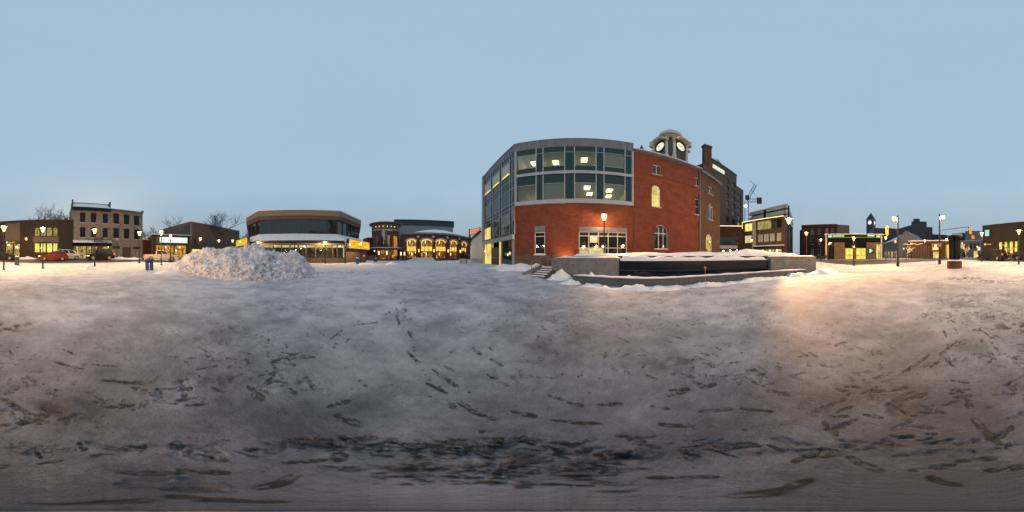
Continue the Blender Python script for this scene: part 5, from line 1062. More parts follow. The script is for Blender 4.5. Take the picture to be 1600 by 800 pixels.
def annex():
    A, B = P(735, 37), P(755.5, 27.2); F = Facade(A, B); o = root('white_annex', (*F.pt(F.L / 2, 0)[:2], 0), 'pale sided annex with sloping black roof edge beside the glass office corner', 'building')
    z0, z1 = F.z(736, 374), F.z(752, 362.5); zb = F.z(745, 404)
    m = MB(); m.poly([F.pt(0, zb, 0), F.pt(F.L, zb, 0), F.pt(F.L, z1, 0), F.pt(F.L * .8, z1, 0), F.pt(0, z0, 0)]); m.poly([F.pt(0, 0, 0), F.pt(0, 0, -6), F.pt(0, z0, -6), F.pt(0, z0, 0)]); m.build('wall', M['siding'], o)
    m = MB(); F.quad(m, 0, F.L, -.1, zb - .004, .02); m.build('wall_base', M['pconc'], o)
    m = MB(); m.box8([F.pt(-.5, z0 - .45, .3), F.pt(F.L * .8, z1 - .1, .3), F.pt(F.L * .8, z1 - .1, -6), F.pt(-.5, z0 - .45, -6), F.pt(-.5, z0 - .05, .3), F.pt(F.L * .8, z1 + .3, .3), F.pt(F.L * .8, z1 + .3, -6), F.pt(-.5, z0 - .05, -6)]); m.build('roof_edge', M['black'], o)
    s = root('projecting_sign', (*P(734, 36.6), 0), 'orange lit sign on a black post above the pale annex roof', 'sign'); G = Facade(P(732.4, 36.5), P(751, 33)); a, b = G.u(734), G.u(749.5); c, d = G.z(742, 365.5), G.z(740, 357.5)
    m = MB(); G.box(m, 0, G.u(734) - .02, z0 - 1.5, d + .15, -.25, 0); m.build('post', M['black'], s); m = MB(); G.box(m, a, b, c, d, -.25, 0); m.build('box', M['black'], s); m = MB(); G.box(m, a + .06, b - .06, c + .1, d - .1, .002, .02); lf = m.build('lit_face', M['sign_s'], s)
    m = MB(); 
    for k in range(5): u = a + .55 + k * .62; G.box(m, u, u + .42, c + .35, d - .4, .022, .03)
    m.build('lettering', M['sign_o'], lf)
annex()

# ------------------------------------------------------------------ behind and right of the old brick building
def right_blocks():
    A, B = P(1113, 45), P(1151, 56.5); F = Facade(A, B); zt_ = H + 50 * math.tan(el(263)); zt_ = F.z(1132, 262)
    hs = []
    cols = [(1134.8, 1139.2), (1144.2, 1148.8)]
    z0, z1 = F.z(1137, 347), F.z(1137, 282); st = (z1 - z0) / 5.4
    for a, b in cols:
        for k in range(6): hs.append((F.u(a), F.u(b), z0 + k * st, z0 + k * st + 1.75, 0))
    o, F = block('brown_apartment_tower', 'tall brown brick tower with small dark windows behind the old building', 'building', A, B, 18, zt_, 'tower', 0, hs, 'darkgrey', ('dglass', 'dglass', 'w_faint', 'dglass', 'dglass'), 1, 2, snow=False, rec=.3, rev=.35)
    m = MB(); c, d = F.z(1122, 267), F.z(1122, 262); F.box(m, F.u(1113.5), F.u(1131), c, d, .003, .3); m.build('lit_strip', M['strip'], o)
    m = MB(); F.box(m, -.2, F.L + .2, zt_ + .15, zt_ + .7, -.5, .1); m.build('parapet', M['tower'], o)
    A2, B2 = F.pt(F.L, 0, -1)[:2], P(1161.5, 63); zl = H + 59 * math.tan(el(291)); F2 = Facade(A2, B2); hs2 = [(F2.L * .35, F2.L * .7, z0 + k * st, z0 + k * st + 1.7, 0) for k in range(5)]
    m = MB(); wall_holes(m, F2, 0, F2.L, 0, zl, hs2, .3); F2.box(m, 0.01, F2.L, 0, zl - .01, -10, -.32); m.build('lower_wing', M['tower'], o)
    for h in hs2: window(F2, h, o, M['darkgrey'], M['dglass'], 1, 1, .25)
    # concrete parking structure with banded top
    A, B, Cc = P(1170, 58), P(1230, 47), P(1239.5, 66); F = Facade(A, B); zt_ = H + 47 * math.tan(el(318)); o = root('banded_concrete_block', (*F.pt(F.L / 2, 0)[:2], 0), 'large pale concrete block with recessed bands behind the string lit building', 'building'); S = Facade(B, Cc)
    m = MB(); F.quad(m, 0, F.L, 0, zt_ - 4.6, -.3); S.quad(m, 0, S.L, 0, zt_ - 4.6, -.3); m.build('core', M['darkgrey'], o)
    m = MB()
    for k, (c, d) in enumerate(((zt_ - 1.3, zt_), (zt_ - 3.1, zt_ - 1.8), (zt_ - 4.8, zt_ - 3.5))):
        F.box(m, .2, F.L * .42, c, d, -.3, 0); F.box(m, F.L * .5, F.L + .02, c, d, -.3, 0); S.box(m, .02, S.L, c, d, -.3, .0)
    m.build('concrete_band', M['siding'], o)
    m = MB(); F.quad(m, .2, F.L, zt_ - 5, zt_ - .3, -1.2); S.quad(m, 0, S.L, zt_ - 5, zt_ - .3, -.8); m.poly([(*A, zt_ - .2), (*B, zt_ - .2), (*Cc, zt_ - .2), (*F.pt(0, 0, -20)[:2], zt_ - .2)])
    for k in range(4): S.box(m, S.L * k / 4 + .1, S.L * k / 4 + .6, 0, zt_ - 4.9, -.28, .2)
    m.build('recess', M['darkgrey'], o)
    m = MB()
    for k in range(3):
        for j in range(3): S.quad(m, S.L * k / 4 + 1.2, S.L * (k + 1) / 4 - .4, 2 + j * 3.2, 4 + j * 3.2, -.28)
    each(m, 'window', M['dglass'], o)
    # two-storey front building outlined with string lights
    A, B, Cc = P(1160.5, 38), P(1224.5, 31.6), P(1230, 37); F = Facade(A, B); S = Facade(B, Cc); zt_ = H + 31.6 * math.tan(el(338))
    hs = [F.hole(1163.5, 346.5, 1175.5, 360), F.hole(1183, 345, 1205, 358.5), F.hole(1206, 344.5, 1212, 357), F.hole(1213.5, 344.5, 1221, 357), F.hole(1163.5, 366, 1174, 380), F.hole(1184, 365, 1192, 378), F.hole(1193, 365, 1201, 378), F.hole(1202, 365, 1210.5, 377.5), F.hole(1213, 364.5, 1221, 377)]
    u_ = hs[1]; l_ = hs[6]; hs = [(a, b, u_[2] if i < 4 else l_[2], u_[3] if i < 4 else l_[3], 0) for i, (a, b, c, d, r) in enumerate(hs)]; hs.append((F.u(1182), F.u(1221), 1.2, 3.0, 0))
    pm = ('w_yellow', 'w_dim', 'w_faint', 'dglass', 'w_cream', 'blind', 'blind', 'blind', 'blind', 'w_shop')
    o, F = block('string_lit_building', 'two storey brown building outlined with warm string lights, yellow windows', 'building', A, B, 8, zt_, 'brown', 0, hs, 'black', pm, 2, 1, C_=Cc)
    m = MB(); a = F.u(1176.5), F.u(1181); F.box(m, a[0], a[1], 0, zt_ - .2, .003, .3); m.build('pier', M['pconc'], o)
    m = MB(); F.box(m, F.u(1181.2), F.L + .1, 3.1, 3.6, .003, .9); m.build('canopy', M['black'], o); m = MB(); F.box(m, F.u(1181.2), F.L + .1, 3.605, 3.75, .0, .95); m.build('canopy_snow', M['snow'], o)
    for px in (1184.5, 1194, 1205, 1216):
        m = MB(); m.lathe([(.06, 0), (.2, .1), (.2, .45), (.06, .55)], F.pt(F.u(px), 2.35, .45), 8); m.build('canopy_lamp', M['sconce'], o)
    m = MB(); m.tube([F.pt(0, 8.0, .15), F.pt(0, zt_ + .1, .15), F.pt(F.L, zt_ + .1, .15), S.pt(S.L, zt_ + .1, .15)], .06, 5); m.build('string_lights', M['string'], o)
    # low brick building between
    A, B = P(1122, 36), P(1159.5, 36.5); F = Facade(A, B); zt_ = H + 36 * math.tan(el(353.5)); hs = [F.hole(1124, 370, 1154, 380.5)]; hs2 = [F.hole(1124, 389, 1154, 396)]
    o, F = block('low_string_lit_building', 'low dark brick building with string lights along its roof edge and a pale banner', 'building', A, B, 6, zt_, 'dkbrick', 0, hs + hs2, 'black', ('dglass',), 4, 1)
    m = MB(); m.tube([F.pt(0, zt_ + .1, .12), F.pt(F.L, zt_ + .1, .12)], .055, 5); m.build('string_lights', M['string'], o)
    m = MB(); a, b, c, d, r = F.hole(1122, 383.5, 1152, 388.5); F.box(m, a, b, c, d, .01, .05); s = m.build('banner', M['banner'], None); tag(s, 'long pale pink banner on the front of the low brick building', 'banner')
    # dark brick block with beige end, right of the gap
    A, B = P(1252.5, 50), P(1308, 48); F = Facade(A, B); zt_ = H + 49 * math.tan(el(351)); hs = []
    for a, b in ((1267, 1271.5), (1278, 1282), (1290, 1294), (1299, 1303)):
        for z in (2.0, 5.2, 8.3): hs.append((F.u(a), F.u(b), z, z + 1.6, 0))
    o, F = block('dark_brick_block', 'dark three storey brick block with small windows behind the bank', 'building', A, B, 14, zt_, 'dkbrick', 0, hs, 'pconc', ('w_faint', 'dglass'), 1, 2, sill='pconc')
    m = MB(); F.box(m, -.05, F.L + .02, zt_ - .9, zt_ - .02, .003, .15); F.box(m, 0, F.L, 4.4, 4.6, .003, .08); each(m, 'cornice', M['dkbrick'], o)
    m = MB(); E = Facade(tuple(F.pt(F.L, 0, 0)[:2]), P(1327.5, 49.5)); E.box(m, 0.02, E.L, 0, zt_ - .1, -8, -.2); m.build('beige_wing', M['pale'], o)
    m = MB(); Q = Facade(P(1249.5, 54), P(1253, 53)); Q.box(m, 0, Q.L, 0, H + 53 * math.tan(el(359)), -6, 0); m.build('rear_wing', M['darkgrey'], o)
    # bank with green lit fascia
    D = 33; ang = lambda px: ang_u(px, 1334, D); F = plane(1334, D, ang(1290), ang(1378)); zt_ = F.z(1334, 366.5); o = root('green_sign_bank', (*F.pt(F.L / 2, 0)[:2], 0), 'single storey bank with green lit fascia and bright yellow windows', 'bank')
    hs = [F.hole(1294, 374.5, 1303.5, 405), F.hole(1320.5, 387.5, 1333, 404.5), F.hole(1337.5, 387.5, 1353, 404.5), F.hole(1369, 381, 1376.5, 406)]; zb = .85
    hs = [(a, b, zb + .1, d, 0) for a, b, c, d, r in hs]; hs[2] = (*hs[2][:3], hs[1][3], 0); hs[0] = (*hs[0][:3], F.z(1334, 375), 0)
    m = MB(); wall_holes(m, F, F.u(1293.5), F.L - .3, .3, zt_ - 1.6, hs, .2); m.build('wall', M['stone'], o)
    for h, p in zip(hs, ('wglass', 'w_yellow', 'w_yellow', 'w_lobby')): window(F, h, o, M['black'], M[p], 2, 1, .15, .06, zsplit=[h[2] + (h[3] - h[2]) * .36])
    m = MB(); a, b, c, d, r = F.hole(1320, 376, 1353.5, 387); F.box(m, a, b, c, d, .003, .1); m.build('dark_glazing', M['wglass'], o)
    m = MB(); F.box(m, F.u(1292), F.L - .3, zt_ - 1.55, zt_ - .2, -.2, .25); m.build('fascia', M['awning'], o)
    m = MB(); a, b, c, d, r = F.hole(1295, 370.3, 1376, 371.7); F.box(m, a, b, c, d, .252, .3); m.build('green_light_band', M['sign_g'], o)
    for q, mm in (((1294.5, 366.8, 1300, 371.5), 'sign_g2'), ((1355.5, 366.8, 1366, 370), 'sign_w'), ((1369, 366.8, 1375, 371.5), 'sign_g2')): m = MB(); a, b, c, d, r = F.hole(*q); F.box(m, a, b, c + .05, d - .1, .302, .34); m.build('lit_plate', M[mm], o)
    m = MB(); a, b, c, d, r = F.hole(1301.5, 367.2, 1319.5, 370.2); m.poly([F.pt(a, c + .25, .33), F.pt(b, c + .25, .33), F.pt(b, c + .4, .33), F.pt(a, d - .1, .33)])
    for k in range(9): u = a + (b - a) * k / 9; F.box(m, u, u + (b - a) / 14, c, c + .2, .3, .34)
    m.build('lettering', M['sign_w'], o)
    m = MB(); F.box(m, -.2, F.L + .3, zt_ - .15, zt_, -8, .5); m.build('roof_edge', M['rust'], o); m = MB(); F.box(m, -.2, F.L + .3, zt_ + .002, zt_ + .12, -8, .45); m.build('roof', M['snow'], o)
    m = MB(); F.box(m, 0, .35, .3, zt_ - .16, .1, .42); F.box(m, F.L - .3, F.L + .0, .3, zt_ - .16, -.2, .3); each(m, 'corner_post', M['pconc'], o)
    m = MB(); F.box(m, .1, F.L - .1, .3, zt_ - .2, -7, -.45); m.build('side_wall', M['darkgrey'], o)
    m = MB(); a, b, c, d, r = F.hole(1357, 388, 1365, 396); F.box(m, a, b, c, d, .003, .2); so = m.build('square_sign', M['black'], o); m = MB(); m.poly([F.pt(a + .1, c + .1, .21), F.pt(a + .35, c + .1, .21), F.pt(b - .15, d - .45, .21), F.pt(b - .4, d - .3, .21), F.pt(a + .35, d - .12, .21), F.pt(a + .12, d - .15, .21)]); m.build('green_emblem', M['sign_g2'], so)
    # courthouse clock tower, far off
    c = P(1361, 140); o = root('distant_clock_tower', (*c, 0), 'distant square clock tower with pointed roof and lit round clock', 'clock tower'); f = math.atan2(-c[0], -c[1])
    def sq(w, rot=.35): return [(c[0] + w * math.sin(f + rot + math.pi / 4 + i * math.pi / 2), c[1] + w * math.cos(f + rot + math.pi / 4 + i * math.pi / 2)) for i in range(4)]
    zz = lambda y: H + 140 * math.tan(el(y)); m = MB(); m.prism(sq(4.4), 0, zz(345)); m.build('shaft', M['darkgrey'], o)
    m = MB(); m.prism(sq(4.7), zz(345), zz(343.8)); m.build('belfry', M['pconc'], o); m = MB(); q = sq(4.9); 
    for i in range(4): m.poly([(*q[i], zz(343.8)), (*q[(i + 1) % 4], zz(343.8)), (*c, zz(332.5))])
    m.build('spire', M['roofd'], o)
    for i in range(4):
        a = f + .35 + i * math.pi / 2; r_ = 4.4 / math.sqrt(2) + .08; m = MB(); m.disc((c[0] + r_ * math.sin(a), c[1] + r_ * math.cos(a), zz(348.7)), (math.sin(a), math.cos(a), 0), 1.7); m.build('clock_face', M['clockp'], o)
    m = MB(); m.prism(sq(4.6), zz(352.3), zz(351.8)); m.build('string_course', M['pconc'], o)
    # dark office slab and its steps
    A, B = P(1424, 90), P(1448, 90); zt_ = H + 90 * math.tan(el(346.5))
    def dwin(F, z1): return [(F.L * (k + .2) / 5, F.L * (k + .75) / 5, z, z + 1.6, 0) for k in range(5) for z in (6, 9.5, 13) if z + 2 < z1]
    F = Facade(A, B); o, F = block('dark_office_slab', 'tall dark office slab rising behind the colonnade', 'building', A, B, 20, zt_, 'darkgrey', 0, dwin(F, zt_), 'black', ('dglass',), 1, 1, snow=False)
    m = MB(); F.box(m, F.L * .12, F.L * .55, zt_ + .13, zt_ + 2.0, -8, -1); m.build('roof_plant', M['darkgrey'], o)
    A, B = F.pt(F.L + .1, 0)[:2], P(1457, 91); F2 = Facade(A, B); m = MB(); F2.box(m, 0, F2.L, 0, H + 90 * math.tan(el(354.5)), -15, 0); m.build('right_wing', M['darkgrey'], o)
    m = MB(); F3 = Facade(P(1457.2, 92), P(1500, 100)); F3.box(m, 0, F3.L, 0, H + 95 * math.tan(el(367)), -10, 0); m.build('low_wing', M['navy'], o)
    m = MB(); F3 = Facade(P(1398, 86), P(1424, 90)); m.prism([F3.pt(0, 0, 0)[:2], F3.pt(F3.L, 0, 0)[:2], F3.pt(F3.L, 0, -15)[:2], F3.pt(0, 0, -15)[:2]], 0, [H + 88 * math.tan(el(360)), H + 90 * math.tan(el(351.5)), H + 90 * math.tan(el(351.5)), H + 88 * math.tan(el(360))]); m.build('sloped_wing', M['darkgrey'], o)
    A, B = P(1366, 75), P(1400, 78); block('dark_roof_building', 'dark distant building with flat roof behind the bank', 'building', A, B, 12, H + 76 * math.tan(el(357)), 'darkgrey', 0, snow=False)
    # grey gabled house
    A, B = P(1403, 52), P(1432, 50); F = Facade(A, B); zt_, za = F.z(1404, 374), F.z(1416, 361.5); o = root('grey_gabled_house', (*F.pt(F.L / 2, 0)[:2], 0), 'grey house with pointed gable and snowy side roof beyond the square', 'house')
    m = MB(); m.poly([F.pt(0, 0), F.pt(F.L, 0), F.pt(F.L, zt_ - .4), F.pt(F.L * .45, za), F.pt(0, zt_)]); m.build('wall', M['grey_sid'], o)
    m = MB(); m.box8([F.pt(-.3, zt_ - .3, .3), F.pt(F.L * .45, za, .3), F.pt(F.L * .45, za, -14), F.pt(-.3, zt_ - .3, -14), F.pt(-.3, zt_ - .05, .3), F.pt(F.L * .45, za + .25, .3), F.pt(F.L * .45, za + .25, -14), F.pt(-.3, zt_ - .05, -14)]); m.box8([F.pt(F.L + .3, zt_ - .7, .3), F.pt(F.L * .45, za, .3), F.pt(F.L * .45, za, -14), F.pt(F.L + .3, zt_ - .7, -14), F.pt(F.L + .3, zt_ - .45, .3), F.pt(F.L * .45, za + .25, .3), F.pt(F.L * .45, za + .25, -14), F.pt(F.L + .3, zt_ - .45, -14)]); m.build('roof', M['grey_sid'], o)
    m = MB(); G = Facade(P(1382, 62), P(1403, 52.5)); m.poly([G.pt(0, 0), G.pt(G.L, 0), G.pt(G.L, zt_), G.pt(0, zt_ - .6)]); m.build('side_wall', M['cream'], o); m = MB(); m.poly([G.pt(0, zt_ - .7, .4), G.pt(G.L, zt_ - .1, .4), (*F.pt(F.L * .45, 0, -1)[:2], za), (*F.pt(F.L * .45, 0, -13)[:2], za)]); m.build('side_roof', M['snow'], o)
    m = MB(); 
    for k in range(4): G.box(m, G.L * (k + .2) / 4, G.L * (k + .7) / 4, 1.2, 3.2, .003, .08)
    each(m, 'shop_window', M['w_shop'], o)
    # colonnade
    A, B = P(1420, 46), P(1500, 44); F = Facade(A, B); zt_ = F.z(1450, 377); o = root('colonnaded_building', (*F.pt(F.L / 2, 0)[:2], 0), 'low brown building with a row of square columns and an orange sign', 'building')
    m = MB(); F.box(m, 0, F.L, zt_ - 1.0, zt_, -7, .2); F.quad(m, F.u(1450), F.L, .3, zt_ - 1.003, -.02); m.build('wall', M['brown'], o); m = MB(); F.quad(m, 0, F.u(1450), .3, zt_ - 1.003, -1.6); m.build('recess_wall', M['dkbrick'], o)
    for k in range(8): m = MB(); u = F.u(1421.5 + k * 4); F.box(m, u, u + .62, .3, zt_ - 1.004, -.5, .15); m.build('column', M['rust'], o)
    m = MB(); F.box(m, -.1, F.L, zt_ + .003, zt_ + .3, -7, .35); m.build('roof', M['snow'], o)
    m = MB(); a, b, c, d, r = F.hole(1458, 393, 1467.5, 404); F.box(m, a, b, .8, d - .1, .0, .06); m.build('shop_window', M['w_lobby'], o); m = MB(); a, b, c, d, r = F.hole(1478, 380, 1484, 403); F.box(m, a, b, .8, d, .0, .06); m.build('shop_window', M['w_amber'], o)
    m = MB(); m.tube([F.pt(-1.5 + k * .5, zt_ - .75 + .12 * math.sin(k * 1.3), .4) for k in range(12)], .05, 5); m.build('string_lights', M['string'], o)
    a, b, c, d, r = F.hole(1456.3, 380.5, 1467.7, 391.5); s = root('orange_sign', F.pt((a + b) / 2, c, .2), 'square orange lit sign with pale figure beside the tall lamp post', 'sign'); m = MB(); F.box(m, a, b, c, d, .06, .3); m.build('box', M['sign_o'], s); m = MB(); F.box(m, a + (b - a) * .35, a + (b - a) * .65, c + .5, d - .3, .302, .33); F.box(m, a + (b - a) * .15, a + (b - a) * .85, c + .25, c + .8, .302, .33); m.build('pale_mark', M['sconce'], s)
    # grey street front right of the kiosk, blue glass block above it
    A, B = P(1500, 60), P(1536, 56); F = Facade(A, B); zt_ = F.z(1518, 376); hs = []
    for px in (1506, 1511, 1516, 1521.5, 1527): hs.append((F.u(px), F.u(px + 2.7), 4.2, 6.0, 0))
    hs += [(F.u(1505), F.u(1511), 1.2, 3.2, 0), (F.u(1521), F.u(1528), 1.0, 3.4, 0)]
    block('grey_street_front', 'grey two storey street front with dark windows right of the round kiosk', 'building', A, B, 10, zt_, 'conc', 0, hs, 'black', ('dglass',) * 6 + ('w_lobby',), 1, 1)
    A, B = P(1487, 95), P(1514, 92); F = Facade(A, B); z1 = F.z(1505, 364)
    block('blue_glass_block', 'distant bluish glass block above the grey street front', 'building', A, B, 14, z1, 'navy', 0, [(F.L * (k + .1) / 6, F.L * (k + .85) / 6, z, z + 1.8, 0) for k in range(6) for z in (5, 8) if z + 2 < z1], 'alu', ('dglass',), 1, 1)
    A, B = P(1508, 85), P(1531, 84); F = Facade(A, B); z1 = F.z(1520, 361); block('pale_glass_block', 'distant pale blue office block behind the traffic signal', 'building', A, B, 14, z1, 'conc', 0, [(F.L * (k + .1) / 5, F.L * (k + .8) / 5, z, z + 1.7, 0) for k in range(5) for z in (5, 8) if z + 2 < z1], 'alu', ('dglass',), 1, 1)
    # buildings closing the gap by the theatre and the far left street end
    block('yellow_street_front', 'small street front with warm lit windows at the far end beside the bank', 'building', P(1378, 64), P(1402, 66), 8, H + 65 * math.tan(el(379)), 'cream', 0, [(1 + k * 2.6, 2.8 + k * 2.6, 1.2, 3.0, 0) for k in range(2)], 'black', ('w_amber',), 1, 1)
right_blocks()

def crane(px, d, ybase, ymast, jib, cj, label, s=1.0):
    x, y = P(px, d); z = lambda yy, dd=d: H + dd * math.tan(el(yy)); o = root('tower_crane', (x, y, 0), label, 'crane')
    a = az(px); t = Vector((math.cos(a), -math.sin(a)))
    def truss(p, q, w, n, nm):
        p, q = Vector(p), Vector(q); m = MB(); ax = (q - p).normalized(); s1 = Vector((ax.y, -ax.x, 0)); s1 = s1.normalized() if s1.length > .05 else Vector((1, 0, 0)); s2 = ax.cross(s1)
        cs = [(s1 + s2) * w / 2, (s1 - s2) * w / 2, (-s1 - s2) * w / 2, (-s1 + s2) * w / 2]
        for c in cs: m.tube([p + c, q + c], .11 * s, 4)
        for k in range(n):
            e, f = p + (q - p) * k / n, p + (q - p) * (k + 1) / n
            for i in range(4): m.tube([e + cs[i], f + cs[(i + 1) % 4]], .07 * s, 4)
        return m.build(nm, M['darkgrey'], o)
    off = lambda ppx, yy: (x + t.x * d * math.tan(az(ppx) - a), y + t.y * d * math.tan(az(ppx) - a), H + d / math.cos(az(ppx) - a) * math.tan(el(yy)))
    truss((x, y, 0), off(px, ymast), 1.8, 14, 'mast'); truss(off(px, ymast), off(*jib), 1.3, 12, 'jib')
    if cj:
        truss(off(px, ymast), off(*cj), 1.5, 5, 'counter_jib'); m = MB(); e = off(*cj); m.box(e[0] - 1.2, e[0] + 1.2, e[1] - 1.2, e[1] + 1.2, e[2] - 1.8, e[2] + 1.0); m.build('counterweight', M['darkgrey'], o)
        m = MB(); e = off(px + 1, ymast); m.box(e[0] - .9, e[0] + .9, e[1] - .9, e[1] + .9, e[2] + .9, e[2] + 2.9); m.build('cab', M['darkgrey'], o)
        m = MB(); m.tube([off(*cj), off(jib[0] * .55 + px * .45, jib[1] * .55 + ymast * .45 - 3)], .06, 4); m.tube([off(*jib), off(jib[0] - 9, jib[1] - 7)], .12, 4); each(m, 'pendant_rope', M['darkgrey'], o)
        m = MB(); e = off(px - 1.5, 322); m.lathe([(.2, -.5), (.75, -.3), (.75, .4), (.2, .6)], e, 8); m.build('floodlight', M['flood'], o)
crane(1166.5, 80, 340, 314, (1180.5, 289), (1186.5, 312.5), 'luffing tower crane with raised jib and glowing floodlight', .62)
crane(1129.5, 75, 300, 263, (1118, 249.5), None, 'thin crane jib showing above the brown apartment tower', .8)

# ------------------------------------------------------------------ fountain
def spl(pts, n=60):
    q = np.array([P(a, r) for a, r in pts]); x = np.array([p[0] for p in pts], float); xs = np.linspace(x[0], x[-1], n)
    # monotone-ish smooth: cubic through polar samples
    r = np.array([p[1] for p in pts], float); m = np.gradient(r, x); i = np.clip(np.searchsorted(x, xs) - 1, 0, len(x) - 2); h = x[i + 1] - x[i]; t = (xs - x[i]) / h
    rr = (2 * t ** 3 - 3 * t ** 2 + 1) * r[i] + (t ** 3 - 2 * t ** 2 + t) * h * m[i] + (-2 * t ** 3 + 3 * t ** 2) * r[i + 1] + (t ** 3 - t ** 2) * h * m[i + 1]
    return [Vector(P(a, b)) for a, b in zip(xs, rr)]
def offp(p, d):
    o = []
    for i in range(len(p)):
        t = (p[min(i + 1, len(p) - 1)] - p[max(i - 1, 0)]).normalized(); n = Vector((-t.y, t.x)); n = n if n.dot(p[i]) > 0 else -n; o.append(p[i] + n * d)
    return o
def ribbon(mb, p, d0, d1, z0, z1, mi=0):
    a, b = offp(p, d0), offp(p, d1); f = (lambda z, k: z[k] if hasattr(z, '__len__') else z)
    for k in range(len(p) - 1):
        mb.box8([(*a[k], f(z0, k)), (*a[k + 1], f(z0, k + 1)), (*b[k + 1], f(z0, k + 1)), (*b[k], f(z0, k)), (*a[k], f(z1, k)), (*a[k + 1], f(z1, k + 1)), (*b[k + 1], f(z1, k + 1)), (*b[k], f(z1, k))], mi)
def sheet(mb, p, d0, d1, z0, z1, mi=0):
    """one continuous ribbon body (no inner faces)"""
    a, b = offp(p, d0), offp(p, d1); n = len(p); k0 = len(mb.v); f = (lambda z, k: z[k] if hasattr(z, '__len__') else z)
    for k in range(n): mb.v += [(*a[k], f(z0, k)), (*b[k], f(z0, k)), (*b[k], f(z1, k)), (*a[k], f(z1, k))]
    for k in range(n - 1):
        for i in range(4): j = (i + 1) % 4; mb.f.append((k0 + k * 4 + i, k0 + k * 4 + j, k0 + k * 4 + 4 + j, k0 + k * 4 + 4 + i)); mb.m.append(mi)
    mb.f.append((k0, k0 + 1, k0 + 2, k0 + 3)); mb.f.append(tuple(k0 + (n - 1) * 4 + i for i in (3, 2, 1, 0))); mb.m += [mi, mi]
def snowcap(name, p, d0, d1, zb, hf, parent, n2=8, seed=0, rag=.05):
    mb = MB(); n = len(p); rows = []
    for j in range(n2 + 1):
        s = j / n2; q = offp(p, d0 + (d1 - d0) * s); pr = (1 - abs(2 * s - 1) ** 3)
        for k in range(n):
            x, y = q[k]; h = hf(k / (n - 1)); nz = vnoise(x * .9, y * .9, seed) * .75 + vnoise(x * 2.6, y * 2.6, seed + 1) * .25
            ed = min(1, k / 2, (n - 1 - k) / 2)
            e = 0
            if j == 0: 
                tt = offp(p, d0 - rag * vnoise(x * 4, y * 4, seed + 2))[k] if False else None
            mb.v.append((x, y, (zb(k) if callable(zb) else zb) + h * (.35 + .65 * pr) * (.75 + .5 * nz) * (ed if pr < .1 else max(ed, .3)) * (1 if 0 < j < n2 else .5)))
    for j in range(n2):
        for k in range(n - 1): mb.f.append((j * n + k, j * n + k + 1, (j + 1) * n + k + 1, (j + 1) * n + k)); mb.m.append(0)
    # vertical skirts so the cap has a thickness
    k0 = len(mb.v)
    for j in (0, n2):
        for k in range(n): x, y, z = mb.v[j * n + k]; mb.v.append((x, y, (zb(k) if callable(zb) else zb)))
    for q, j in enumerate((0, n2)):
        for k in range(n - 1): mb.f.append((j * n + k, j * n + k + 1, k0 + q * n + k + 1, k0 + q * n + k)); mb.m.append(0)
    return mb.build(name, M['snow'], parent, smooth=True)
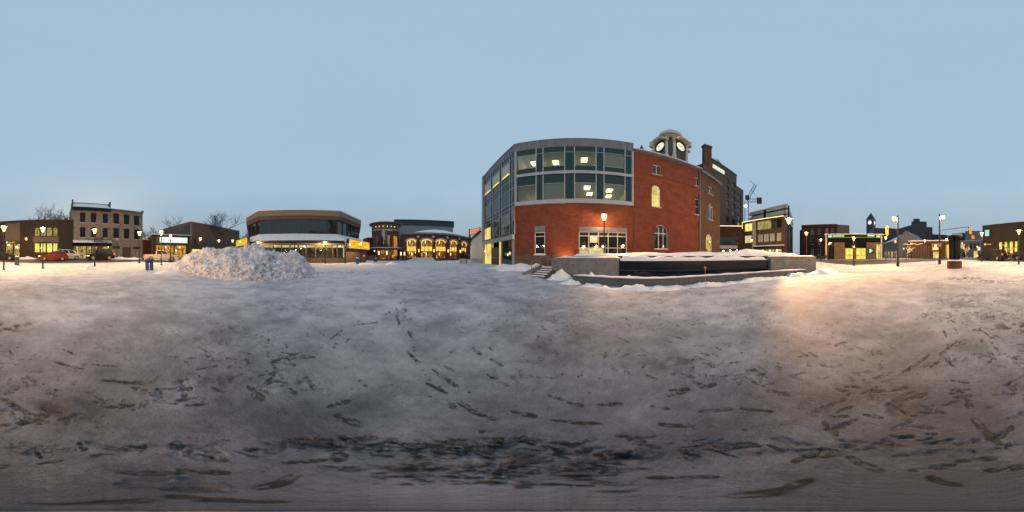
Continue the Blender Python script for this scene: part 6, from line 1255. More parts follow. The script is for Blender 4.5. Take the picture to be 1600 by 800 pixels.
def fountain():
    o = root('fountain', (*P(1060, 11), 0), 'long curved fountain of grey concrete and black stone capped with snow', 'fountain')
    low = spl([(895, 9.4), (950, 8.5), (1000, 8.06), (1050, 8.3), (1100, 9.1), (1150, 10.1), (1200, 11.5), (1260, 13.6)], 90)
    main = spl([(862, 12.2), (900, 11.3), (966, 10.3), (1020, 10.0), (1080, 10.4), (1140, 11.6), (1203, 13.3), (1240, 14.3), (1275, 15.3)], 200)
    px = np.linspace(862, 1275, 200); cut = lambda a, b: [v for v, x in zip(main, px) if a <= x <= b]
    m = MB(); sheet(m, low, 0, .34, -.12, .42); lw = m.build('low_wall', M['conc_d'], o)
    m = MB(); sheet(m, low, -.03, .37, .422, .47); m.build('coping', M['conc_d'], lw)
    snowcap('wall_snow', low, .0, .34, .471, lambda t: .05 + .03 * math.sin(t * 40) ** 2, lw, 4, 3)
    for a, b, s in ((862, 966, 0), (1203, 1275, 1)):
        q = cut(a, b); m = MB(); sheet(m, q, 0, .8, -.1, 1.36 if not s else 1.44); bl = m.build('concrete_block', M['conc'], o); m = MB(); sheet(m, q, -.035, .83, 1.362 if not s else 1.442, 1.47 if not s else 1.55); m.build('coping', M['conc'], bl); snowcap('block_snow', q, .12, .8, 1.47 if not s else 1.55, lambda t: .1 * min(1, t * 6) if not s else .1, bl, 5, 7)
        # formwork joints
        for f in (.33, .66) if not s else (.5,): k = int(len(q) * f); m = MB(); e = q[k]; e2 = q[k + 1]; t = (e2 - e).normalized(); n = Vector((-t.y, t.x)); n = n if n.dot(e) > 0 else -n; m.box8([(*(e + n * -.004), .0), (*(e + t * .015 + n * -.004), .0), (*(e + t * .015 + n * .05), .0), (*(e + n * .05), .0), (*(e + n * -.004), 1.35), (*(e + t * .015 + n * -.004), 1.35), (*(e + t * .015 + n * .05), 1.35), (*(e + n * .05), 1.35)]); m.build('joint', M['darkgrey'], bl)
        if not s:
            k = int(len(q) * .33); e = q[k]; t = (q[k + 1] - e).normalized(); n = -e.normalized(); c = e + n * .05; m = MB(); m.lathe([(.02, -.045), (.06, -.02), (.06, .02), (.02, .045)], (c.x, c.y, .98), 10); m.build('red_cap', M['redp'], bl)
            for zz in (.9, .68): e = q[int(len(q) * .07)]; c = e - e.normalized() * .04; m = MB(); m.lathe([(.01, -.05), (.05, -.02), (.05, .03), (.01, .05)], (c.x, c.y, zz), 8); m.build('valve_cap', M['alu'], bl)
    q = cut(967, 1202); m = MB(); sheet(m, q, .25, .8, -.1, 1.2); ww = m.build('water_wall', M['granite'], o)
    m = MB(); sheet(m, q, .15, .85, 1.202, 1.29); m.build('coping', M['granite'], ww)
    snowcap('wall_snow', q, .12, 1.1, 1.291, lambda t: .27 + .06 * math.sin(t * 19) + .05 * math.sin(t * 47 + 1), ww, 6, 12)
    # basin between low wall and water wall: snow filled
    m = MB(); lo = offp(low, .3); mi = [main[int(k)] for k in np.linspace(16, 192, 90)]; mi = offp(mi, .3); rows = 8
    for j in range(rows + 1):
        for k in range(90): v = lo[k] + (mi[k] - lo[k]) * j / rows; m.v.append((v.x, v.y, .2 + .26 * vnoise(v.x * 1.3, v.y * 1.3, 51) * (1 - .5 * j / rows)))
    for j in range(rows):
        for k in range(89): m.f.append((j * 90 + k, j * 90 + k + 1, (j + 1) * 90 + k + 1, (j + 1) * 90 + k)); m.m.append(0)
    m.build('basin_snow', M['snow'], o, smooth=True)
    # upper tier
    q = cut(876, 1263); m = MB(); sheet(m, q, .8, 2.2, .9, 1.16); m.build('upper_basin', M['granite'], o)
    m = MB(); sheet(m, q, 2.2, 3.6, .3, 1.46); up = m.build('upper_wall', M['granite'], o); m = MB(); sheet(m, q, 2.1, 3.6, 1.462, 1.6); m.build('upper_slab', M['granite'], up)
    snowcap('slab_snow', q, 2.06, 3.6, 1.601, lambda t: .2 + .14 * t + .3 * math.exp(-((t - .82) / .07) ** 2) + .05 * math.sin(t * 23), up, 8, 21)
    snowcap('upper_basin_snow', q, .85, 2.1, 1.16, lambda t: .12, o, 5, 30)
    # loose snow thrown against the block and low wall
    return low, main
LOW, MAIN = fountain()
for i, (px, r, ra, rb, h, lab) in enumerate([(876, 11.0, .9, .55, .62, 'white snow heap against the left concrete block of the fountain'), (893, 9.35, .7, .4, .3, 'low snow heap at the left tip of the curved low wall'), (923, 9.9, .6, .4, .62, 'snow heap lying inside the fountain behind the low wall'), (946, 9.7, .45, .3, .45, 'smaller snow heap inside the fountain before the dark stone'), (985, 9.1, .5, .35, .5, 'snow heap inside the fountain at the edge of the black stone')]):
    x, y = P(px, r); heap('snow_heap', lab, x, y, ra, rb, h, -az(px), .5, i + 60, fr=2.8)
def bank():
    mb = MB(); p = spl([(905, 8.75), (950, 7.95), (1000, 7.55), (1050, 7.8), (1100, 8.55), (1150, 9.5), (1200, 10.9), (1262, 13.2), (1285, 13.6)], 220); n = len(p); n2 = 14
    for j in range(n2 + 1):
        s = j / n2; q = offp(p, -.45 + 1.05 * s)
        for k in range(n):
            x, y = q[k]; nz = fbm(x * 1.7, y * 1.7, 4, 70) * 1.3 - .2; pr = max(0, math.sin(math.pi * min(1, max(0, s - .2 * vnoise(x * 1.2, y * 1.2, 71)) / .98))) ** .8
            mb.v.append((x, y, gz(x, y) - .04 + (.34 if k < 190 else .5) * pr * max(.12, nz) * min(1, k / 6, (n - 1 - k) / 4) + .04 * pr * (vnoise(x * 9, y * 9, 73) - .5)))
    for j in range(n2):
        for k in range(n - 1): mb.f.append((j * n + k, j * n + k + 1, (j + 1) * n + k + 1, (j + 1) * n + k)); mb.m.append(0)
    tag(mb.build('snow_bank', M['snow'], smooth=True), 'long ridge of soft snow along the foot of the curved low wall', 'snow bank')
bank()
for i, (px, r, ra, rb, h, rot, lab) in enumerate([(812, 14.9, 2.6, 1.3, .45, -.25, 'smooth snow bank below the brick wall left of the steps'), (786, 17.2, 2.0, 1.0, .3, .6, 'flat snow bank beside the glass entrance'), (838, 14.6, 1.2, 1.2, .5, .0, 'snow bank beside the handrail of the short steps'), (1290, 15.8, 1.8, 1.1, .5, 1.0, 'snow bank sloping down from the right end of the fountain'),
        (14, 17.0, 1.7, .7, .5, .4, 'snow heap by the kerb in front of the green bin'), (28, 16.6, .8, .5, .4, .4, 'small snow heap right of the green bin'), (140, 16.8, .9, .4, .5, .4, 'pointed snow heap behind the lamp by the dark utility car'), (42, 28.9, 2.2, .8, .6, .2, 'long snow heap on the far pavement before the ribbed wall'), (187, 29.5, 2.4, .8, .6, .3, 'long snow heap on the far pavement before the plain cream house'), (208, 29.5, 2.0, .7, .5, .3, 'lower snow heap near the garage door'), (573, 24, 1.4, .8, .35, .4, 'snow heap beside the corner shop bin'), (612, 27.5, 1.2, .6, .45, .3, 'small snow heap in front of the theatre tower'), (266, 15.0, 1.7, .8, .38, .5, 'snow shoulder at the left foot of the big pile')]):
    x, y = P(px, r); heap('snow_bank' if 'bank' in lab else 'snow_heap', lab, x, y, ra, rb, h, -az(px) + rot, .25, i + 90, fr=1.2)
def stairs():
    c = P(846, 12.6); o = root('short_steps', (*c, 0), 'short grey steps with metal handrail left of the fountain block', 'steps')
    a = az(850); rgt = Vector((math.cos(a), -math.sin(a))); fw = Vector((math.sin(a), math.cos(a))); b = Vector(P(862, 12.25))
    # treads run up to the right, along the left end of the block
    dirn = (rgt * .6 + fw * .8).normalized(); side = Vector((-dirn.y, dirn.x)); start = Vector(P(838, 11.6))
    m = MB(); sn = MB()
    for k in range(5):
        p = start + dirn * (.33 * k); q = p + dirn * (.33 if k < 4 else 1.5); w0, w1 = -.85, .75; z = .13 * (k + 1)
        m.box8([(*(p + side * w0), -.05), (*(q + side * w0), -.05), (*(q + side * w1), -.05), (*(p + side * w1), -.05), (*(p + side * w0), z), (*(q + side * w0), z), (*(q + side * w1), z), (*(p + side * w1), z)])
        p2 = p + dirn * .1; sn.box8([(*(p2 + side * (w0 + .3)), z + .002), (*(q + side * (w0 + .3)), z + .002), (*(q + side * (w1 - .02)), z + .002), (*(p2 + side * (w1 - .1)), z + .002), (*(p2 + side * (w0 + .5)), z + .06), (*(q + side * (w0 + .4)), z + .07), (*(q + side * (w1 - .1)), z + .07), (*(p2 + side * (w1 - .2)), z + .05)])
    m.build('step', M['stone'], o); sn.build('tread_snow', M['snow'], o)
    m = MB(); e0 = start + side * 1.0 - dirn * .2; e1 = start + side * 1.0 + dirn * 2.0; m.box8([(*e0, -.05), (*e1, -.05), (*(e1 + side * .2), -.05), (*(e0 + side * .2), -.05), (*e0, .32), (*e1, .85), (*(e1 + side * .2), .85), (*(e0 + side * .2), .32)]); m.build('cheek_wall', M['conc'], o)
    for w in (.55,):
        m = MB(); ps = [start + side * w + dirn * t for t in (.1, 1.1, 2.2)]; zs = [.13, .55, .65]
        for p, z in zip(ps, zs): m.tube([(*p, z - .1), (*p, z + .92)], .022, 8)
        m.tube([(*(ps[0] - dirn * .25), 1.0)] + [(*p, z + .92) for p, z in zip(ps, zs)], .024, 8); m.tube([(*p, z + .5) for p, z in zip(ps, zs)], .016, 6); m.build('handrail', M['zinc'], o)
stairs()
def railing():
    F = plane(900, 14.7, ang_u(899, 900, 14.7), ang_u(919, 900, 14.7)); o = root('rail_fence', F.pt(F.L / 2, .6, 0), 'low dark metal railing before the orange lit brick', 'railing'); m = MB(); z0, z1 = .8, F.z(909, 390.5)
    for z in (z1, z0 + .35): m.tube([F.pt(0, z, 0), F.pt(F.L, z, 0)], .025, 6)
    each(m, 'rail', M['black'], o)
    m = MB()
    for k in range(11): u = F.L * k / 10; m.tube([F.pt(u, .6, 0), F.pt(u, z1, 0)], .012 if k % 10 else .025, 5)
    m.build('baluster', M['black'], o)
railing()
def marker():
    c = P(1102, 8.35); o = root('snow_marker', (*c, 0), 'orange diamond snow marker on a thin stake before the low wall', 'marker'); m = MB(); m.tube([(*c, -.05), (*c, .92)], .011, 6); m.build('stake', M['orange'], o)
    n = -Vector(c).normalized(); t = Vector((n.y, -n.x)); cc = Vector(c) + n * .02; m = MB(); s = .075; f = [(0, -s * 1.3), (s, 0), (0, s * 1.3), (-s, 0)]
    v0 = [(cc.x + t.x * a, cc.y + t.y * a, 1.0 + b) for a, b in f]; v1 = [(cc.x + t.x * a - n.x * .012, cc.y + t.y * a - n.y * .012, 1.0 + b) for a, b in f]; m.box8(v0 + v1); m.build('diamond_plate', M['orange'], o)
marker()

# ------------------------------------------------------------------ lamp posts
LP = 'lamp posts round the square'
LG = lampglass('lamp glass', (1, .74, .38), 2.5); LGO = lampglass('sodium lamp glass', (1, .5, .14), 2.6); LGD = lampglass('unlit lamp glass', (.6, .62, .6), .5)  # the unlit bowl still emits faintly so its glass looks pale
def lamp_proto(name, glass, col, watts):
    o = root(name, (0, 0, 0), 'x', 'street lamp', LP, local=True); h = 4.3
    m = MB(); m.lathe([(.2, 0), (.2, .04), (.1, .08), (.085, .9), (.065, 1.0), (.05, h - .62), (.09, h - .58), (.1, h - .5), (.05, h - .48)], (0, 0, 0), 10); m.build('post', M['black'], o)
    m = MB(); m.lathe([(.22, .0), (.22, .03), (.12, .035), (.12, .07)], (0, 0, .0), 8); m.build('base_plate', M['black'], o)
    m = MB(); m.lathe([(.08, h - .47), (.14, h - .4), (.22, h - .2), (.25, h - .06), (.24, h - .02)], (0, 0, 0), 16); hd = m.build('lamp_bowl', glass, o, smooth=True)
    m = MB(); m.lathe([(.44, h - .0), (.45, h + .03), (.36, h + .07), (.1, h + .13), (.03, h + .22)], (0, 0, 0), 20); m.build('lamp_cap', M['black'], o)
    if watts:
        l = bpy.data.lights.new('bulb', 'POINT'); l.energy = watts; l.color = col; l.shadow_soft_size = .16; lo = bpy.data.objects.new('bulb', l); C.objects.link(lo); lo.parent = o; lo.location = (0, 0, h - .22)
    return o
LW, LO = 2300, 2000
WARM, SOD = (1, .56, .22), (1, .43, .14)
lw_ = lamp_proto('street_lamp', LG, WARM, LW); lo_ = lamp_proto('street_lamp', LGO, SOD, LO); ld_ = lamp_proto('street_lamp', LGD, WARM, 0)
lamps = [('w', 6, 352.5, None, 1, 'white lamp post behind the kerb snow heap near the green bin'), ('w', 67, 354.5, None, 1, 'white lamp post in front of the red hatchback and arched yellow windows'), ('o', 41, 371, 30, 1, 'orange glowing lamp post close to the ribbed brown wall'),
    ('w', 148, 357, None, 1, 'white lamp post in front of the dark sport utility and black awning'), ('d', 183, 371, 29.3, 1, 'small unlit lamp post on the far pavement before the plain cream house'), ('w', 218, 361.5, None, 1, 'white lamp post beside the blue recycling bin, at the end of the cream house'), ('w', 252, 360.5, 21, 1, 'warm white lamp post over the pale pickup truck'),
    ('w', 266.5, 366, 24, 1, 'white lamp post in front of the long white lit sign'), ('w', 313, 371, 27, 1, 'white lamp post in front of the green awning of the gabled hall'), ('w', 342, 374, 30, 1, 'white lamp post before the long gabled hall, behind the pile crest'), ('o', 363.5, 374.5, 32, 1, 'orange lamp post near the short yellow sign of the corner shop'),
    ('w', 403, 376.5, 24.4, 1, 'white lamp just clearing the snow pile at the corner shop eave'), ('w', 508, 376.5, 24.3, 1, 'white lamp post in front of the corner shop windows'), ('w', 563.5, 379, 27, 1, 'white lamp post before the long yellow sign'), ('w', 585, 391, 40, 1, 'small white lamp post left of the theatre tower entrance'), ('w', 708, 387.5, 38, 1, 'thin lamp post before the theatre arch beside the planter'),
    ('w', 944, 334, 14.45, 1, 'large white lamp post behind the fountain, before the red brick wall'), ('w', 1174.5, 373, 29, 1, 'white lamp post before the left bay of the string lit building'), ('w', 1232.5, 340, 18.4, 1, 'bright lamp post behind the right concrete block of the fountain'), ('o', 1260, 362, 25, 1, 'orange lamp post in front of the dark three storey brick block'),
    ('w', 1282.5, 372.5, 29, 1, 'white lamp post left of the bank, before the dark brick block'), ('w', 1334, 369.5, 23, 1, 'white lamp post in front of the yellow bank windows'), ('w', 1384, 369, 29, 1, 'yellowish lamp post at the right corner of the bank below the yellow signal'), ('o', 1399, 376, 38, 1, 'orange lamp before the grey gabled house, just left of the tall orange lamp post'), ('o', 1424, 379, 41, 1, 'orange lamp above the lit tree in front of the square columns'), ('w', 1412, 388.5, 42, 1, 'tiny pale lamp low in front of the grey gabled house'), ('o', 1503.5, 379, 37, 1, 'orange lamp just right of the round kiosk'), ('w', 1527, 384, 36, 1, 'tiny pale lamp before the grey street front near the dark minivan'), ('w', 1445, 374, 36, 1, 'small lamp post before the colonnaded building'), ('w', 1534, 362.5, None, 1, 'white lamp post beside the dark minivan'), ('w', 1592, 358.5, None, 1, 'white lamp post in front of the tree wound with yellow lights'), ('w', 1479, 372, 33, 1, 'small lamp half hidden behind the round kiosk')]
first = {}; DIM = {944: 600, 1232.5: 4200, 41: 700, 1334: 1800, 1282.5: 900, 585: 500, 708: 500, 1384: 900, 1399: 900, 508: 1500, 403: 800, 252: 1300, 266.5: 700, 313: 700, 342: 600, 363.5: 600, 563.5: 1500, 1174.5: 800, 1260: 1200, 1479: 500, 1445: 500, 1424: 500, 1412: 300, 1503.5: 500, 1527: 300}
for kind, px, yt, d, k, lab in lamps:
    pr = {'w': lw_, 'o': lo_, 'd': ld_}[kind]; d = d or dist_top(px, yt + 1, 4.4); x, y = P(px, d); zt_ = H + d * math.tan(el(yt)); z = gz(x, y)
    o = pr if kind not in first else copy_tree(pr); first[kind] = 1
    o.location = (x, y, z - .03); s = max(.62, min(1.35, (zt_ - z) / 4.4)); o.scale = (s ** .5, s ** .5, s); o['label'] = lab
    if px in DIM:
        b = [c for c in o.children if c.type == 'LIGHT'][0]; b.data = b.data.copy(); b.data.energy = DIM[px]
def shielded(lab, tgt, watts, size, col, blend=.32):
    """extra spot added at the post to throw a warm pool on the snow"""
    o = [q for q in bpy.data.objects if q.get('label') == lab][0]; l = bpy.data.lights.new('beam', 'SPOT'); l.energy = watts; l.color = col; l.spot_size = R(size); l.spot_blend = blend; l.shadow_soft_size = .12
    lo = bpy.data.objects.new('beam', l); C.objects.link(lo); lo.parent = o; h = 3.72; p = Vector(o.location) + Vector((0, 0, h * o.scale.z)); d = Vector(tgt) - p; q = Vector((d.x, d.y)).normalized() * .14; p += Vector((q.x, q.y, 0))
    lo.location = (q.x / o.scale.x, q.y / o.scale.y, h); lo.rotation_euler = (Vector(tgt) - p).to_track_quat('-Z', 'Y').to_euler()
shielded('bright lamp post behind the right concrete block of the fountain', (8, -5.5, 0), 13000, 55, (1, .47, .17))  # added spot; its cone edge stands in for the dark wedge's border
shielded('large white lamp post behind the fountain, before the red brick wall', (7.4, 3.4, 0), 3600, 88, (1, .54, .24), .95)  # added spot that warms the snow before the fountain
def tall_lamp(px, ytop, d, side, lab, ylamp, arm=False, col=SOD, glass=None):
    x, y = P(px, d); z0 = gz(x, y); o = root('tall_lamp_post', (x, y, z0), lab, 'street lamp'); h = H + d * math.tan(el(ytop)); a = az(px); t = Vector((math.cos(a), -math.sin(a))) * side
    m = MB(); m.lathe([(.2, z0 - .05), (.2, z0 + .5), (.13, z0 + .55), (.1, h), (.05, h + .12)], (x, y, 0), 10); m.build('post', M['black'], o)
    zl = H + d * math.tan(el(ylamp)); m = MB(); m.tube([(x, y, zl - .1), (x + t.x * .3, y + t.y * .3, zl + .1), (x + t.x * .5, y + t.y * .5, zl + .05)], .04, 6); m.lathe([(.3, zl + .28), (.31, zl + .33), (.05, zl + .4)], (x + t.x * .5, y + t.y * .5, 0), 14); m.build('lamp_arm', M['black'], o)
    m = MB(); m.lathe([(.08, zl - .25), (.24, zl - .05), (.3, zl + .2), (.27, zl + .27)], (x + t.x * .5, y + t.y * .5, 0), 14); m.build('lamp_bowl', glass or LGO, o, smooth=True)
    l = bpy.data.lights.new('bulb', 'POINT'); l.energy = 9000 if side < 0 else 4500; l.color = col; l.shadow_soft_size = .18; lo = bpy.data.objects.new('bulb', l); C.objects.link(lo); lo.parent = o; lo.location = (t.x * .5, t.y * .5, zl + .08 - z0)
    return o, (x, y), h
o3, _, _ = tall_lamp(1403, 338, 21.2, -1, 'tall black lamp post with an orange lamp on its left side', 343)
o, (x, y), h = tall_lamp(1468, 335.5, 22.5, 1, 'tall black signal post with a lamp and long arm on its right side', 340.5, col=WARM, glass=LG)
def signal():
    d = 22.5; c = P(1468, d); e = P(1516, 24.5); za = H + d * math.tan(el(360)); zb = H + 24.5 * math.tan(el(354.5)); m = MB(); m.tube([(*c, za), (*e, zb)], .05, 6); m.build('signal_arm', M['black'], o)
    m = MB(); zz = H + d * math.tan(el(383)); m.box(c[0] - .2, c[0] + .2, c[1] - .2, c[1] + .2, zz - .25, zz + .25); m.build('junction_box', M['conc'], o)
    c2 = P(1403, 21.2); e2 = P(1384, 23.5); m = MB(); m.tube([(*c2, H + 21.2 * math.tan(el(358))), (*e2, H + 23.5 * math.tan(el(356)))], .045, 6); m.build('signal_arm', M['black'], o3)
    for k, (px, y0, y1) in enumerate(((1516.5, 354, 366), (1520.3, 368, 373.5), (1386, 355.5, 369))):
        q = P(px, 24.4) if k < 2 else P(px, 23.3); s = root('traffic_signal', (*q, H + 24.4 * math.tan(el(y0))), ('yellow traffic signal hanging at the end of the long arm', 'smaller yellow signal low behind the arm, beside the lit tree', 'yellow traffic signal on the arm of the orange tall lamp post above the bank corner')[k], 'traffic light'); z0, z1 = H + 24.4 * math.tan(el(y1)), H + 24.4 * math.tan(el(y0)); n = -Vector(q).normalized(); t = Vector((n.y, -n.x)); w = .2
        v = [Vector(q) + t * a + n * b for a, b in ((-w, .15), (w, .15), (w, -.15), (-w, -.15))]; m = MB(); m.prism([tuple(i) for i in v], z0, z1); m.build('housing', M['sig'], s)
        m = MB(); f = Vector(q) - n * .17
        for i in range(3): m.lathe([(.02, -.05), (.1, -.03), (.1, .1)], ((Vector(q) + t * .26)[0], (Vector(q) + t * .26)[1], z0 + (z1 - z0) * (i + .4) / 3), 8)
        each(m, 'visor', M['black'], s)
        m = MB(); m.tube([(*q, z1), (*q, z1 + .25)], .03, 5); m.build('hanger', M['black'], s)
signal()
# second lamp head paired beside the minivan lamp
# ------------------------------------------------------------------ vehicles
def car(name, label, L, Wd, prof, cabin, paint, px, d, flip, yaw_px=90, wheel=.33, lights=(1, 1), group=None, axle=None, glass_from=0, bed=None):
    o = root(name, (0, 0, 0), label, 'car', group, local=True); ax = axle or (L * .3, -L * .3)
    # side profile (front = +x), with wheel arches
    lowz = .22; up = [(x * L, z) for x, z in prof]; pts = list(up)
    def arch(c):  # rear to front along the bottom
        return [(c + (wheel + .06) * math.cos(t), lowz + (wheel + .1) * max(0, math.sin(t))) for t in np.linspace(math.pi, 0, 8)]
    low = [(-L / 2 + .08, lowz)] + arch(ax[1]) + arch(ax[0]) + [(L / 2 - .1, lowz)]
    poly_ = low + [p for p in reversed(up)]
    bm = bmesh.new(); vs = [bm.verts.new((p[0], -Wd / 2, p[1])) for p in poly_]; f = bm.faces.new(vs); r = bmesh.ops.extrude_face_region(bm, geom=[f]); bmesh.ops.translate(bm, verts=[v for v in r['geom'] if isinstance(v, bmesh.types.BMVert)], vec=(0, Wd, 0))
    ed = [e for e in bm.edges if abs(e.verts[0].co.y - e.verts[1].co.y) < 1e-4 and min(e.verts[0].co.z, e.verts[1].co.z) > .5]
    bmesh.ops.bevel(bm, geom=ed, offset=.09, segments=3, profile=.6, affect='EDGES')
    # cabin
    cb = [(x * L, z) for x, z in cabin]; w0, w1 = Wd / 2 - .05, Wd / 2 - .2; zmn, zmx = min(z for _, z in cb), max(z for _, z in cb); ww = lambda z: w0 + (w1 - w0) * (z - zmn) / (zmx - zmn)
    A = [bm.verts.new((x, -ww(z), z)) for x, z in cb]; B = [bm.verts.new((x, ww(z), z)) for x, z in cb]; n = len(cb); bm.faces.new(A); bm.faces.new(list(reversed(B)))
    for i in range(n): j = (i + 1) % n; bm.faces.new((A[j], A[i], B[i], B[j]))
    e2 = [e for e in bm.edges if e.verts[0] in A + B and e.verts[1] in A + B and min(e.verts[0].co.z, e.verts[1].co.z) > zmx - .06]
    bmesh.ops.bevel(bm, geom=e2, offset=.07, segments=2, affect='EDGES')
    bmesh.ops.triangulate(bm, faces=[f for f in bm.faces if len(f.verts) > 4]); bmesh.ops.recalc_face_normals(bm, faces=bm.faces)
    me = bpy.data.meshes.new('body'); bm.to_mesh(me); bm.free(); me.materials.append(paint); b = bpy.data.objects.new('body', me); C.objects.link(b); b.parent = o; ORG[b] = Vector((0, 0, 0))
    # glass: side windows, windscreen, rear window, inset a little from the pillars
    fr_b, fr_t, rr_t, rr_b = cb[0], cb[1], cb[-2], cb[-1]; zb, zt_ = zmn + .06, zmx - .1
    xf = lambda z: fr_b[0] + (fr_t[0] - fr_b[0]) * (z - fr_b[1]) / (fr_t[1] - fr_b[1]); xr = lambda z: rr_b[0] + (rr_t[0] - rr_b[0]) * (z - rr_b[1]) / (rr_t[1] - rr_b[1])
    m = MB(); spl_ = 3 if L > 4.3 and not bed else 2
    for sgn in (-1, 1):
        for k in range(spl_):
            t0, t1 = k / spl_, (k + 1) / spl_
            def pt(t, z): x = xr(z) + .12 + (xf(z) - xr(z) - .24) * t; return (x, sgn * (ww(z) + .006), z)
            g_ = .02; m.poly([pt(t0 + g_, zb), pt(t1 - g_, zb), pt(t1 - g_, zt_), pt(t0 + g_, zt_)])
    each(m, 'side_window', M['tint'], o)
    for nm, fx, s in (('windscreen', xf, 1), ('rear_window', xr, -1)):
        m = MB(); m.poly([(fx(zb) + s * .012, -ww(zb) + .1, zb), (fx(zb) + s * .012, ww(zb) - .1, zb), (fx(zt_) + s * .012, ww(zt_) - .1, zt_), (fx(zt_) + s * .012, -ww(zt_) + .1, zt_)]); m.build(nm, M['tint'], o)
    for xa in ax:
        for sgn in (-1, 1):
            m = MB(); n_ = 20; ys = (sgn * (Wd / 2 - .22), sgn * (Wd / 2 - .01)); k0 = 0
            prof_ = [(wheel * .6, ys[0]), (wheel * .97, ys[0]), (wheel, (ys[0] * .8 + ys[1] * .2)), (wheel, (ys[0] * .2 + ys[1] * .8)), (wheel * .95, ys[1]), (wheel * .62, ys[1])]
            for r_, yy in prof_:
                for i in range(n_): t = 2 * math.pi * i / n_; m.v.append((xa + r_ * math.cos(t), yy, wheel + r_ * math.sin(t)))
            for j in range(len(prof_) - 1):
                for i in range(n_): i2 = (i + 1) % n_; m.f.append((j * n_ + i, j * n_ + i2, (j + 1) * n_ + i2, (j + 1) * n_ + i)); m.m.append(0)
            wo = m.build('wheel', M['tire'], o, smooth=True)
            m = MB(); m.disc((xa, ys[1] - sgn * .03, wheel), (0, sgn, 0), wheel * .64, 16)
            for i in range(6): t = math.pi * i / 3; m.box8([(xa + r_ * math.cos(t + w_), ys[1] - sgn * .03 + sgn * dy, wheel + r_ * math.sin(t + w_)) for dy in (0, .025) for r_, w_ in ((wheel * .1, -.5), (wheel * .6, -.12), (wheel * .6, .12), (wheel * .1, .5))])
            m.build('rim', M['rim'], wo)
    zl = [z for x, z in prof if x > .38]; zf = .62
    for sgn in (-1, 1):
        m = MB(); m.box(L / 2 - .18, L / 2 + .015, sgn * (Wd / 2 - .32) - .16, sgn * (Wd / 2 - .32) + .2 * 1, zf, zf + .16) if False else m.box(L / 2 - .3, L / 2 + .012, min(sgn * (Wd / 2 - .42), sgn * (Wd / 2 + .008)), max(sgn * (Wd / 2 - .42), sgn * (Wd / 2 + .008)), zf, zf + .15); m.build('headlight', M['headl'] if lights[0] else M['tint'], o)
        zt2 = .8; m = MB(); m.box(-L / 2 - .012, -L / 2 + .14, min(sgn * (Wd / 2 - .2), sgn * (Wd / 2 + .01)), max(sgn * (Wd / 2 - .2), sgn * (Wd / 2 + .01)), zt2, zt2 + .28); m.build('taillight', M['tail'] if lights[1] else M['redp'], o)
        m = MB(); m.box(fr_b[0] - .25, fr_b[0] - .05, min(sgn * (Wd / 2 - .02), sgn * (Wd / 2 + .16)), max(sgn * (Wd / 2 - .02), sgn * (Wd / 2 + .16)), zmn + .02, zmn + .16); m.build('mirror', paint, o)
    m = MB(); m.box(L / 2 - .04, L / 2 + .03, -Wd / 2 + .05, Wd / 2 - .05, .3, .46); m.box(-L / 2 - .03, -L / 2 + .04, -Wd / 2 + .05, Wd / 2 - .05, .32, .5); each(m, 'bumper', M['black'], o)
    m = MB()
    for sgn in (-1, 1): m.box(-L * .42, L * .36, sgn * (Wd / 2 + .004) - .004, sgn * (Wd / 2 + .004) + .004, .42, .46)
    for sgn in (-1, 1):
        for xx in (L * .12, -L * .1): m.box(xx - .09, xx + .09, sgn * (Wd / 2 + .01) - .012, sgn * (Wd / 2 + .01) + .012, zmn - .16, zmn - .12)
    m.build('door_trim', M['black'], o)
    m = MB(); m.poly([(xr(zmx) + .25, -w1 + .08, zmx + .008), (xf(zmx) - .15, -w1 + .08, zmx + .008), (xf(zmx) - .15, w1 - .08, zmx + .03), (xr(zmx) + .25, w1 - .08, zmx + .03)]); m.build('roof_snow', M['snow'], o)
    x, y = P(px, d); a = az(yaw_px); t = Vector((math.cos(a), -math.sin(a))) * (1 if flip else -1)   # + x of the picture row to the right for flip
    o.location = (x, y, gz(x, y) + .05); o.rotation_euler = (0, 0, math.atan2(t.y, t.x)); return o
HB = ([(-.5, .55), (-.495, .9), (-.42, .96), (.14, .95), (.36, .86), (.47, .74), (.5, .55)], [(.2, .93), (.05, 1.36), (-.12, 1.44), (-.34, 1.4), (-.47, .95)])
VAN = ([(-.5, .55), (-.5, 1.0), (.2, 1.02), (.4, .92), (.48, .78), (.5, .55)], [(.34, .96), (.17, 1.58), (.0, 1.7), (-.42, 1.68), (-.49, 1.0)])
SUV = ([(-.5, .55), (-.5, 1.08), (.18, 1.08), (.42, 1.02), (.49, .85), (.5, .55)], [(.2, 1.06), (.09, 1.6), (-.1, 1.7), (-.45, 1.68), (-.495, 1.06)])
PK = ([(-.5, .6), (-.5, 1.05), (-.12, 1.05), (.2, 1.05), (.42, 1.0), (.49, .85), (.5, .6)], [(.24, 1.04), (.12, 1.62), (.0, 1.7), (-.14, 1.68), (-.17, 1.04)])
car('hatchback', 'red hatchback driving left on the street before arched windows', 4.5, 1.75, *HB, M['c_red'], 83.5, 25.2, False)
car('minivan', 'silver minivan parked right behind the red hatchback', 4.4, 1.8, *VAN, M['c_silver'], 107, 27.6, True, lights=(0, 0))
car('sport_utility', 'dark sport utility with lit head lamp in front of the black awning shop', 4.4, 1.85, *SUV, M['c_black'], 156, 26.4, False, wheel=.37)
car('pickup_truck', 'pale pickup truck parked below the white lit sign beside the blue bin', 5.3, 1.9, *PK, M['c_white'], 251, 25.0, True, 215, wheel=.38, lights=(0, 0), bed=True)
car('dark_minivan', 'dark minivan with glowing tail lamps beside the right hand lamp post', 4.7, 1.85, *VAN, M['c_blue'], 1550, 26.0, False, 90)
car('estate_car', 'dark blue grey car passing the entrance of the ribbed building', 4.6, 1.75, *HB, M['c_blue'], 4.5, 26.2, True, 90, lights=(0, 0))
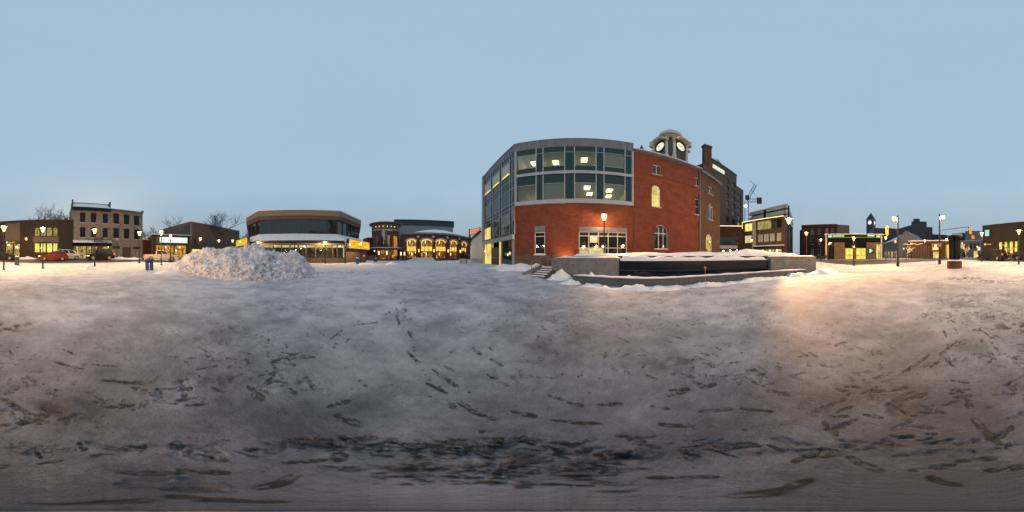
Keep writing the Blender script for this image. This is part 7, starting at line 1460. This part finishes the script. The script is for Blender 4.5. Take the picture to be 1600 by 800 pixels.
# ------------------------------------------------------------------ trees
def tree(name, label, px, d, h, seed, spread=.42, lit_=False, n0=6, mt='bark', depth=4, z0=None, trunk=.25):
    rg = random.Random(seed); x, y = P(px, d); zb = gz(x, y) if z0 is None else z0; o = root(name, (x, y, zb), label, 'tree'); tm = MB(); bm_ = MB(); lights = MB()
    def branch(p, d_, L, r, lv):
        n = 4; pts = [p]; q = p
        for k in range(n):
            d_ = (d_ + Vector((rg.gauss(0, .13), rg.gauss(0, .13), rg.gauss(.05, .08)))).normalized(); q = q + d_ * L / n; pts.append(q)
        (tm if lv == 0 else bm_).tube(pts, [max(.022 if lit_ else d * .0007 - .007, r * (1 - .55 * k / n)) for k in range(n + 1)], 7 if lv == 0 else (5 if lv < 2 else 3), cap=False)
        if lit_ and lv <= 3:
            st = .14 if lv else .1
            for k in range(int(L / st)):
                t = k * st / L * n; i = min(int(t), n - 1); c = pts[i].lerp(pts[i + 1], t - i) + Vector((rg.gauss(0, .02 + r), rg.gauss(0, .02 + r), rg.gauss(0, .03))); s = .026
                lights.box(c.x - s, c.x + s, c.y - s, c.y + s, c.z - s, c.z + s)
        if lv < depth:
            kk = n0 if lv == 0 else rg.choice((3, 4, 4))
            for i in range(kk):
                t = rg.uniform(.45, 1) if lv else rg.uniform(.75, 1); j = min(int(t * n), n - 1); s = pts[j].lerp(pts[j + 1], t * n - j); a = rg.uniform(0, 6.28); sd = Vector((math.cos(a), math.sin(a), rg.uniform(-.05, .5)))
                branch(s, (d_ * (1 - spread) + sd * spread * 1.6).normalized(), L * rg.uniform(.55, .8) * (1 if lv else 1.05), r * rg.uniform(.38, .52), lv + 1)
    branch(Vector((x, y, zb - .1)), Vector((0, 0, 1)), h * .34, trunk, 0)
    tm.build('trunk', M[mt], o, smooth=True); bm_.build('crown', M[mt], o, smooth=True)
    if lit_: tag(lights.build('string_lights', M['string'], o), kind='stuff')
tree('bare_tree', 'bare tree showing above the roof left of the mansard house', 80, 46, 20, 3)
tree('bare_tree', 'second bare tree above the ribbed building roof, nearest the mansard gable', 97, 44, 18.5, 8)
tree('bare_tree', 'thin bare tree in the gap right of the plain cream house', 233, 46, 12, 5, trunk=.15)
tree('bare_tree', 'bare tree behind the shop with the long white sign', 259, 50, 15, 12)
tree('bare_tree', 'large dark bare tree standing before the long gabled hall', 336, 36, 15.5, 21, .42, trunk=.3)
tree('bare_tree', 'distant bare tree left of the octagonal corner shop', 381, 66, 15, 30, trunk=.2)
tree('small_tree', 'slim bare street tree before the cream mansard house', 160, 28.9, 6.4, 44, .5, trunk=.1)
tree('small_tree', 'slim young tree before the left end of the corner shop', 420, 23.4, 4.6, 45, .45, trunk=.06, depth=3)
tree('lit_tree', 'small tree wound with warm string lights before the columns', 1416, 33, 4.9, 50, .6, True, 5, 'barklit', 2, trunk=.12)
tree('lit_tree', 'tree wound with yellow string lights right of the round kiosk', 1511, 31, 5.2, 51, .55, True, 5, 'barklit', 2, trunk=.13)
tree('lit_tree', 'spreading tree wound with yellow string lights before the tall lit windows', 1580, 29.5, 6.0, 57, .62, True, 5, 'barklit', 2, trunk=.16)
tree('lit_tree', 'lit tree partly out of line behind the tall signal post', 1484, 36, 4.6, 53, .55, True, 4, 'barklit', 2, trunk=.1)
# ------------------------------------------------------------------ small things in the square
def kiosk():
    x, y = P(1491.5, 18.6); z0 = gz(x, y); o = root('advertising_column', (x, y, z0), 'round dark advertising column on a brown brick base', 'kiosk'); c = (x, y, z0)
    m = MB(); m.lathe([(.86, -.1), (.86, .78), (.82, .82)], c, 28); m.build('brick_base', M['brown'], o); m = MB(); m.lathe([(.84, .821), (.8, .9), (.64, .95)], c, 28); m.build('base_snow', M['snow'], o)
    m = MB(); m.lathe([(.64, .83), (.64, 3.5)], c, 32); m.build('drum', M['awning'], o); m = MB()
    for k in range(8): a = 2 * math.pi * k / 8; m.tube([(x + .67 * math.cos(a), y + .67 * math.sin(a), z0 + .85), (x + .67 * math.cos(a), y + .67 * math.sin(a), z0 + 3.5)], .022, 5)
    m.build('frame', M['greenbin'], o)
    m = MB(); m.lathe([(.7, 3.5), (.92, 3.56), (.92, 3.66), (.4, 3.72)], c, 32); m.build('cap', M['black'], o)
    fa = math.atan2(-y, -x); m = MB()
    for k in range(15):
        a = fa + (k - 7) * .19; p = Vector((x + .9 * math.cos(a), y + .9 * math.sin(a))); t = Vector((-math.sin(a), math.cos(a))); hh = .2
        for s in (-1, 1): m.box8([(*(p + t * s * .06), z0 + 3.67), (*(p + t * (s * .06 + .03)), z0 + 3.67), (*(p * .999 + t * (s * .06 + .03)), z0 + 3.67), (*(p * .999 + t * s * .06), z0 + 3.67), (*(p + t * s * .02), z0 + 3.67 + hh), (*(p + t * (s * .02 + .03)), z0 + 3.67 + hh), (*(p * .999 + t * (s * .02 + .03)), z0 + 3.67 + hh), (*(p * .999 + t * s * .02), z0 + 3.67 + hh)])
    m.build('crown_letters', M['letters'], o)
    m = MB()
    for da in (-.5, .1, .62): 
        for k in range(5): a0, a1 = fa + da + k * .08, fa + da + (k + 1) * .08; m.poly([(x + .646 * math.cos(a0), y + .646 * math.sin(a0), z0 + 1.3), (x + .646 * math.cos(a1), y + .646 * math.sin(a1), z0 + 1.3), (x + .646 * math.cos(a1), y + .646 * math.sin(a1), z0 + 3.1), (x + .646 * math.cos(a0), y + .646 * math.sin(a0), z0 + 3.1)])
    m.build('poster', M['dposter'], o)
kiosk()
def bin_(name, label, px, d, w, dep, h, mm, lid=True, two=False, cat='bin'):
    x, y = P(px, d); z0 = gz(x, y); o = root(name, (x, y, z0), label, cat); n = -Vector((x, y)).normalized(); t = Vector((n.y, -n.x)); c = Vector((x, y))
    def pr(a0, a1, b0, b1, k=1): return [tuple(c + t * a + n * b) for a, b in ((a0 * k, b1 * k), (a1 * k, b1 * k), (a1 * k, b0 * k), (a0 * k, b0 * k))]
    m = MB()
    for i in range(2 if two else 1):
        a0, a1 = (-w / 2 + i * w / 2 + (.02 if i else 0), -w / 2 + (i + 1) * w / 2 - (.02 if not i else 0)) if two else (-w / 2, w / 2); q = pr(a0, a1, -dep / 2, dep / 2); q2 = pr(a0, a1, -dep / 2, dep / 2, 1.06)
        m.box8([(*v, z0 - .02) for v in q] + [(*v, z0 + h * .86) for v in q2])
    m.build('body', M[mm], o)
    m = MB(); q = pr(-w / 2, w / 2, -dep / 2, dep / 2, 1.12); q2 = pr(-w / 2, w / 2, -dep / 2, dep / 2, .8); m.box8([(*v, z0 + h * .862) for v in q] + [(*v, z0 + h * .94) for v in q]); m.box8([(*v, z0 + h * .942) for v in q2] + [(*v, z0 + h) for v in q2]); m.build('lid', M[mm] if not two else M['bluebin'], o)
    m = MB(); q = [c + t * a + n * (dep / 2 * 1.05 + .03) for a in (-w * .3, w * .3)]; m.box8([(*(q[0]), z0 + h * .66), (*(q[1]), z0 + h * .66), (*(q[1] - n * .05), z0 + h * .66), (*(q[0] - n * .05), z0 + h * .66), (*(q[0]), z0 + h * .8), (*(q[1]), z0 + h * .8), (*(q[1] - n * .05), z0 + h * .8), (*(q[0] - n * .05), z0 + h * .8)]); m.build('opening', M['black'], o)
    if not two: m = MB(); m.box8([(*v, z0 + h + .002) for v in q2] + [(*v, z0 + h + .08) for v in pr(-w / 2, w / 2, -dep / 2, dep / 2, .6)]); m.build('snow_cap', M['snow'], o)
bin_('recycling_bin', 'bright blue double recycling bin on the snow near the pickup', 233.5, 16.8, .8, .55, 1.15, 'bluebin', two=True)
bin_('green_bin', 'dark green bin by the kerb behind a snow heap', 26.5, 19.5, .55, .5, 1.1, 'greenbin')
bin_('litter_bin', 'small dark blue bin in front of the corner shop right wing', 558.5, 25.2, .6, .5, .85, 'bluebin')
bin_('newspaper_box', 'upright dark box beneath the right end of the yellow sign', 568.5, 29.5, .5, .45, 1.2, 'navy', cat='box')
bin_('litter_bin', 'low dark bin near the foot of the theatre tower', 587, 36, .75, .6, .8, 'darkgrey')
def planter():
    x, y = P(724, 31.5); z0 = gz(x, y); o = root('planter', (x, y, z0), 'square pale stone planter on the snow near the theatre arches', 'planter'); m = MB(); m.box(x - .62, x + .62, y - .62, y + .62, z0 - .05, z0 + .62); m.build('box', M['pconc'], o); m = MB(); m.box(x - .7, x + .7, y - .7, y + .7, z0 + .622, z0 + .72); m.build('rim', M['pconc'], o); m = MB(); m.box(x - .6, x + .6, y - .6, y + .6, z0 + .722, z0 + .8); m.build('snow_cap', M['snow'], o)
    t = root('evergreen_bush', (x, y, z0 + .75), 'rounded dark evergreen bush growing in the pale planter', 'bush'); rg = random.Random(5); m = MB(); m.tube([(x, y, z0 + .75), (x, y, z0 + 1.5)], .05, 5); m.build('stem', M['bark'], t); m = MB()
    for k in range(1500):
        a, b = rg.uniform(0, 6.28), rg.random(); zz = z0 + .8 + b * 1.55; r_ = .62 * math.sin(min(1, b * 1.15 + .25) * math.pi * .86 + .1) * rg.uniform(.55, 1.08); c = Vector((x + r_ * math.cos(a), y + r_ * math.sin(a), zz)); u = Vector((rg.gauss(0, 1), rg.gauss(0, 1), rg.gauss(0, 1))).normalized() * .1; v = u.orthogonal().normalized() * .035
        m.poly([c - u, c + v, c + u, c - v])
    m.build('foliage', M['evergreen'], t, fixn=False)
planter()
def sign_post(px, d, ytop, lab, w, hgt, mm='black', name='street_sign'):
    x, y = P(px, d); z0 = gz(x, y); zt_ = H + d * math.tan(el(ytop)); o = root(name, (x, y, z0), lab, 'sign'); n = -Vector((x, y)).normalized(); t = Vector((n.y, -n.x)); m = MB(); m.tube([(x, y, z0 - .05), (x, y, zt_)], .035, 6); m.build('post', M['black'], o); c = Vector((x, y)) + n * .045; m = MB(); v = [c - t * w / 2, c + t * w / 2, c + t * w / 2 - n * .015, c - t * w / 2 - n * .015]; m.box8([(*q, zt_ - hgt) for q in v] + [(*q, zt_) for q in v]); m.build('plate', M[mm], o)
sign_post(1283, 21.5, 399, 'low dark information board left of the bank', 1.5, .35)
sign_post(1529.5, 24.5, 386, 'small pale round topped street sign left of the dark minivan', .4, .5, 'white')

# the glow low on the brick wall comes from a floodlight standing behind the fountain slab
def flood():
    F = FO; u = F.u(884); p = F.pt(u, .62, .9); o = root('ground_floodlight', p, 'small ground floodlight washing the brick wall beside the dark railing', 'floodlight'); m = MB(); c = p
    m.box(c[0] - .12, c[0] + .12, c[1] - .1, c[1] + .1, c[2] - .05, c[2] + .16); m.build('housing', M['black'], o); m = MB(); m.box(c[0] - .1, c[0] + .1, c[1] - .08, c[1] + .08, c[2] + .165, c[2] + .18); m.build('lens', M['sconce'], o)
    l = bpy.data.lights.new('bulb', 'SPOT'); l.energy = 330; l.color = SOD; l.spot_size = R(115); l.spot_blend = .9; l.shadow_soft_size = .1; lo = bpy.data.objects.new('bulb', l); C.objects.link(lo); lo.parent = o; q = Vector(F.pt(u, 2.2, 0)) - Vector(p); lo.location = (0, 0, .3); lo.rotation_euler = q.to_track_quat('-Z', 'Y').to_euler()
flood()

# ------------------------------------------------------------------ sky, light, camera
w = bpy.data.worlds.new('World'); sc.world = w; w.use_nodes = True; n = w.node_tree; n.nodes.clear(); L = n.links.new
out = N(n, 'ShaderNodeOutputWorld'); b1 = N(n, 'ShaderNodeBackground', i_Strength=SKY_N); b2 = N(n, 'ShaderNodeBackground', i_Strength=SKY_C); ad = N(n, 'ShaderNodeAddShader'); L(b1.outputs[0], ad.inputs[0]); L(b2.outputs[0], ad.inputs[1]); L(ad.outputs[0], out.inputs[0])
sk = N(n, 'ShaderNodeTexSky', sky_type='NISHITA', sun_disc=False); sk.sun_elevation = R(6); sk.sun_rotation = R(-150); sk.air_density = 1.2; sk.dust_density = 2.0; L(sk.outputs[0], b1.inputs[0])
tc = N(n, 'ShaderNodeTexCoord'); sx = N(n, 'ShaderNodeSeparateXYZ'); L(tc.outputs['Generated'], sx.inputs[0])
rp = ramp(n, SKY_RAMP); mr = N(n, 'ShaderNodeMapRange'); mr.inputs[1].default_value = -.05; mr.inputs[2].default_value = 1.0; L(sx.outputs[2], mr.inputs[0])
nz = N(n, 'ShaderNodeTexNoise', i_Scale=1.6, i_Detail=3.0); L(tc.outputs['Generated'], nz.inputs['Vector']); am = N(n, 'ShaderNodeMath', operation='MULTIPLY_ADD', i_1=.12, i_2=-.06); L(nz.outputs['Fac'], am.inputs[0])
sm = N(n, 'ShaderNodeMath', operation='ADD'); L(am.outputs[0], sm.inputs[0]); L(mr.outputs[0], sm.inputs[1]); L(sm.outputs[0], rp.inputs[0])
n2 = N(n, 'ShaderNodeTexNoise', i_Scale=1.15, i_Detail=4.0, i_Roughness=.6); L(tc.outputs['Generated'], n2.inputs['Vector'])   # paler patches of thin cloud low in the sky
c1 = N(n, 'ShaderNodeMapRange'); L(n2.outputs['Fac'], c1.inputs[0]); c1.inputs[1].default_value = .42; c1.inputs[2].default_value = .68; c1.inputs[3].default_value = 0; c1.inputs[4].default_value = .65
c2 = N(n, 'ShaderNodeMapRange'); L(sx.outputs[2], c2.inputs[0]); c2.inputs[1].default_value = .02; c2.inputs[2].default_value = .5; c2.inputs[3].default_value = 1; c2.inputs[4].default_value = .12
c3 = N(n, 'ShaderNodeMath', operation='MULTIPLY'); L(c1.outputs[0], c3.inputs[0]); L(c2.outputs[0], c3.inputs[1])
cm = N(n, 'ShaderNodeMixRGB', blend_type='MIX'); cm.inputs[2].default_value = (.47, .58, .65, 1); L(c3.outputs[0], cm.inputs[0]); L(rp.outputs[0], cm.inputs[1]); L(cm.outputs[0], b2.inputs[0])
s = bpy.data.lights.new('sun', 'SUN'); s.energy = .3; s.angle = R(25); s.color = (1, .93, .84); so = bpy.data.objects.new('sun', s); C.objects.link(so); so.rotation_euler = (R(84), 0, R(30)); so.location = (0, 0, 60)
cam = bpy.data.cameras.new('camera'); co = bpy.data.objects.new('camera', cam); C.objects.link(co); co.location = (0, 0, H); co.rotation_euler = (R(90), 0, 0); sc.render.engine = 'CYCLES'
cam.type = 'PANO'
try: cam.panorama_type = 'EQUIRECTANGULAR'
except Exception: cam.cycles.panorama_type = 'EQUIRECTANGULAR'
cam.clip_start = .02; cam.clip_end = 3000; sc.camera = co
sc.view_settings.view_transform = 'Standard'; sc.view_settings.look = 'None'; sc.view_settings.exposure = 0; sc.view_settings.gamma = 1; sc.view_settings.use_curve_mapping = False
sc.cycles.use_denoising = True; sc.cycles.sample_clamp_indirect = 4; sc.cycles.max_bounces = 6; sc.cycles.transparent_max_bounces = 12; sc.cycles.use_light_tree = True; sc.cycles.caustics_reflective = False; sc.cycles.caustics_refractive = False
